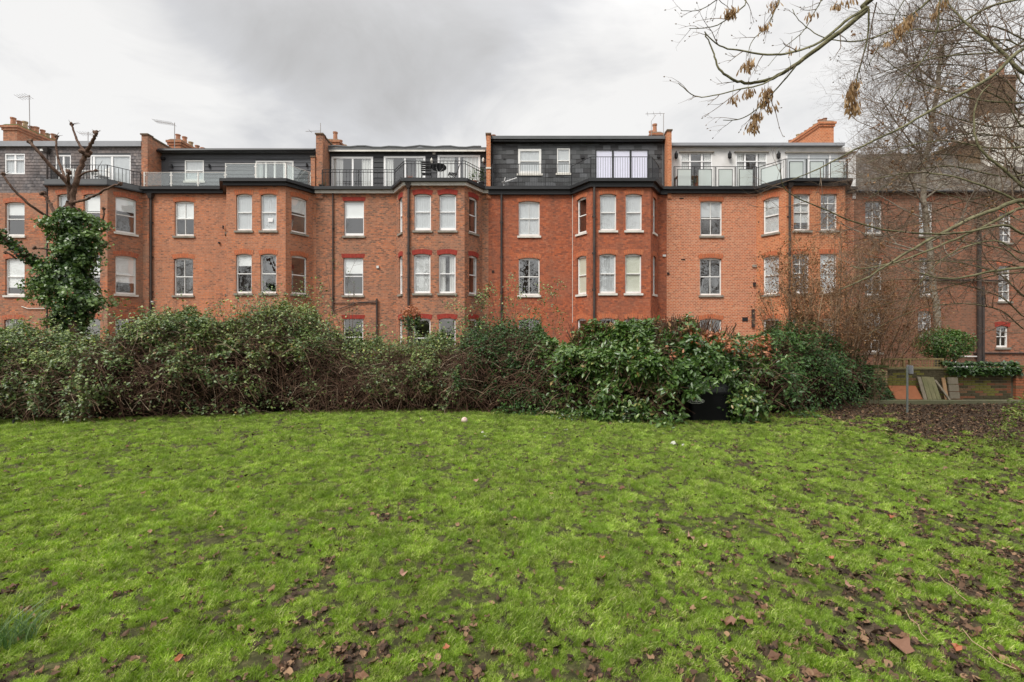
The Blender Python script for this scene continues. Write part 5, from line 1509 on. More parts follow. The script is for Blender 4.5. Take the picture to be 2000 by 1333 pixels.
M_barkp = bark_mat('bark_pollard', (0.04, 0.024, 0.018), (0.10, 0.06, 0.043), (0.18, 0.12, 0.085))

TOP = [(-300, 650), (0, 652), (60, 660), (130, 672), (200, 660), (250, 632), (290, 620), (340, 618), (400, 628), (430, 630), (470, 616), (520, 606), (570, 608), (600, 622), (630, 662), (680, 664), (730, 678), (790, 672), (840, 668), (880, 672), (905, 662), (960, 645), (1000, 642), (1050, 655), (1090, 662), (1120, 664), (1160, 655), (1250, 650), (1340, 645), (1400, 650), (1440, 662), (1500, 658), (1560, 640), (1640, 655), (1680, 690), (1700, 720), (1800, 740)]
def profile(px, v, thick=1.5, bulge=0.35):
    """point on the planting's surface: px column (seen from the lawn), v 0 foot .. 1 top edge .. 1.6 back slope"""
    pyb = interp(px, BASE); Yb = HC * F / (pyb - 646)
    Yt = Yb + thick
    zt = HC + (646 - interp(px, TOP)) / F * Yt
    ang = np.clip(v, 0, 1) * math.pi / 2
    back = np.clip(v - 1, 0, 1)
    y = Yb + thick * (1 - np.cos(ang)) ** 1.0 * 0.9 + 0.1 * thick * v + back * 2.2 - bulge * np.sin(np.clip(v, 0, 1) * math.pi)
    z = zt * np.sin(ang) ** 0.85 - back * 0.25
    x = (px - 1000) / F * (Yb + 0.5 * thick)
    return x, y, z
def surf_points(n, px0, px1, vmin=0.0, vmax=1.35, inset=0.45, lump=0.28, seed=0, vpow=1.0, thick=1.5):
    px = px0 + (px1 - px0) * RNG.random(n); v = vmin + (vmax - vmin) * RNG.random(n) ** vpow
    e = 0.01
    x, y, z = profile(px, v, thick)
    x2, y2, z2 = profile(px, v + e, thick); x3, y3, z3 = profile(px + 3, v, thick)
    tv = np.stack([x2 - x, y2 - y, z2 - z], -1); tu = np.stack([x3 - x, y3 - y, z3 - z], -1)
    nn = np.cross(tu, tv); nn /= np.maximum(np.linalg.norm(nn, axis=1, keepdims=True), 1e-6)
    L = (fbm(x * 1.3 + 50, v * 4.2, 70 + seed, 4) - 0.5) * 2 * lump * 1.6
    fine = (fbm(x * 4.5, v * 14, 80 + seed, 2) - 0.5) * 0.42 + np.maximum(0, fbm(x * 2.2, v * 3, 85 + seed, 2) - 0.6) * 0.9
    dep = -inset * RNG.random(n) ** 1.5
    Pn = np.stack([x, y, z], -1) + nn * (L + fine + dep)[:, None]
    Pn[:, 2] = np.maximum(Pn[:, 2], 0.03)
    return Pn, nn, v, px
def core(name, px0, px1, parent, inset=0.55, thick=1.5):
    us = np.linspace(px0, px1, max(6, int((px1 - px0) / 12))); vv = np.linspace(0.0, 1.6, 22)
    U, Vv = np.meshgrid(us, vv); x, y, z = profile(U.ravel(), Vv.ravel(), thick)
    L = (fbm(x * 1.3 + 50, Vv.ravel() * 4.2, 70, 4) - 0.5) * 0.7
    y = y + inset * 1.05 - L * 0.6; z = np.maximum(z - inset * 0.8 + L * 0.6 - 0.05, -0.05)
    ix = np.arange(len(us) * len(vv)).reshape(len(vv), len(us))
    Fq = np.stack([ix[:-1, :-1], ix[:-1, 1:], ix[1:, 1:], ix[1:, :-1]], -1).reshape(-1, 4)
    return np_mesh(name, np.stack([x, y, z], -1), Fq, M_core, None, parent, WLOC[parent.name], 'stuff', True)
def stems(name, n, px0, px1, parent, length=0.7, r=0.006, vmax=0.75, seed=0, mat=None, vmin=0.0, arch=1.0, out=0.05):
    Pn, nn, v, px = surf_points(n, px0, px1, vmin, vmax, inset=0.42, lump=0.2, vpow=0.9)
    V, Fc, R_ = [], [], []
    rg = np.random.default_rng(seed + 400)
    seg = 5
    d = rg.normal(0, 1, (n, 3)); d[:, 1] *= 0.25; d[:, 2] = np.abs(d[:, 2]) * 0.9; d /= np.linalg.norm(d, axis=1, keepdims=True)
    qx = 1000 + Pn[:, 0] / Pn[:, 1] * F
    kk = ~((qx > 1325) & (qx < 1445)); Pn, d, n = Pn[kk], d[kk], int(kk.sum())   # none in the bin's hollow
    L = length * (0.4 + rg.random(n)); rad = r * (0.5 + rg.random(n)); rc = rg.random(n)
    ts = np.linspace(0, 1, seg)
    allp = Pn[:, None, :] + d[:, None, :] * (ts[None, :, None] - 0.5) * L[:, None, None]
    allp[:, :, 2] -= arch * 0.35 * L[:, None] * (ts[None, :] - 0.4) ** 2 * 2
    allp += rg.normal(0, 0.012, allp.shape); allp[:, :, 1] -= out
    allp[:, :, 2] = np.maximum(allp[:, :, 2], 0.02)
    offs = np.array([(1, 0, 0), (-0.5, 0.5, 0.8), (-0.5, -0.2, -0.8)])
    ring = allp[:, :, None, :] + offs[None, None] * (rad[:, None, None, None] * (1 - 0.5 * ts)[None, :, None, None])
    Vn = ring.reshape(-1, 3)
    base = (np.arange(n) * seg * 3)[:, None, None]
    q = []
    for i in range(seg - 1):
        for k in range(3):
            k2 = (k + 1) % 3; q.append((i*3 + k, i*3 + k2, (i+1)*3 + k2, (i+1)*3 + k))
    Fq = (np.array(q)[None] + base).reshape(-1, 4)
    return np_mesh(name, Vn, Fq, mat or M_stem, np.repeat(rc, seg * 3), parent, WLOC[parent.name], 'stuff')

def thicket(name, label, cat, px0, px1, nleaf, size, tm, mat, nstem, seed, brown=None, core_=True, tilt=0.5, low_keep=0.25, inset=0.45, lump=0.28):
    pm = (px0 + px1) / 2; x, y, z = profile(np.array([pm]), np.array([0.0]))
    t = thing(name, label, cat, (float(x[0]), float(y[0]), 0))
    Pn, nn, v, px = surf_points(nleaf, px0, px1, 0.02, 1.4, inset, lump, 0)
    # leaves thin out near the foot, in ragged patches where the brown stems show
    pch = fbm(Pn[:, 0] * 0.9, Pn[:, 2] * 1.6, 5 + seed, 3)
    keep = RNG.random(nleaf) < np.clip(low_keep + (v - 0.28) * 2.2 + (pch - 0.5) * 3.0, 0.06, 1.0)
    keep &= RNG.random(nleaf) < np.clip(0.3 + 4.2 * (fbm(Pn[:, 0] * 3, v * 9, 15 + seed, 2) - 0.34), 0.07, 1)
    qx = 1000 + Pn[:, 0] / Pn[:, 1] * F; qy = 646 - (Pn[:, 2] - HC) / Pn[:, 1] * F
    keep &= ~((qx > 1362) & (qx < 1432) & (qy > 763) & (Pn[:, 1] < 12.6)) & ~((qx > 1336) & (qx < 1432) & (qy > 776) & (Pn[:, 1] < 12.6))   # the hollow in which the bin stands
    Pn, nn = Pn[keep], nn[keep]; up = nn * 0.55 + np.array([0, -0.15, 0.75])
    n = len(Pn)
    c = np.clip(0.5 * RNG.random(n) + 0.5 * fbm(Pn[:, 0] * 1.2, Pn[:, 2] * 2, 44 + seed, 3) + 0.06 * RNG.normal(0, 1, n), 0, 1)
    c = np.where(RNG.random(n) < 0.02, 1.0, np.minimum(c, 0.95))
    scatter('leaves', Pn, up, size * (0.4 + 0.95 * RNG.random(n)), tm, mat, t, WLOC[t.name], c, tilt=tilt, droop=0.5)
    if nstem: stems('stems', nstem, px0, px1, t, 0.8, 0.006, 0.85, seed)
    if core_: core('shade_hull', px0, px1, t)  # dark hull, not stems, added for the shaded gaps between leaves
    return t
thicket('bramble_bush', 'low dense grey green bramble bank under the ivy-clad tree at the left', 'bramble', -260, 232, 54000, 0.075, T_diamond(0.72), M_bramble, 2300, 1, low_keep=0.75)
thicket('bramble_bush', 'tall domed bramble bush rising left of centre with pale tangled stems at its foot', 'bramble', 225, 622, 56000, 0.075, T_diamond(0.72), M_bramble, 2300, 2, low_keep=0.75)
thicket('bramble_bush', 'lower brown stemmed bramble bush in the middle, below the red arched windows', 'bramble', 612, 905, 38000, 0.07, T_diamond(0.72), M_bramble, 2500, 3, low_keep=0.5)
thicket('bramble_bush', 'tall straggly bramble bush right of the middle, below the downpipe of the deep red house', 'bramble', 895, 1060, 24000, 0.07, T_diamond(0.7), M_darkleaf, 1400, 4, low_keep=0.5)
thicket('laurel_bush', 'large leaved laurel hedge, its clipped top browned, left of the black bin', 'hedge', 1050, 1345, 110500, 0.135, T_leaf(), M_laurel, 700, 5, low_keep=0.5, tilt=0.7, lump=0.42, inset=0.6)
thicket('laurel_bush', 'pale leaved laurel bush with dried red sprays over the black bin', 'hedge', 1335, 1500, 10500, 0.135, T_leaf(), M_laurel, 500, 6, low_keep=0.5, tilt=0.7, lump=0.42, inset=0.6)
thicket('evergreen_bush', 'very dark glossy evergreen bush between the laurel and the garden wall', 'shrub', 1490, 1700, 22000, 0.085, T_leaf(), M_darkleaf, 300, 7, low_keep=0.9)

# ---- withered clipped top of the laurel, dried red sprays, stems
def sprays(name, parent, n, px0, px1, v0, v1, size, mat, inset=0.1, tilt=0.8, tm=None):
    Pn, nn, v, px = surf_points(n, px0, px1, v0, v1, inset, 0.28)
    k = fbm(Pn[:, 0] * 2.5, v * 8, 91, 2) > 0.42
    Pn, nn = Pn[k], nn[k]
    return scatter(name, Pn, nn + np.array([0, 0, 0.3]), size * (0.6 + 0.8 * RNG.random(len(Pn))), tm or T_leaf(), mat, parent, WLOC[parent.name], tilt=tilt, droop=0.6)
LAU = [o for o in bpy.data.objects if o.name.startswith('laurel_bush')]
for (pb, a, b_, n) in ((LAU[0], 1120, 1345, 5200), (LAU[1], 1335, 1440, 2600)):
    sprays('withered_leaves', pb, n, a, b_, 0.80, 1.3, 0.10, M_brownleaf, -0.10)
    B = Branches(int(a)); off = WLOC[pb.name]
    for i in range(int((b_ - a) * 1.1)):
        px = a + (b_ - a) * B.r.random(); x, y, z = profile(np.array([px]), np.array([0.75 + 0.35 * B.r.random()]))
        B.grow((float(x[0]), float(y[0]), float(z[0]) - 0.25), (B.r.gauss(0, 0.35), B.r.gauss(0, 0.25), 1), 0.4 + 0.35 * B.r.random(), 0.012, 0, [dict(seg=3, wob=0.12, up=0.05)], endr=0.7)
    B.mesh('cut_stems', M_stem, pb, off, kind='stuff')
sprays('red_leaves', LAU[1], 900, 1345, 1500, 0.56, 0.80, 0.10, M_redleaf, -0.06)
sprays('red_leaves', LAU[0], 60, 1290, 1345, 0.5, 0.7, 0.09, M_redleaf, -0.04)

# ---- young seedlings at the foot of the laurel
def ball_shrub(name, label, cat, c, rad, n, size, tm, mat, stem_r=0.02, stem_mat=None, tilt=0.6, nst=10, low=0.0, rnd_hi=1.0):
    t = thing(name, label, cat, (c[0], c[1], 0))
    u = RNG.normal(0, 1, (n, 3)); u /= np.linalg.norm(u, axis=1, keepdims=True)
    r = 1 - 0.45 * RNG.random(n) ** 1.6
    lump = 0.75 + 0.6 * (fbm(np.arctan2(u[:, 1], u[:, 0]) * 1.6 + 9, u[:, 2] * 2.6, int(abs(c[0]) * 7), 3))
    Pn = np.array(c) + u * np.array(rad) * (r * lump)[:, None]
    k = Pn[:, 2] > low; Pn, u = Pn[k], u[k]
    scatter('leaves', Pn, u + np.array([0, 0, 0.5]), size * (0.6 + 0.7 * RNG.random(len(Pn))), tm, mat, t, WLOC[t.name], RNG.random(len(Pn)) * rnd_hi, tilt=tilt)
    B = Branches(int(abs(c[0] * 13)))
    for i in range(nst):
        a = 6.283 * B.r.random()
        B.along([(c[0], c[1], -0.02), (c[0] + 0.3 * rad[0] * math.cos(a), c[1] + 0.3 * rad[1] * math.sin(a), c[2] * 0.6), (c[0] + 0.8 * rad[0] * math.cos(a), c[1] + 0.8 * rad[1] * math.sin(a), c[2] + rad[2] * 0.5 * B.r.random())], stem_r, stem_r * 0.35, None)
    B.mesh('stems', stem_mat or M_barkt, t, WLOC[t.name], kind='stuff')
    return t
p = ground_pt(1235, 826)
ball_shrub('seedling_bush', 'fresh green low seedling bush at the foot of the laurel hedge', 'shrub', (p[0], p[1], 0.25), (0.55, 0.3, 0.36), 750, 0.12, T_leaf(), M_laurel, 0.008)
p = ground_pt(1210, 822)
p = ground_pt(1445, 828)
ball_shrub('seedling_bush', 'pale leaved low shoots just right of the black bin', 'shrub', (p[0] + .25, p[1] + 0.1, 0.35), (0.5, 0.3, 0.55), 700, 0.13, T_leaf(), M_laurel, 0.008)
p = ground_pt(1040, 812)
ball_shrub('weed_clump', 'low dark weeds spilling onto the grass below the straggly bush', 'weeds', (p[0], p[1] + 0.1, 0.12), (0.9, 0.35, 0.28), 900, 0.07, T_diamond(), M_darkleaf, 0.005)
p = ground_pt(1130, 822)
ball_shrub('weed_clump', 'low leafy weeds at the foot of the laurel behind a pale dish', 'weeds', (p[0], p[1] + 0.1, 0.1), (0.7, 0.3, 0.22), 600, 0.07, T_diamond(), M_laurel, 0.005)
p = ground_pt(1985, 880)
ball_shrub('fern', 'bright yellow green ferny plant at the right edge of the lawn', 'fern', (p[0] + 0.3, p[1], 0.25), (0.5, 0.5, 0.75), 1100, 0.09, T_diamond(0.28), leaf_mat('fern_leaf', [(0.0, (0.09, 0.15, 0.03)), (1.0, (0.26, 0.30, 0.07))], rough=0.5, trans=0.3), 0.006)

# ---- bare saplings and straggly shoots rising out of the thicket
SP_SAP = [dict(seg=6, wob=0.06, up=0.05), dict(n=6, t0=0.3, ang=35, len=0.55, r=0.006, seg=4, wob=0.14, up=0.08), dict(n=4, t0=0.2, ang=40, len=0.22, r=0.003, seg=3, wob=0.15, up=0.05)]
def sapling(label, pxs, Y, r, seed, leafn=0, spec=SP_SAP, mat=None, leafmat=None):
    b = P(*pxs[0][0], Y); t = thing('sapling', label, 'sapling', (b.x, b.y, 0)); B = Branches(seed)
    for k, line in enumerate(pxs):
        pts = [(P(q[0], q[1], Y + 0.15 * k)) for q in line]
        pts = [Vector((pts[0].x, pts[0].y, 0.0))] + pts
        B.along(pts, r, r * 0.35, spec)
    B.mesh('stem', mat or M_barkt, t, WLOC[t.name], rmin=r * 0.9)
    B.mesh('twigs', mat or M_barkt, t, WLOC[t.name], kind='stuff', rmax=r * 0.9)
    if leafn:
        tips = B.tips; Pn = np.array([tuple(tips[B.r.randrange(len(tips))][0]) for _ in range(leafn)]) + RNG.normal(0, 0.07, (leafn, 3))
        scatter('leaves', Pn, np.tile((0, -0.3, 1.0), (leafn, 1)), 0.05 + 0.03 * RNG.random(leafn), T_diamond(0.7), leafmat or M_bramble, t, WLOC[t.name], RNG.random(leafn) * 0.95, tilt=0.6)
    return t
sapling('thin bare sapling between the boarded houses, rising past the downpipe', [[(656, 700), (652, 640), (645, 570), (634, 500)], [(658, 690), (664, 640), (640, 590)]], 14.6, 0.016, 5, 60)
sapling('slender forked bare shoots in front of the middle flat window', [[(683, 690), (682, 600), (680, 545), (700, 500)], [(686, 690), (690, 590), (692, 548)]], 14.8, 0.01, 6, 30)
sapling('straggly bare shoots with sparse leaves below the flat window of the deep red house', [[(1000, 650), (1003, 600), (1008, 560)], [(1040, 660), (1046, 610), (1060, 570)], [(975, 650), (965, 600), (960, 575)], [(1080, 660), (1090, 610), (1080, 560)]], 14.4, 0.009, 7, 650)
sapling('leafy straggle of shoots left of the deep red house downpipe', [[(905, 660), (910, 620), (925, 590)], [(940, 660), (938, 610), (948, 580)], [(880, 670), (890, 630), (885, 600)]], 14.4, 0.009, 8, 420)
sapling('fine bare twigs in front of the wall beneath the second house window', [[(340, 640), (344, 600), (350, 570)], [(345, 640), (330, 600), (322, 560)], [(412, 640), (420, 600), (436, 575)], [(500, 610), (490, 590), (484, 570)]], 15.0, 0.006, 9, 0)
sapling('bare twiggy shoots over the leafy dome left of centre', [[(560, 620), (590, 590), (600, 575)], [(605, 650), (612, 610), (618, 560)], [(575, 615), (560, 590), (540, 580)]], 14.6, 0.007, 10, 260)
# withered topiary head on a stem
t = thing('topiary_shrub', 'rounded shrub head with withered orange brown top in front of the middle bay downpipe', 'shrub', (PX(803, 16), 16, 0))
c0 = P(803, 622, 16)
n = 700; u = RNG.normal(0, 1, (n, 3)); u /= np.linalg.norm(u, axis=1, keepdims=True)
Pn = np.array(c0) + u * np.array((0.34, 0.3, 0.42)) * (0.65 + 0.4 * RNG.random(n))[:, None]; Pn[:, 2] += -0.1 * np.abs((Pn[:, 0] - c0.x)) 
hi = Pn[:, 2] > c0.z + 0.05
scatter('withered_leaves', Pn[hi], u[hi], 0.11 * (0.6 + 0.6 * RNG.random(int(hi.sum()))), T_leaf(), M_redleaf, t, WLOC[t.name], tilt=0.7)
scatter('leaves', Pn[~hi], u[~hi], 0.10 * (0.6 + 0.6 * RNG.random(int((~hi).sum()))), T_leaf(), M_ivy, t, WLOC[t.name], RNG.random(int((~hi).sum())) * 0.9, tilt=0.7)
m = MB(); m.tube([(c0.x, 16, 0), (c0.x + 0.03, 16, c0.z)], 0.05, 7); m.build('stem', M_bark, t)

# ------------------------------------------------------------------ pollarded tree with ivy
YT = 15.6
t = thing('ivy_tree', 'pollarded bare tree with stubby knuckled limbs above a thick coat of dark ivy', 'tree', (PX(142, YT), YT, 0))
off = WLOC[t.name]; B = Branches(3)
def Q(px, py, dy=0.0): return P(px, py, YT + dy)
B.along([(PX(150, YT), YT, -0.05), Q(150, 640), Q(145, 520), Q(140, 440), Q(138, 395)], 0.22, 0.125, None)
B.mesh('trunk', M_barkp, t, off)
LIMBS = [
 ([(139, 400, 0), (143, 375, 0), (150, 350, 0), (160, 322, .1), (167, 299, .1)], .115, .085),
 ([(167, 300, .1), (152, 278, .2), (146, 262, .3), (139, 243, .35)], .055, .035),
 ([(166, 302, .1), (176, 285, 0), (184, 270, -.1), (187, 260, -.1)], .075, .05),
 ([(137, 392, 0), (132, 360, -.1), (110, 336, -.3), (84, 308, -.5), (64, 285, -.6), (57, 276, -.6)], .09, .045),
 ([(131, 357, -.1), (120, 330, .3), (111, 295, .5), (110, 266, .6)], .055, .035),
 ([(134, 362, -.1), (133, 345, -.3), (134, 336, -.3)], .06, .05),
 ([(96, 425, 0), (60, 402, -.4), (30, 375, -.6), (12, 352, -.7), (6, 341, -.7)], .055, .035),
 ([(112, 430, .2), (100, 402, .3), (92, 388, .3), (84, 379, .3)], .07, .055),
 ([(142, 396, 0), (168, 390, -.3), (190, 380, -.5), (215, 366, -.6), (236, 359, -.6)], .06, .035),
 ([(155, 345, 0), (168, 337, -.2), (188, 334, -.3)], .04, .03),
 ([(188, 334, -.3), (194, 324, -.3), (200, 314, -.3)], .012, .006),
 ([(120, 540, 0), (90, 520, -.2), (60, 508, -.4), (28, 482, -.6), (-6, 455, -.7)], .09, .06),
 ([(115, 492, 0), (90, 487, -.3), (68, 485, -.4)], .045, .035),
 ([(30, 505, -.5), (20, 497, -.6), (12, 494, -.6)], .035, .03),
 ([(195, 482, -.2), (210, 475, -.3), (221, 472, -.3), (226, 488, -.3)], .02, .01),
 ([(143, 402, 0), (150, 408, -.2), (156, 414, -.2)], .03, .015),
 ([(130, 400, 0), (118, 410, -.2), (116, 414, -.2)], .03, .02),
 ([(200, 430, -.2), (203, 418, -.2), (202, 408, -.2)], .035, .03),
]
def knob(mb, c, r, rr):
    for _ in range(5):
        d = Vector((rr.gauss(0, 1), rr.gauss(0, 1), rr.gauss(0, 1))).normalized()
        mb.tube([c - d * r * 0.7, c, c + d * r * 1.5, c + d * r * 1.9], [r * 0.7, r * 1.1, r * 0.75, r * 0.2], 6)
rr = random.Random(8)
for pts_, r0, r1 in LIMBS:
    B2 = Branches(int(r0 * 1000) + len(pts_) + int(pts_[0][0]))
    out_, _, _ = B2.along([Q(*q) for q in pts_], r0, r1, None)
    B2.paths = [(p_, [q_ * 0.78 for q_ in r_]) for p_, r_ in B2.paths]
    B2.mesh('limb', M_barkp, t, off)
    if r1 > 0.028 and pts_[-1][0] > 0:
        kb = MB(); knob(kb, out_[-1], r1 * 1.15, rr); kb.build('knuckle', M_barkp, t, smooth=True)
# sprouts
B3 = Branches(12)
for pts_, r0, r1 in LIMBS[:9]:
    a = Q(*pts_[-1])
    for i in range(3): B3.grow(a, (B3.r.gauss(0, 1), B3.r.gauss(0, 1), 0.5), 0.12 + 0.12 * B3.r.random(), 0.012, 0, [dict(seg=2, wob=0.1, up=0.1)])
B3.mesh('sprouts', M_barkt, t, off, kind='stuff')
LFT = [(412, 112), (425, 98), (440, 88), (452, 105), (470, 112), (490, 98), (505, 102), (520, 84), (540, 74), (558, 60), (570, 78), (582, 72), (600, 92), (625, 98), (660, 108), (700, 115)]
RGT = [(412, 160), (425, 190), (440, 206), (452, 190), (470, 202), (485, 205), (500, 196), (520, 190), (550, 192), (575, 196), (586, 216), (598, 205), (612, 190), (630, 165), (660, 158), (700, 155)]
n = 21000
py = 408 + (690 - 412) * RNG.random(n)
lf = np.interp(py, *zip(*LFT)); rg_ = np.interp(py, *zip(*RGT))
hw = (rg_ - lf) / 2 / F * YT * np.interp(py, [408, 430, 470, 690], [0.7, 0.85, 0.9, 0.92]); cxm = ((rg_ + lf) / 2 - 1000) / F * YT
a = RNG.random(n) * 2 * math.pi
zz = HC + (646 - py) / F * YT
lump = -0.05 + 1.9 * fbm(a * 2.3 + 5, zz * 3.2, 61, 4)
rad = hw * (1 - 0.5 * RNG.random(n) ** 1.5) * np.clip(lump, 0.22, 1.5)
Pn = np.stack([cxm + rad * np.cos(a), YT + 0.75 * rad * np.sin(a), zz], -1)
k = Pn[:, 1] < YT + 0.5; Pn = Pn[k]; a = a[k]
Nn = np.stack([np.cos(a), np.sin(a), 0.45 + 0 * a], -1)
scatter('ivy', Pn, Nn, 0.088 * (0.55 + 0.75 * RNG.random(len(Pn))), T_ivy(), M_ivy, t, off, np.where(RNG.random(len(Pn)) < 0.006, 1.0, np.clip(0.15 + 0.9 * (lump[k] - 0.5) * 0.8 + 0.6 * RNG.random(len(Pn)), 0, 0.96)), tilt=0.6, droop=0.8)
ax = np.array([tuple(Q(*q)) for q in LIMBS[11][0]]); n = 900
i = RNG.random(n) * (len(ax) - 1.001); ii = i.astype(int); Pn = ax[ii] + (ax[ii + 1] - ax[ii]) * (i - ii)[:, None] + RNG.normal(0, 0.085, (n, 3))
scatter('ivy', Pn, RNG.normal(0, 1, (n, 3)) + np.array([0, -1, 0.6]), 0.10 * (0.6 + 0.6 * RNG.random(n)), T_ivy(), M_ivy, t, off, RNG.random(n) * 0.95, tilt=0.5, droop=0.6)

# ------------------------------------------------------------------ bare trees on the right
SP_TREE = [dict(seg=6, wob=0.05, up=0.03),
           dict(n=9, t0=0.1, ang=52, len=2.3, r=0.026, seg=6, wob=0.13, up=0.07),
           dict(n=8, t0=0.15, ang=50, len=1.25, r=0.010, seg=5, wob=0.16, up=0.06),
           dict(n=6, t0=0.15, ang=48, len=0.62, r=0.0055, seg=4, wob=0.17, up=0.05),
           dict(n=3, t0=0.3, ang=45, len=0.24, r=0.0045, seg=2, wob=0.15, up=0.04)]
def bare_tree(name, label, base, trunk_pts, r, seed, limbs, spec, matT, mat2, group=None):
    t = thing(name, label, 'tree', base, group); B = Branches(seed); off = WLOC[t.name]
    trunk, dirs, rad = B.along(trunk_pts, r, r * 0.5, None)
    B.mesh('trunk', matT, t, off)
    B = Branches(seed + 1)
    for k in range(limbs):
        i = int(len(trunk) * (0.38 + 0.6 * k / limbs)); i = min(i, len(trunk) - 1)
        a = k * 2.4 + B.r.random(); el = 0.35 + 0.7 * (k / limbs) + 0.2 * B.r.random()
        d = Vector((math.cos(a), math.sin(a), el))
        B.grow(trunk[i], d, (2.2 + 1.5 * B.r.random()) * spec[0].get('L', 1.0), min(rad[i] * 0.5, 0.036 if r < 0.2 else 9), 0, spec)
    B.mesh('limbs', matT, t, off, rmin=0.022)
    B.mesh('twigs', mat2, t, off, kind='stuff', rmax=0.022)
    return t, B
bx_, by_ = PX(1832, 17.5), 17.5
tA, BA = bare_tree('bare_tree', 'pale trunked bare tree behind the garden wall with a haze of fine twigs', (bx_, by_, 0),
    [(bx_, by_, -0.1), P(1830, 640, 17.5), P(1822, 540, 17.5), P(1808, 430, 17.5), P(1806, 330, 17.5), P(1825, 220, 17.6), P(1840, 90, 17.6)], 0.125, 31, 17, SP_TREE, bark_mat('bark_pale', (0.10, 0.085, 0.06), (0.20, 0.175, 0.135), (0.30, 0.27, 0.22)), M_barkt)

def limb_tree(name, label, base, trunk, r, seed, limbs, spec, matT, mat2, rsplit=0.012):
    t = thing(name, label, 'tree', base); off = WLOC[t.name]
    B = Branches(seed); B.along(trunk, r, r * 0.6, None); B.mesh('trunk', matT, t, off)
    B = Branches(seed + 5)
    for pts, r0, r1, Y, dy, sp in limbs:
        q = []
        for i, p_ in enumerate(pts):
            if len(p_) == 3: q.append(Vector(p_))
            else:
                yy = Y + dy * i / max(1, len(pts) - 1); q.append(P(p_[0], p_[1], yy))
        B.along(q, r0, r1, sp)
    B.mesh('limbs', matT, t, off, rmin=rsplit)
    B.mesh('twigs', mat2, t, off, kind='stuff', rmax=rsplit)
    return t, B
SPB = [dict(seg=6, wob=0.05, up=0.0), dict(n=9, t0=0.12, ang=42, len=0.95, r=0.009, seg=6, wob=0.13, up=0.05), dict(n=5, t0=0.2, ang=45, len=0.42, r=0.0045, seg=4, wob=0.17, up=0.05), dict(n=3, t0=0.3, ang=45, len=0.16, r=0.003, seg=2, wob=0.15, up=0.03)]
SPB2 = [dict(seg=6, wob=0.05, up=0.0), dict(n=16, t0=0.1, ang=42, len=1.25, r=0.010, seg=6, wob=0.13, up=0.04), dict(n=8, t0=0.2, ang=45, len=0.52, r=0.0045, seg=4, wob=0.17, up=0.05), dict(n=3, t0=0.3, ang=45, len=0.18, r=0.003, seg=2, wob=0.15, up=0.03)]
TB = (11.0, 8.2)
def tb(z): return (TB[0], TB[1], z)
LB = [
 ([tb(6.9), (2040, 80), (1930, 155), (1839, 205), (1760, 250), (1685, 285), (1600, 330), (1545, 352)], .035, .006, 8.0, -0.8, SPB),
 ([tb(4.9), (2040, 375), (1960, 330), (1915, 290), (1902, 240), (1912, 190), (1935, 165)], .03, .008, 8.0, 0.6, SPB),
 ([tb(4.6), (2050, 420), (1960, 378), (1860, 345), (1780, 338), (1700, 352)], .03, .006, 8.2, 1.5, SPB2),
 ([tb(4.1), (2040, 388), (1930, 415), (1860, 445), (1770, 495), (1700, 540), (1638, 567)], .045, .007, 8.0, -0.5, SPB),
 ([tb(4.0), (2040, 400), (1930, 440), (1850, 475), (1760, 510), (1690, 525), (1660, 520)], .03, .006, 7.6, 0.8, SPB),
 ([tb(3.6), (2040, 518), (1940, 530), (1860, 545), (1800, 535), (1760, 520)], .03, .007, 7.8, 0.8, SPB),
 ([tb(7.6), (2040, 150), (1950, 95), (1880, 40), (1840, -10)], .045, .012, 8.4, 1.2, SPB2),
 ([tb(7.8), (2040, 60), (1960, 100), (1850, 110), (1760, 130), (1700, 150)], .028, .006, 9.5, 1.5, SPB2),
 ([tb(7.2), (2040, 190), (1950, 200), (1850, 180), (1760, 140), (1700, 90)], .03, .006, 9.5, 1.5, SPB2),
 ([tb(6.0), (2040, 280), (1940, 290), (1840, 275), (1760, 290), (1690, 320)], .03, .006, 9.0, 2.0, SPB2),
 ([tb(5.6), (2040, 330), (1960, 345), (1850, 325), (1760, 345), (1690, 395)], .025, .006, 9.4, 2.0, SPB2),
 ([tb(5.0), (2040, 450), (1960, 440), (1880, 455), (1780, 455), (1690, 440), (1600, 405), (1535, 372), (1524, 330)], .022, .005, 7.4, -0.8, SPB),
 ([tb(5.2), (2040, 490), (1940, 470), (1850, 500), (1790, 560), (1770, 600)], .022, .005, 8.4, 1.2, SPB),
 ([tb(8.4), (2030, -10), (1930, 15), (1850, 60), (1780, 60), (1740, 100)], .03, .006, 9.0, 1.2, SPB2),
 ([tb(6.2), (2040, 235), (1960, 250), (1880, 235), (1800, 215), (1740, 230), (1700, 215)], .022, .005, 10, 2.0, SPB2),
]
_r = random.Random(23)
for k_ in range(20):
    y0_ = 40 + k_ * 31 + _r.gauss(0, 10); L_ = 230 + 130 * _r.random(); dy_ = _r.gauss(10, 45); bow = _r.gauss(-30, 22)
    pl = [tb(3.2 + (700 - y0_) / 110.0)]
    for f_ in (-0.12, 0.15, 0.4, 0.65, 0.85, 1.0): pl.append((2000 - f_ * L_, y0_ + dy_ * f_ + bow * 4 * f_ * (1 - f_)))
    LB.append((pl, .02, .005, 8.6 + 2.0 * _r.random(), 0.6 + 1.8 * _r.random(), SPB2))
tB, BB = limb_tree('overhanging_tree', 'mossy limbed bare tree reaching in from beyond the right edge with long sweeping branches', (TB[0], TB[1], 0),
    [tb(-0.1), (TB[0] + .1, TB[1], 3), (TB[0] - 0.05, TB[1], 6), (TB[0] + 0.2, TB[1], 9.5)], 0.28, 41, LB, SPB, M_barkg, M_barkt)
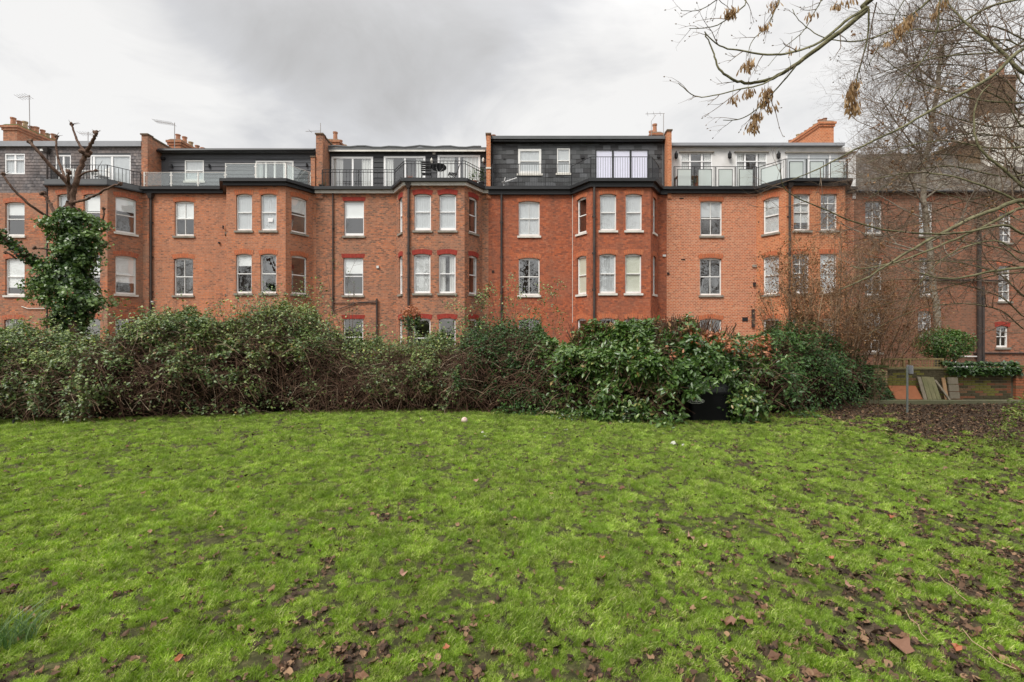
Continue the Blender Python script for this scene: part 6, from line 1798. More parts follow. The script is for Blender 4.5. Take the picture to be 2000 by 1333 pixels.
# a few withered leaf bunches caught in the twigs
tips = [p_ for p_, d_ in BB.tips]
n = 520; rr = random.Random(3)
cl = [tips[rr.randrange(len(tips))] for _ in range(60)]
Pn = np.array([tuple(cl[rr.randrange(len(cl))]) for _ in range(n)]) + RNG.normal(0, 0.05, (n, 3)) - np.array([0, 0, 0.05])
scatter('withered_leaves', Pn, RNG.normal(0, 1, (n, 3)), 0.045 + 0.04 * RNG.random(n), T_leaf(0.3, 0.5), M_brownleaf, tB, WLOC[tB.name], tilt=0.5)

# ash with hanging keys, overhead
SPC = [dict(seg=6, wob=0.05, up=0.0), dict(n=4, t0=0.25, ang=38, len=0.42, r=0.006, seg=5, wob=0.12, up=-0.01), dict(n=3, t0=0.3, ang=40, len=0.16, r=0.004, seg=3, wob=0.15, up=0.02)]
SPC2 = [dict(seg=6, wob=0.05, up=0.0), dict(n=6, t0=0.15, ang=38, len=0.30, r=0.005, seg=4, wob=0.14, up=-0.03), dict(n=3, t0=0.3, ang=40, len=0.12, r=0.0032, seg=3, wob=0.15, up=0.02)]
TC = (6.6, 3.4)
YC = 5.0
LC = [
 ([(TC[0], TC[1], 6.2), (5.2, 4.4, 6.5), (1715, -12), (1690, 22), (1610, 85), (1560, 122), (1510, 152), (1465, 163), (1425, 152), (1402, 130), (1393, 100), (1378, 66)], .034, .006, YC, 0.3, SPC),
 ([(1692, 16), (1650, 44), (1600, 84), (1545, 104), (1500, 107), (1450, 100), (1405, 90), (1376, 62)], .018, .006, YC, -0.2, SPC),
 ([(1535, 138), (1490, 165), (1440, 176), (1395, 187), (1357, 188), (1325, 163)], .011, .004, YC, -0.3, SPC),
 ([(1555, 128), (1520, 170), (1480, 212), (1445, 233), (1412, 235)], .010, .004, YC, 0.2, SPC),
 ([(1697, 18), (1695, 70), (1684, 115), (1672, 160), (1668, 190)], .011, .005, YC, 0.1, SPC2),
 ([(1712, 5), (1700, 60), (1690, 120), (1662, 118)], .008, .003, YC + .1, 0.1, SPC2),
 ([(5.0, 4.6, 6.4), (1830, -14), (1790, 22), (1750, 55), (1700, 76), (1650, 82), (1600, 70), (1560, 40), (1548, 18)], .016, .004, YC + .3, 0.3, SPC2),
 ([(4.6, 4.6, 6.2), (1560, -30), (1520, 10), (1500, 50), (1470, 80), (1460, 110)], .010, .004, YC + .2, 0.2, SPC2),
 ([(4.4, 4.6, 6.2), (1490, -30), (1455, 10), (1410, 45), (1375, 55), (1346, 56)], .010, .004, YC + .1, 0.1, SPC2),
 ([(4.2, 4.6, 6.2), (1440, -30), (1400, 0), (1365, 20), (1330, 21)], .009, .003, YC, 0.1, SPC2),
 ([(4.9, 4.6, 6.4), (1640, -30), (1600, 10), (1570, 60), (1530, 95), (1500, 130)], .010, .003, YC + .4, 0.2, SPC2),
 ([(5.4, 4.6, 6.4), (1860, -30), (1835, 10), (1830, 60), (1800, 120), (1770, 150), (1745, 190), (1725, 215)], .014, .004, YC + .6, 0.4, SPC2),
 ([(5.2, 4.6, 6.4), (1800, -30), (1760, 10), (1735, 60), (1700, 120), (1690, 140)], .010, .003, YC + .5, 0.2, SPC2),
]
tC, BC = limb_tree('ash_tree', 'ash branches hung with bunches of tan seed keys, hanging into the top right sky', (TC[0], TC[1], 0),
    [(TC[0], TC[1], -0.1), (TC[0] + .1, TC[1], 3), (TC[0], TC[1], 6.2), (TC[0] + .3, TC[1], 9)], 0.25, 51, LC, SPC, M_barkg, M_barkt, 0.0085)
M_key = leaf_mat('ash_key', [(0.0, (0.14, 0.08, 0.035)), (0.5, (0.30, 0.19, 0.09)), (1.0, (0.48, 0.34, 0.19))], rough=0.6, spec=0.3, trans=0.35)
KV = np.array([(0, 0, 0), (0.25, 0.07, 0), (0.7, 0.13, 0.01), (1, 0.03, 0), (0.7, -0.11, 0), (0.25, -0.06, 0.01)]); KF = np.array([(0, 1, 5), (1, 2, 4), (1, 4, 5), (2, 3, 4)])
bunches = [(1430, 22, 26, 30), (1493, 52, 20, 16), (1420, 28, 14, 16), (1457, 128, 22, 22), (1465, 125, 16, 20), (1461, 180, 18, 20), (1431, 195, 16, 16), (1500, 178, 34, 40), (1492, 195, 30, 34), (1508, 210, 16, 14), (1470, 240, 36, 40), (1478, 225, 24, 24),
           (1756, 52, 34, 44), (1775, 35, 34, 30), (1668, 165, 40, 50), (1664, 195, 44, 40), (1660, 182, 40, 34), (1668, 205, 40, 26), (1510, 8, 22, 14), (1740, 80, 14, 12), (1843, 6, 20, 20), (1660, 4, 10, 10), (1634, 12, 14, 12), (1545, 100, 8, 6), (1586, 30, 12, 10), (1828, 26, 14, 10)]
Pk, Dk, Sk = [], [], []
for bx2, by2, sz, nn_ in bunches:
    c_ = P(bx2, by2 - 8, YC + 0.1)
    for j in range(int(nn_ * 1.7)):
        Pk.append((c_.x + rr.gauss(0, 0.026), c_.y + rr.gauss(0, 0.03), c_.z - rr.random() * sz / F * YC * 0.6)); Sk.append(0.058 + 0.026 * rr.random())
Pk = np.array(Pk); n = len(Pk)
dv = np.stack([RNG.normal(0, 0.25, n), RNG.normal(0, 0.25, n), -np.ones(n)], -1); dv /= np.linalg.norm(dv, axis=1, keepdims=True)
wv = np.cross(dv, RNG.normal(0, 1, (n, 3))); wv /= np.linalg.norm(wv, axis=1, keepdims=True); nv = np.cross(dv, wv)
Sk = np.array(Sk)[:, None, None]
Vk = Pk[:, None] + Sk * (KV[None, :, 0:1] * dv[:, None] + KV[None, :, 1:2] * wv[:, None] + KV[None, :, 2:3] * nv[:, None])
Fk = (KF[None] + (np.arange(n) * 6)[:, None, None]).reshape(-1, 3)
np_mesh('seed_keys', Vk.reshape(-1, 3), Fk, M_key, np.repeat(RNG.random(n), 6), tC, WLOC[tC.name], 'stuff')
B = Branches(77)
for bx2, by2, sz, nn_ in bunches:
    c_ = P(bx2, by2 - 10, YC + 0.1); B.along([c_ + Vector((0.01, 0, 0.10)), c_, c_ - Vector((0, 0, sz / F * YC * 0.5))], 0.003, 0.0015, None)
# black buds and specks on the twigs
for p_, d_ in BC.tips:
    if rr.random() < 0.7: B.paths.append(([p_ - d_ * 0.008, p_, p_ + d_ * 0.012], [0.003, 0.007, 0.002]))
B.mesh('buds_and_stalks', M_barkt, tC, WLOC[tC.name], kind='stuff')

# ------------------------------------------------------------------ tall withered shrub right of centre
M_pale = leaf_mat('withered_stem', [(0.0, (0.10, 0.06, 0.038)), (0.5, (0.20, 0.13, 0.08)), (1.0, (0.36, 0.26, 0.17))], rough=0.8, spec=0.2, trans=0.02)
def fan_shrub(label, cx_, cy_, n, hgt, lean, seed, leafn, r=0.022, matl=None, bias=0.0):
    t = thing('withered_shrub', label, 'shrub', (cx_, cy_, 0)); B = Branches(seed); off = WLOC[t.name]
    spec = [dict(seg=8, wob=0.045, up=0.03), dict(n=9, t0=0.3, ang=30, len=1.05, r=0.008, seg=5, wob=0.12, up=0.05), dict(n=6, t0=0.15, ang=42, len=0.42, r=0.004, seg=4, wob=0.2, up=0.0), dict(n=2, t0=0.3, ang=45, len=0.16, r=0.003, seg=2, wob=0.2, up=0.0)]
    for i in range(n):
        a = 6.283 * i / n + B.r.random(); l = lean * (0.25 + 0.9 * B.r.random())
        B.grow((cx_ + 0.25 * math.cos(a), cy_ + 0.2 * math.sin(a), -0.05), (math.cos(a) * l + bias, math.sin(a) * l * 0.6, 1), hgt * (0.7 + 0.4 * B.r.random()), r * (0.6 + 0.6 * B.r.random()), 0, spec)
    B.mesh('stems', M_pale, t, off, rmin=0.0082)
    B.mesh('twigs', M_pale, t, off, kind='stuff', rmax=0.0082)
    tips = [tuple(p_) for p_, d_ in B.tips]; k = [tips[B.r.randrange(len(tips))] for _ in range(leafn)]
    Pn = np.array(k) + RNG.normal(0, 0.05, (leafn, 3))
    scatter('withered_leaves', Pn, RNG.normal(0, 1, (leafn, 3)), 0.035 + 0.05 * RNG.random(leafn), T_leaf(0.3, 0.4), matl or M_brownleaf, t, off, tilt=0.5, droop=1.5)
    return t
fan_shrub('tall fan of bare brown stems with hanging withered leaves before the salmon house bay', PX(1632, 14.8), 14.8, 32, 4.9, 0.55, 61, 15000)
fan_shrub('lower fan of bare stems leaning right over the trellis beside the taller fan', PX(1690, 15.6), 15.6, 18, 4.2, 0.55, 62, 5000, bias=0.35)
fan_shrub('small bare arching stems left of the tall fan, above the laurel', PX(1560, 14.4), 14.4, 9, 3.7, 0.55, 63, 1500, bias=-0.2)
c0 = P(1565, 640, 14.8)
ball_shrub('evergreen_bush', 'dark feathery evergreen rising under the small bare arching stems', 'shrub', (c0.x, 14.8, 1.9), (0.75, 0.5, 0.75), 3200, 0.06, T_diamond(0.4), M_darkleaf, 0.02)
c0 = P(1826, 672, 17)
ball_shrub('green_bush', 'small rounded bright green bush above the trellis and garden wall', 'shrub', (c0.x, 16.6, c0.z + 0.02), (0.82, 0.6, 0.52), 4200, 0.085, T_diamond(0.5), leaf_mat('fresh_green_leaf', [(0.0, (0.03, 0.07, 0.012)), (0.6, (0.07, 0.14, 0.025)), (1.0, (0.13, 0.22, 0.05))], rough=0.45, trans=0.25), 0.02)

# ------------------------------------------------------------------ garden wall, trellis, planks, post
YW = 15.0
x0w, x1w = PX(1701, YW), PX(1975, YW)
gw = thing('garden_wall', 'low mossy brick garden wall with a pier at each end and concrete coping', 'wall', ((x0w + x1w) / 2, YW, 0))
m = MB(); m.box((x0w + 0.42, YW + 0.012, -0.02), (x1w + 0.02, YW + 0.22, 0.99)); m.build('mortar_core', plain('old_mortar', (0.16, 0.14, 0.10), 0.95, 0.1, var=0.3, scale=8), gw)
GB = [plain('garden_brick_red', (0.17, 0.075, 0.04), 0.9, 0.2, var=0.3, scale=9), plain('garden_brick_moss', (0.13, 0.12, 0.035), 0.95, 0.1, var=0.35, scale=9),
      plain('garden_brick_brown', (0.15, 0.09, 0.05), 0.9, 0.2, var=0.3, scale=9), plain('garden_brick_dark', (0.07, 0.06, 0.035), 0.95, 0.1, var=0.3, scale=9),
      plain('pier_brick_buff', (0.30, 0.21, 0.12), 0.9, 0.2, var=0.3, scale=9), plain('pier_brick_orange', (0.28, 0.10, 0.05), 0.9, 0.2, var=0.25, scale=9)]
bm = {}
def brick_mesh(mi, w):
    key = (mi, round(w, 2))
    if key not in bm:
        q = MB(); q.box((0, 0, 0), (w, 0.09, 0.064)); bm[key] = q.mesh('brick', GB[mi])
    return bm[key]
rr = random.Random(19); offw = WLOC[gw.name]; nb_ = 0
for row in range(12):
    z = 0.02 + row * 0.08; x = x0w + 0.44 - (0.12 if row % 2 else 0.0)
    while x < x1w - 0.05:
        w = 0.232; xa = max(x, x0w + 0.435); xb = min(x + w, x1w)
        if xb - xa > 0.06:
            t_ = fbm(np.array([xa * 1.3]), np.array([z * 2.5]), 14, 2)[0] + rr.gauss(0, 0.12)
            mi = 1 if t_ > 0.56 else (3 if (row > 8 or t_ < 0.38) else (0 if rr.random() < 0.5 else 2))
            link_mesh('brick', brick_mesh(mi, xb - xa), gw, Vector((xa, YW - 0.004 * rr.random(), z)) - offw); nb_ += 1
        x += w + 0.012
for (xa, xb, mi) in ((x0w, x0w + 0.42, 4), (x1w + 0.03, x1w + 0.36, 5)):
    m = MB(); m.box((xa + 0.01, YW - 0.1, -0.02), (xb - 0.01, YW + 0.25, 1.04)); m.build('pier', MATS['old_mortar'], gw)
    for row in range(13):
        wid = (xb - xa); z = 0.02 + row * 0.08
        cut = 0.23 if row % 2 else wid - 0.23
        for (p0, p1) in ((xa, xa + cut - 0.006), (xa + cut + 0.006, xb)):
            if p1 - p0 > 0.04: link_mesh('brick', brick_mesh(mi if rr.random() > 0.15 else 2, p1 - p0), gw, Vector((p0, YW - 0.115 - 0.004 * rr.random(), z)) - offw); nb_ += 1
    m = MB(); m.box((xa - 0.03, YW - 0.15, 1.062), (xb + 0.03, YW + 0.28, 1.12)); m.build('coping', MATS['moss'], gw)
m = MB(); m.box((x0w + 0.45, YW - 0.03, 0.995), (x1w + 0.0, YW + 0.25, 1.035)); m.build('coping', plain('wall_coping', (0.17, 0.15, 0.08), 0.95, 0.1, var=0.3, scale=7), gw)
print('bricks', nb_)
# trellis along the wall
M_trel = plain('trellis_wood', (0.27, 0.20, 0.10), 0.85, 0.2, var=0.25, scale=10, dirt=(0.15, 0.17, 0.05), dirt_amt=0.6)
xa, xb = PX(1722, YW + 0.12), PX(1842, YW + 0.12); z0t, z1t = 1.037, 1.33
tr = thing('trellis', 'low mossy wooden trellis panels standing on the garden wall', 'trellis', ((xa + xb) / 2, YW + 0.12, z0t))
def tbox(name, a, b): m = MB(); m.box(a, b); m.build(name, M_trel, tr)
tbox('rail', (xa, YW + .09, z1t - .04), (xb, YW + .14, z1t)); tbox('rail', (xa, YW + .09, z0t), (xb, YW + .14, z0t + .035))
for f in (0, 0.34, 0.44, 0.97): tbox('post', (xa + (xb - xa) * f, YW + .08, z0t + .036), (xa + (xb - xa) * f + 0.05, YW + .15, z1t - .041))
for i in range(1, 20):
    if i in (7, 8): continue
    x = xa + (xb - xa) * i / 20; tbox('slat', (x, YW + .10, z0t + .036), (x + .014, YW + .112, z1t - .042))
for k in (0.3, 0.55, 0.8): tbox('slat', (xa + .05, YW + .114, z0t + (z1t - z0t) * k), (xb - .0, YW + .126, z0t + (z1t - z0t) * k + .014))
# leaning things
M_plank = plain('weathered_plank', (0.14, 0.13, 0.07), 0.9, 0.2, var=0.3, scale=7, dirt=(0.09, 0.10, 0.04), dirt_amt=0.6)
M_plank2 = plain('weathered_plank_pale', (0.18, 0.155, 0.115), 0.9, 0.2, var=0.25, scale=7, dirt=(0.10, 0.09, 0.06), dirt_amt=0.6)
def plank(label, bpx, tpx, ybot, ytop, w, mat, lean=0.28):
    a = Vector((PX(bpx, YW - 0.14 - lean), YW - 0.14 - lean, 0.115)); zt = PZ(ytop, YW)
    b = Vector((PX(tpx, YW - 0.14), YW - 0.05, zt))
    m = MB(); h = Vector((w / 2, 0, 0)); th = Vector((0, 0.03, 0))
    m.hexa([a - h, a + h, a + h + th, a - h + th], [b - h, b + h, b + h + th, b - h + th])
    o = m.build('plank', mat); tagit(o, label, 'plank', 'planks leaning against the garden wall'); return o
plank('leftmost long grey green plank leaning against the garden wall', 1808, 1800, 780, 736, 0.10, M_plank2)
plank('second grey green plank from the left leaning against the garden wall', 1817, 1809, 780, 736, 0.13, M_plank)
plank('third mossy plank in the leaning row against the garden wall', 1826, 1817, 780, 736, 0.12, M_plank)
plank('fourth mossy plank in the leaning row against the garden wall', 1835, 1825, 780, 737, 0.12, M_plank)
plank('slanting dark plank crossing the leaning row from upper left to lower right', 1856, 1832, 780, 742, 0.06, M_plank2, 0.36)
plank('short orange tinted plank right of the slanting dark one', 1850, 1848, 780, 738, 0.10, plain('plank_tan', (0.24, 0.15, 0.08), 0.9, 0.2, var=0.3, scale=7))
for k, lab in enumerate(('lowest pale board of the small pile beside the leaning planks', 'middle pale board of the small pile beside the leaning planks', 'topmost pale board of the small pile beside the leaning planks')):
    m = MB(); x = PX(1864, YW - 0.2); zz_ = 0.12 + k * 0.22
    m.hexa([(x - 0.16, YW - 0.24 + 0.03*k, zz_), (x + 0.14, YW - 0.24 + 0.03*k, zz_), (x + 0.14, YW - 0.2 + 0.03*k, zz_), (x - 0.16, YW - 0.2 + 0.03*k, zz_)],
           [(x - 0.16, YW - 0.22 + 0.03*k, zz_ + 0.20), (x + 0.14, YW - 0.22 + 0.03*k, zz_ + 0.20), (x + 0.14, YW - 0.18 + 0.03*k, zz_ + 0.20), (x - 0.16, YW - 0.18 + 0.03*k, zz_ + 0.20)])
    o = m.build('board', M_plank2); tagit(o, lab, 'board')
m = MB(); ya = YW - 0.36
m.hexa([(PX(1750, ya), ya, 0.115), (PX(1803, ya), ya, 0.115), (PX(1803, ya), ya + 0.05, 0.115), (PX(1750, ya), ya + 0.05, 0.115)],
       [(PX(1746, ya), ya + 0.22, 0.50), (PX(1800, ya), ya + 0.22, 0.50), (PX(1800, ya), ya + 0.27, 0.50), (PX(1746, ya), ya + 0.27, 0.50)])
o = m.build('panel', plain('terracotta_sheet', (0.26, 0.095, 0.045), 0.85, 0.2, var=0.25, scale=6, dirt=(0.22, 0.10, 0.05), dirt_amt=0.6)); tagit(o, 'orange terracotta coloured slab leaning on the garden wall behind the metal post', 'slab')
# concrete edging of the path
m = MB(); m.box((PX(1690, 14.5), 14.36, -0.05), (PX(2080, 14.5), 14.62, 0.11)); kb = m.build('kerb', plain('concrete_edging', (0.12, 0.115, 0.075), 0.95, 0.1, var=0.3, scale=5, dirt=(0.10, 0.11, 0.05), dirt_amt=0.7)); tagit(kb, 'mossy concrete edging in front of the garden wall', kind='structure')
# ivy over the wall
xi0, xi1 = PX(1843, YW), PX(1985, YW)
t = thing('wall_ivy', 'dark ivy mat draped over the right half of the garden wall', 'ivy', ((xi0 + xi1) / 2, YW, 1.04))
n = 2600; X = xi0 + (xi1 - xi0) * RNG.random(n); dz = RNG.normal(0, 1, n)
Pn = np.stack([X, YW - 0.12 + 0.3 * RNG.random(n), 1.12 + 0.10 * RNG.random(n) * fbm(X * 2, X * 0, 3, 2) * 2], -1)
k = RNG.random(n) < 0.4; Pn[k, 2] = 1.05 - 0.22 * RNG.random(int(k.sum())) ** 1.5; Pn[k, 1] = YW - 0.13 - 0.05 * RNG.random(int(k.sum()))
scatter('leaves', Pn, np.tile((0, -0.6, 0.9), (n, 1)), 0.075 * (0.6 + 0.7 * RNG.random(n)), T_ivy(), M_ivy, t, WLOC[t.name], RNG.random(n) * 0.9, tilt=0.5)
B = Branches(9)
for i in range(14): B.grow((xi0 + (xi1 - xi0) * B.r.random(), YW + 0.05, 1.06), (B.r.gauss(0, 1), -0.3, 0.2), 0.5, 0.008, 0, [dict(seg=4, wob=0.2, up=0)])
B.mesh('stems', M_stem, t, WLOC[t.name], kind='stuff')
# metal post with a small plate seen almost edge-on
x, y, z = ground_pt(1772, 808)
t = thing('sign_post', 'short grey metal post with a small plate seen edge-on, before the garden wall', 'post', (x, y, 0))
m = MB(); m.tube([(x, y, -0.1), (x, y, PZ(716, y))], 0.025, 8); m.build('post', plain('galvanised_post', (0.13, 0.145, 0.14), 0.6, 0.4, var=0.2, scale=5, dirt=(0.12, 0.15, 0.08), dirt_amt=0.5), t)
m = MB(); m.hexa([(x + 0.03, y - 0.14, PZ(730, y)), (x + 0.045, y - 0.14, PZ(730, y)), (x + 0.115, y + 0.14, PZ(730, y)), (x + 0.10, y + 0.14, PZ(730, y))],
                 [(x + 0.03, y - 0.14, PZ(714, y)), (x + 0.045, y - 0.14, PZ(714, y)), (x + 0.115, y + 0.14, PZ(714, y)), (x + 0.10, y + 0.14, PZ(714, y))]); m.build('plate', M_lead, t)
# fence in the yard behind (pale frame seen by the wall)
o_ = window(H6.o, (H6.xl, D), (1, 0), PX(1862) - H6.xl, 1.25, 0.35, 0.93, 0.0, rows=(), depth=-0.09, fmat=M_white, bot=0.06)

# ------------------------------------------------------------------ black bin
xb0, xb1, yb0 = PX(1346, 11.7), PX(1430, 11.7), 11.6
M_bin = plain('black_plastic', (0.004, 0.004, 0.005), 0.6, 0.15, var=0.2, scale=3)
t = thing('black_bin', 'black plastic bin with a rounded lid and oval printed mark, tucked under the laurel', 'bin', ((xb0 + xb1) / 2, yb0, 0))
zb1 = PZ(771, 11.6)
def rrect(x0, x1, y0, y1, z, r=0.08, n=4):
    pts = []
    for cx2, cy2, a0 in ((x1 - r, y0 + r, -90), (x1 - r, y1 - r, 0), (x0 + r, y1 - r, 90), (x0 + r, y0 + r, 180)):
        for k in range(n + 1):
            a = math.radians(a0 + 90 * k / n); pts.append((cx2 + r * math.cos(a), cy2 + r * math.sin(a), z))
    return pts
m = MB(); m.hexa(rrect(xb0 + 0.05, xb1 - 0.05, yb0 + 0.02, yb0 + 0.6, -0.01), rrect(xb0, xb1, yb0, yb0 + 0.66, zb1)); m.build('body', M_bin, t)
m = MB(); m.hexa(rrect(xb0 - 0.02, xb1 + 0.02, yb0 - 0.02, yb0 + 0.68, zb1 + 0.002), rrect(xb0 - 0.02, xb1 + 0.02, yb0 - 0.02, yb0 + 0.68, zb1 + 0.05)); m.build('rim', M_bin, t)
m = MB(); prev = None
xm = (xb0 + xb1) / 2 + 0.12
for k in range(6):
    a0, a1 = k / 6 * math.pi / 2, (k + 1) / 6 * math.pi / 2
    r0, r1 = math.cos(a0), max(0.12, math.cos(a1)); h0, h1 = 0.26 * math.sin(a0), 0.26 * math.sin(a1)
    m.hexa(rrect(xm - 0.38 * r0, xm + 0.38 * r0, yb0 + 0.33 - 0.3 * r0, yb0 + 0.33 + 0.3 * r0, zb1 + 0.052 + h0, 0.08 * r0), rrect(xm - 0.38 * r1, xm + 0.38 * r1, yb0 + 0.33 - 0.3 * r1, yb0 + 0.33 + 0.3 * r1, zb1 + 0.052 + h1, 0.08 * r1))
m.build('lid', plain('grey_lid', (0.012, 0.014, 0.013), 0.4, 0.4, var=0.3, scale=3), t)
lc = P(1353, 784, yb0 - 0.012)
lc.x += 0.08
M_print = plain('grey_print', (0.62, 0.64, 0.60), 0.6, 0.3)
m = MB(); ring = [(lc.x + 0.20 * math.cos(a), yb0 - 0.006, lc.z + 0.058 * math.sin(a)) for a in [2 * math.pi * i / 32 for i in range(33)]]
m.tube(ring, 0.004, 4, cap=False); lo = m.build('printed_oval', M_print, t)
cu = bpy.data.curves.new('printed_letters', 'FONT'); cu.body = 'UTRIDGE'; cu.size = 0.085; cu.align_x = 'CENTER'; cu.align_y = 'CENTER'; cu.extrude = 0.001; cu.offset = 0.001
cu.materials.append(M_print)
_f = bpy.data.objects.new('printed_letters', cu); COL.objects.link(_f); _f.name = 'outline_source'
bpy.context.view_layer.update()
lme = bpy.data.meshes.new_from_object(_f); bpy.data.objects.remove(_f)
lt = bpy.data.objects.new('printed_letters', lme); COL.objects.link(lt); lt.parent = t
lt.location = Vector((lc.x, yb0 - 0.006, lc.z)) - WLOC[t.name]; lt.rotation_euler = (math.radians(90), 0, 0)

# ------------------------------------------------------------------ small things on the lawn
x, y, z = ground_pt(907, 828)
rb = 0.075; m = MB(); N1, N2 = 16, 10
prof = [(max(1e-4, rb * math.sin(math.pi * k / N2)), -rb * math.cos(math.pi * k / N2)) for k in range(N2 + 1)]
m.lathe((x, y, z + rb + 0.005), prof, N1)
mt, nt, nd, lk, out = newmat('ball_leather'); b = nd.new('ShaderNodeBsdfPrincipled'); lk.new(b.outputs[0], out.inputs[0])
vo = nd.new('ShaderNodeTexVoronoi'); vo.inputs['Scale'].default_value = 14; tcn = nd.new('ShaderNodeTexCoord'); lk.new(tcn.outputs['Object'], vo.inputs['Vector'])
r_ = nd.new('ShaderNodeValToRGB'); setramp(r_, [(0.0, (0.32, 0.16, 0.14)), (0.35, (0.42, 0.27, 0.23)), (0.5, (0.50, 0.40, 0.34))]); lk.new(vo.outputs['Distance'], r_.inputs[0]); lk.new(r_.outputs[0], b.inputs['Base Color'])
b.inputs['Roughness'].default_value = 0.6
o = m.build('football', mt, smooth=True); tagit(o, 'small scuffed pinkish football lying on the grass near the thicket', 'ball')
M_pap = plain('pale_scrap', (0.40, 0.41, 0.34), 0.7, 0.2, var=0.1, scale=10)
M_papy = plain('yellowish_scrap', (0.55, 0.52, 0.28), 0.7, 0.2, var=0.15, scale=10)
def scrap(px, py, size, mat, label, seed, curl=0.35, name='scrap', cat='litter'):
    x, y, z = ground_pt(px, py); V, Fc = crumpled(seed, 4, curl=curl)
    q = MB(); q.v = [tuple(v) for v in V]; q.f = [tuple(int(i) for i in f) for f in Fc]; q.uv = [(0, 0)] * (3 * len(q.f))
    o = link_mesh(name, q.mesh(name, mat), None, (x, y, z + 0.035), (0.4, 0.1, seed), (size, size, size)); tagit(o, label, cat)
scrap(1316, 872, 0.14, M_pap, 'crumpled white scrap on the lawn, left of a smaller one below the bin', 31)
scrap(1334, 876, 0.08, M_pap, 'smaller white scrap right of the crumpled one below the bin', 32, 0.6)
scrap(1741, 847, 0.28, M_papy, 'pale yellow scrap on the bare leafy ground near the post', 33, 0.2)
scrap(1297, 851, 0.07, M_pap, 'tiny white speck on the lawn below the seedling bush', 34)
scrap(1105, 844, 0.09, M_pap, 'small white flake on the lawn below the pale dish', 35)
scrap(1064, 860, 0.06, M_pap, 'small round white flake on the lawn right of the football', 36)
scrap(942, 849, 0.06, M_pap, 'upper of two white flecks below the football', 37)
scrap(947, 857, 0.06, M_pap, 'lower of two white flecks below the football', 38)
scrap(822, 821, 0.12, M_papy, 'pale flat scrap on grass left of the football', 39)
scrap(1518, 854, 0.07, M_papy, 'pale tan fleck on the grass right of the bin', 40)
x, y, z = ground_pt(1078, 813)
t = thing('dish', 'shallow pale yellowish dish lying against the weeds under the hedge', 'dish', (x, y, 0))
m = MB(); m.lathe((x, y - 0.05, z + 0.06), [(0.05, 0), (0.13, 0.02), (0.17, 0.06), (0.15, 0.06), (0.04, 0.02)], 14); m.build('bowl', M_papy, t)
x, y, z = ground_pt(27, 832)
m = MB(); m.tube([(x, y, -0.05), (x, y, 0.14)], 0.025, 6); o = m.build('peg', M_iron); tagit(o, 'short dark peg in the grass at the far left of the thicket', 'peg')

# ------------------------------------------------------------------ trees beyond the lawn that the windows mirror
SPM = [dict(seg=5, wob=0.07, up=0.03, L=1.3), dict(n=7, t0=0.15, ang=45, len=3.0, r=0.06, seg=4, wob=0.12, up=0.06), dict(n=6, t0=0.2, ang=45, len=1.6, r=0.03, seg=3, wob=0.15, up=0.05), dict(n=4, t0=0.2, ang=45, len=0.9, r=0.016, seg=2, wob=0.15, up=0.05)]
t0_, _ = bare_tree('mirrored_tree', 'tall bare winter tree across the lawn, seen only mirrored in windows', (0, -18, 0), [(0, -18, -0.1), (0.2, -18, 4), (-0.1, -18, 8), (0.3, -18, 13)], 0.35, 91, 9, SPM, M_bark, M_barkt, 'winter trees mirrored in the windows')
kids = list(t0_.children)
rr = random.Random(4)
for k, x in enumerate((-62, -50, -38, -27, -14, 13, 25, 34, 47, 60)):
    c_ = t0_.copy(); COL.objects.link(c_); c_.location = (x + rr.gauss(0, 2), -18 + rr.gauss(0, 3), 0); c_.rotation_euler = (0, 0, rr.random() * 6.28); s_ = 0.85 + 0.35 * rr.random(); c_.scale = (s_, s_, s_)
    for ch in kids:
        d_ = ch.copy(); COL.objects.link(d_); d_.parent = c_
t0_.location = (2, -19, 0)

# ragged leafy shoots standing out of the bramble tops
for (nm, a, b_, n, sd) in (('bramble_bush', -120, 232, 90, 1), ('bramble_bush.001', 225, 622, 150, 2), ('bramble_bush.002', 612, 905, 130, 3), ('bramble_bush.003', 895, 1060, 110, 4)):
    pb = bpy.data.objects.get(nm)
    if pb is None: continue
    B = Branches(300 + sd); off = WLOC[pb.name]; lp = []
    for i in range(n):
        px = a + (b_ - a) * B.r.random(); x, y, z = profile(np.array([px]), np.array([0.55 + 0.5 * B.r.random()]))
        pts, dirs, rad = B.grow((float(x[0]), float(y[0]), float(z[0]) - 0.15), (B.r.gauss(0, 0.5), B.r.gauss(0, 0.4), 1), 0.45 + 0.6 * B.r.random() ** 2, 0.006, 0, [dict(seg=5, wob=0.14, up=-0.02)], endr=0.4)
        for q in pts[1:]:
            for _ in range(3): lp.append((q.x + B.r.gauss(0, 0.05), q.y + B.r.gauss(0, 0.05), q.z + B.r.gauss(0, 0.04)))
    B.mesh('shoots', M_stem, pb, off, kind='stuff')
    lp = np.array(lp)
    scatter('shoot_leaves', lp, np.tile((0, -0.3, 0.9), (len(lp), 1)), 0.05 + 0.04 * RNG.random(len(lp)), T_diamond(0.7), M_bramble if sd < 4 else M_darkleaf, pb, off, RNG.random(len(lp)) * 0.96, tilt=0.5)

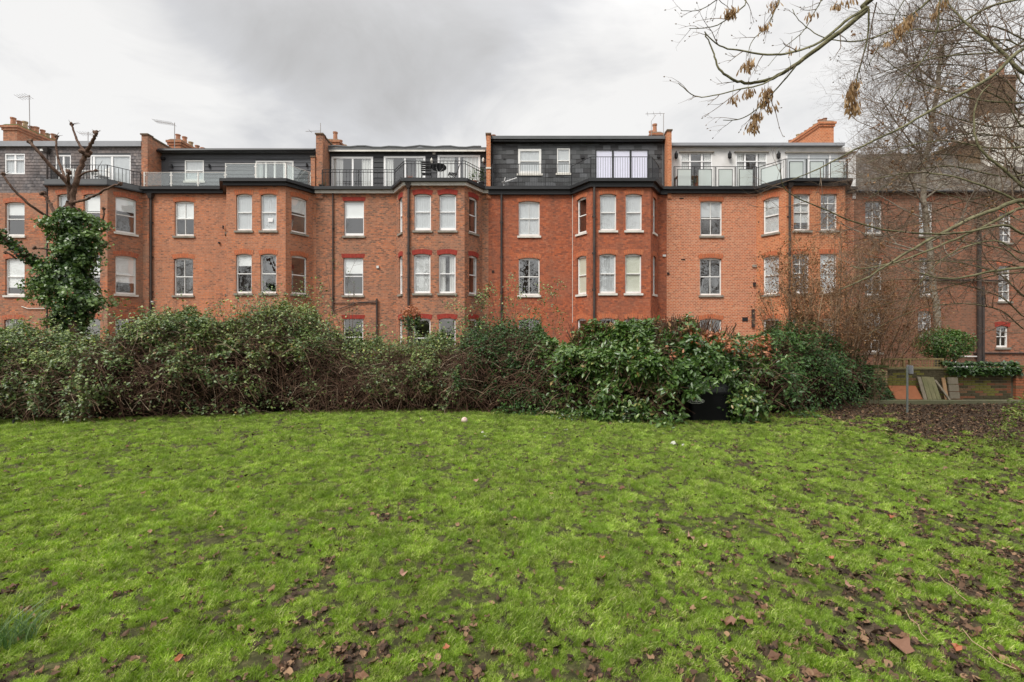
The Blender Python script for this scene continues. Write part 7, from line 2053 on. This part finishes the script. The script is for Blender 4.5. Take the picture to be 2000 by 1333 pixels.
# pots and plants on the terraces
M_tpot = plain('terracotta_pot', (0.30, 0.12, 0.07), 0.8, 0.2, var=0.2, scale=9)
M_dpot = plain('dark_pot', (0.03, 0.03, 0.03), 0.6, 0.3)
def pot_plant(label, px, Y, r, h, leafh, n, mat, potm, size=0.09):
    x = PX(px, Y); t = thing('potted_plant', label, 'potted plant', (x, Y, ZD + 0.03))
    m = MB(); m.lathe((x, Y, ZD + 0.031), [(r * 0.7, 0), (r, h * 0.9), (r * 1.1, h * 0.9), (r * 1.1, h), (r * 0.9, h)], 12); m.build('pot', potm, t)
    u = RNG.normal(0, 1, (n, 3)); u /= np.linalg.norm(u, axis=1, keepdims=True)
    Pn = np.array((x, Y, ZD + h + leafh * 0.55)) + u * np.array((r * 1.9, r * 1.6, leafh * 0.6)) * RNG.random(n)[:, None] ** 0.4
    scatter('leaves', Pn, u + np.array((0, -0.2, 0.4)), size * (0.6 + 0.7 * RNG.random(n)), T_leaf(0.15, 0.3), mat, t, WLOC[t.name], RNG.random(n) * 0.95, tilt=0.6)
pot_plant('leafy plant in a terracotta pot behind the corner rail of the round table terrace', 926, 24.15, 0.16, 0.25, 0.55, 160, M_laurel, M_tpot)
pot_plant('taller spiky plant beside the brick party wall on the round table terrace', 940, 24.35, 0.14, 0.25, 0.7, 150, M_darkleaf, M_dpot, 0.12)
pot_plant('small terracotta potted plant on the left corner of the round table bay', 801, 23.35, 0.13, 0.16, 0.12, 60, M_redleaf, M_tpot, 0.06)
pot_plant('low green potted plant behind the rail next to the stepped brick pier', 622.5 + 5, 24.45, 0.15, 0.14, 0.18, 90, M_laurel, M_dpot, 0.07)
pot_plant('potted shrub behind the first frosted glass panels of the white rendered terrace', 1361, 24.6, 0.16, 0.28, 0.4, 120, M_bramble, M_tpot, 0.08)
pot_plant('dark potted plant by the bay doors of the white rendered terrace', 1645, 24.1, 0.16, 0.25, 0.5, 140, M_darkleaf, M_dpot, 0.1)
# brown slatted table behind the frosted panels
x = PX(1340, 24.7); t = thing('terrace_table', 'brown wooden table behind the leftmost frosted glass panels', 'table', (x, 24.7, ZD + 0.002))
M_tw = plain('terrace_wood', (0.22, 0.12, 0.07), 0.7, 0.3, var=0.3, scale=8)
for i in range(6):
    m = MB(); m.box((x - 0.55, 24.45 + i * 0.09, ZD + 0.62), (x + 0.55, 24.52 + i * 0.09, ZD + 0.65)); m.build('slat', M_tw, t)
for sx in (-0.5, 0.5):
    for sy in (-0.2, 0.22):
        m = MB(); m.box((x + sx - 0.03, 24.7 + sy - 0.03, ZD + 0.002), (x + sx + 0.03, 24.7 + sy + 0.03, ZD + 0.618)); m.build('leg', M_tw, t)
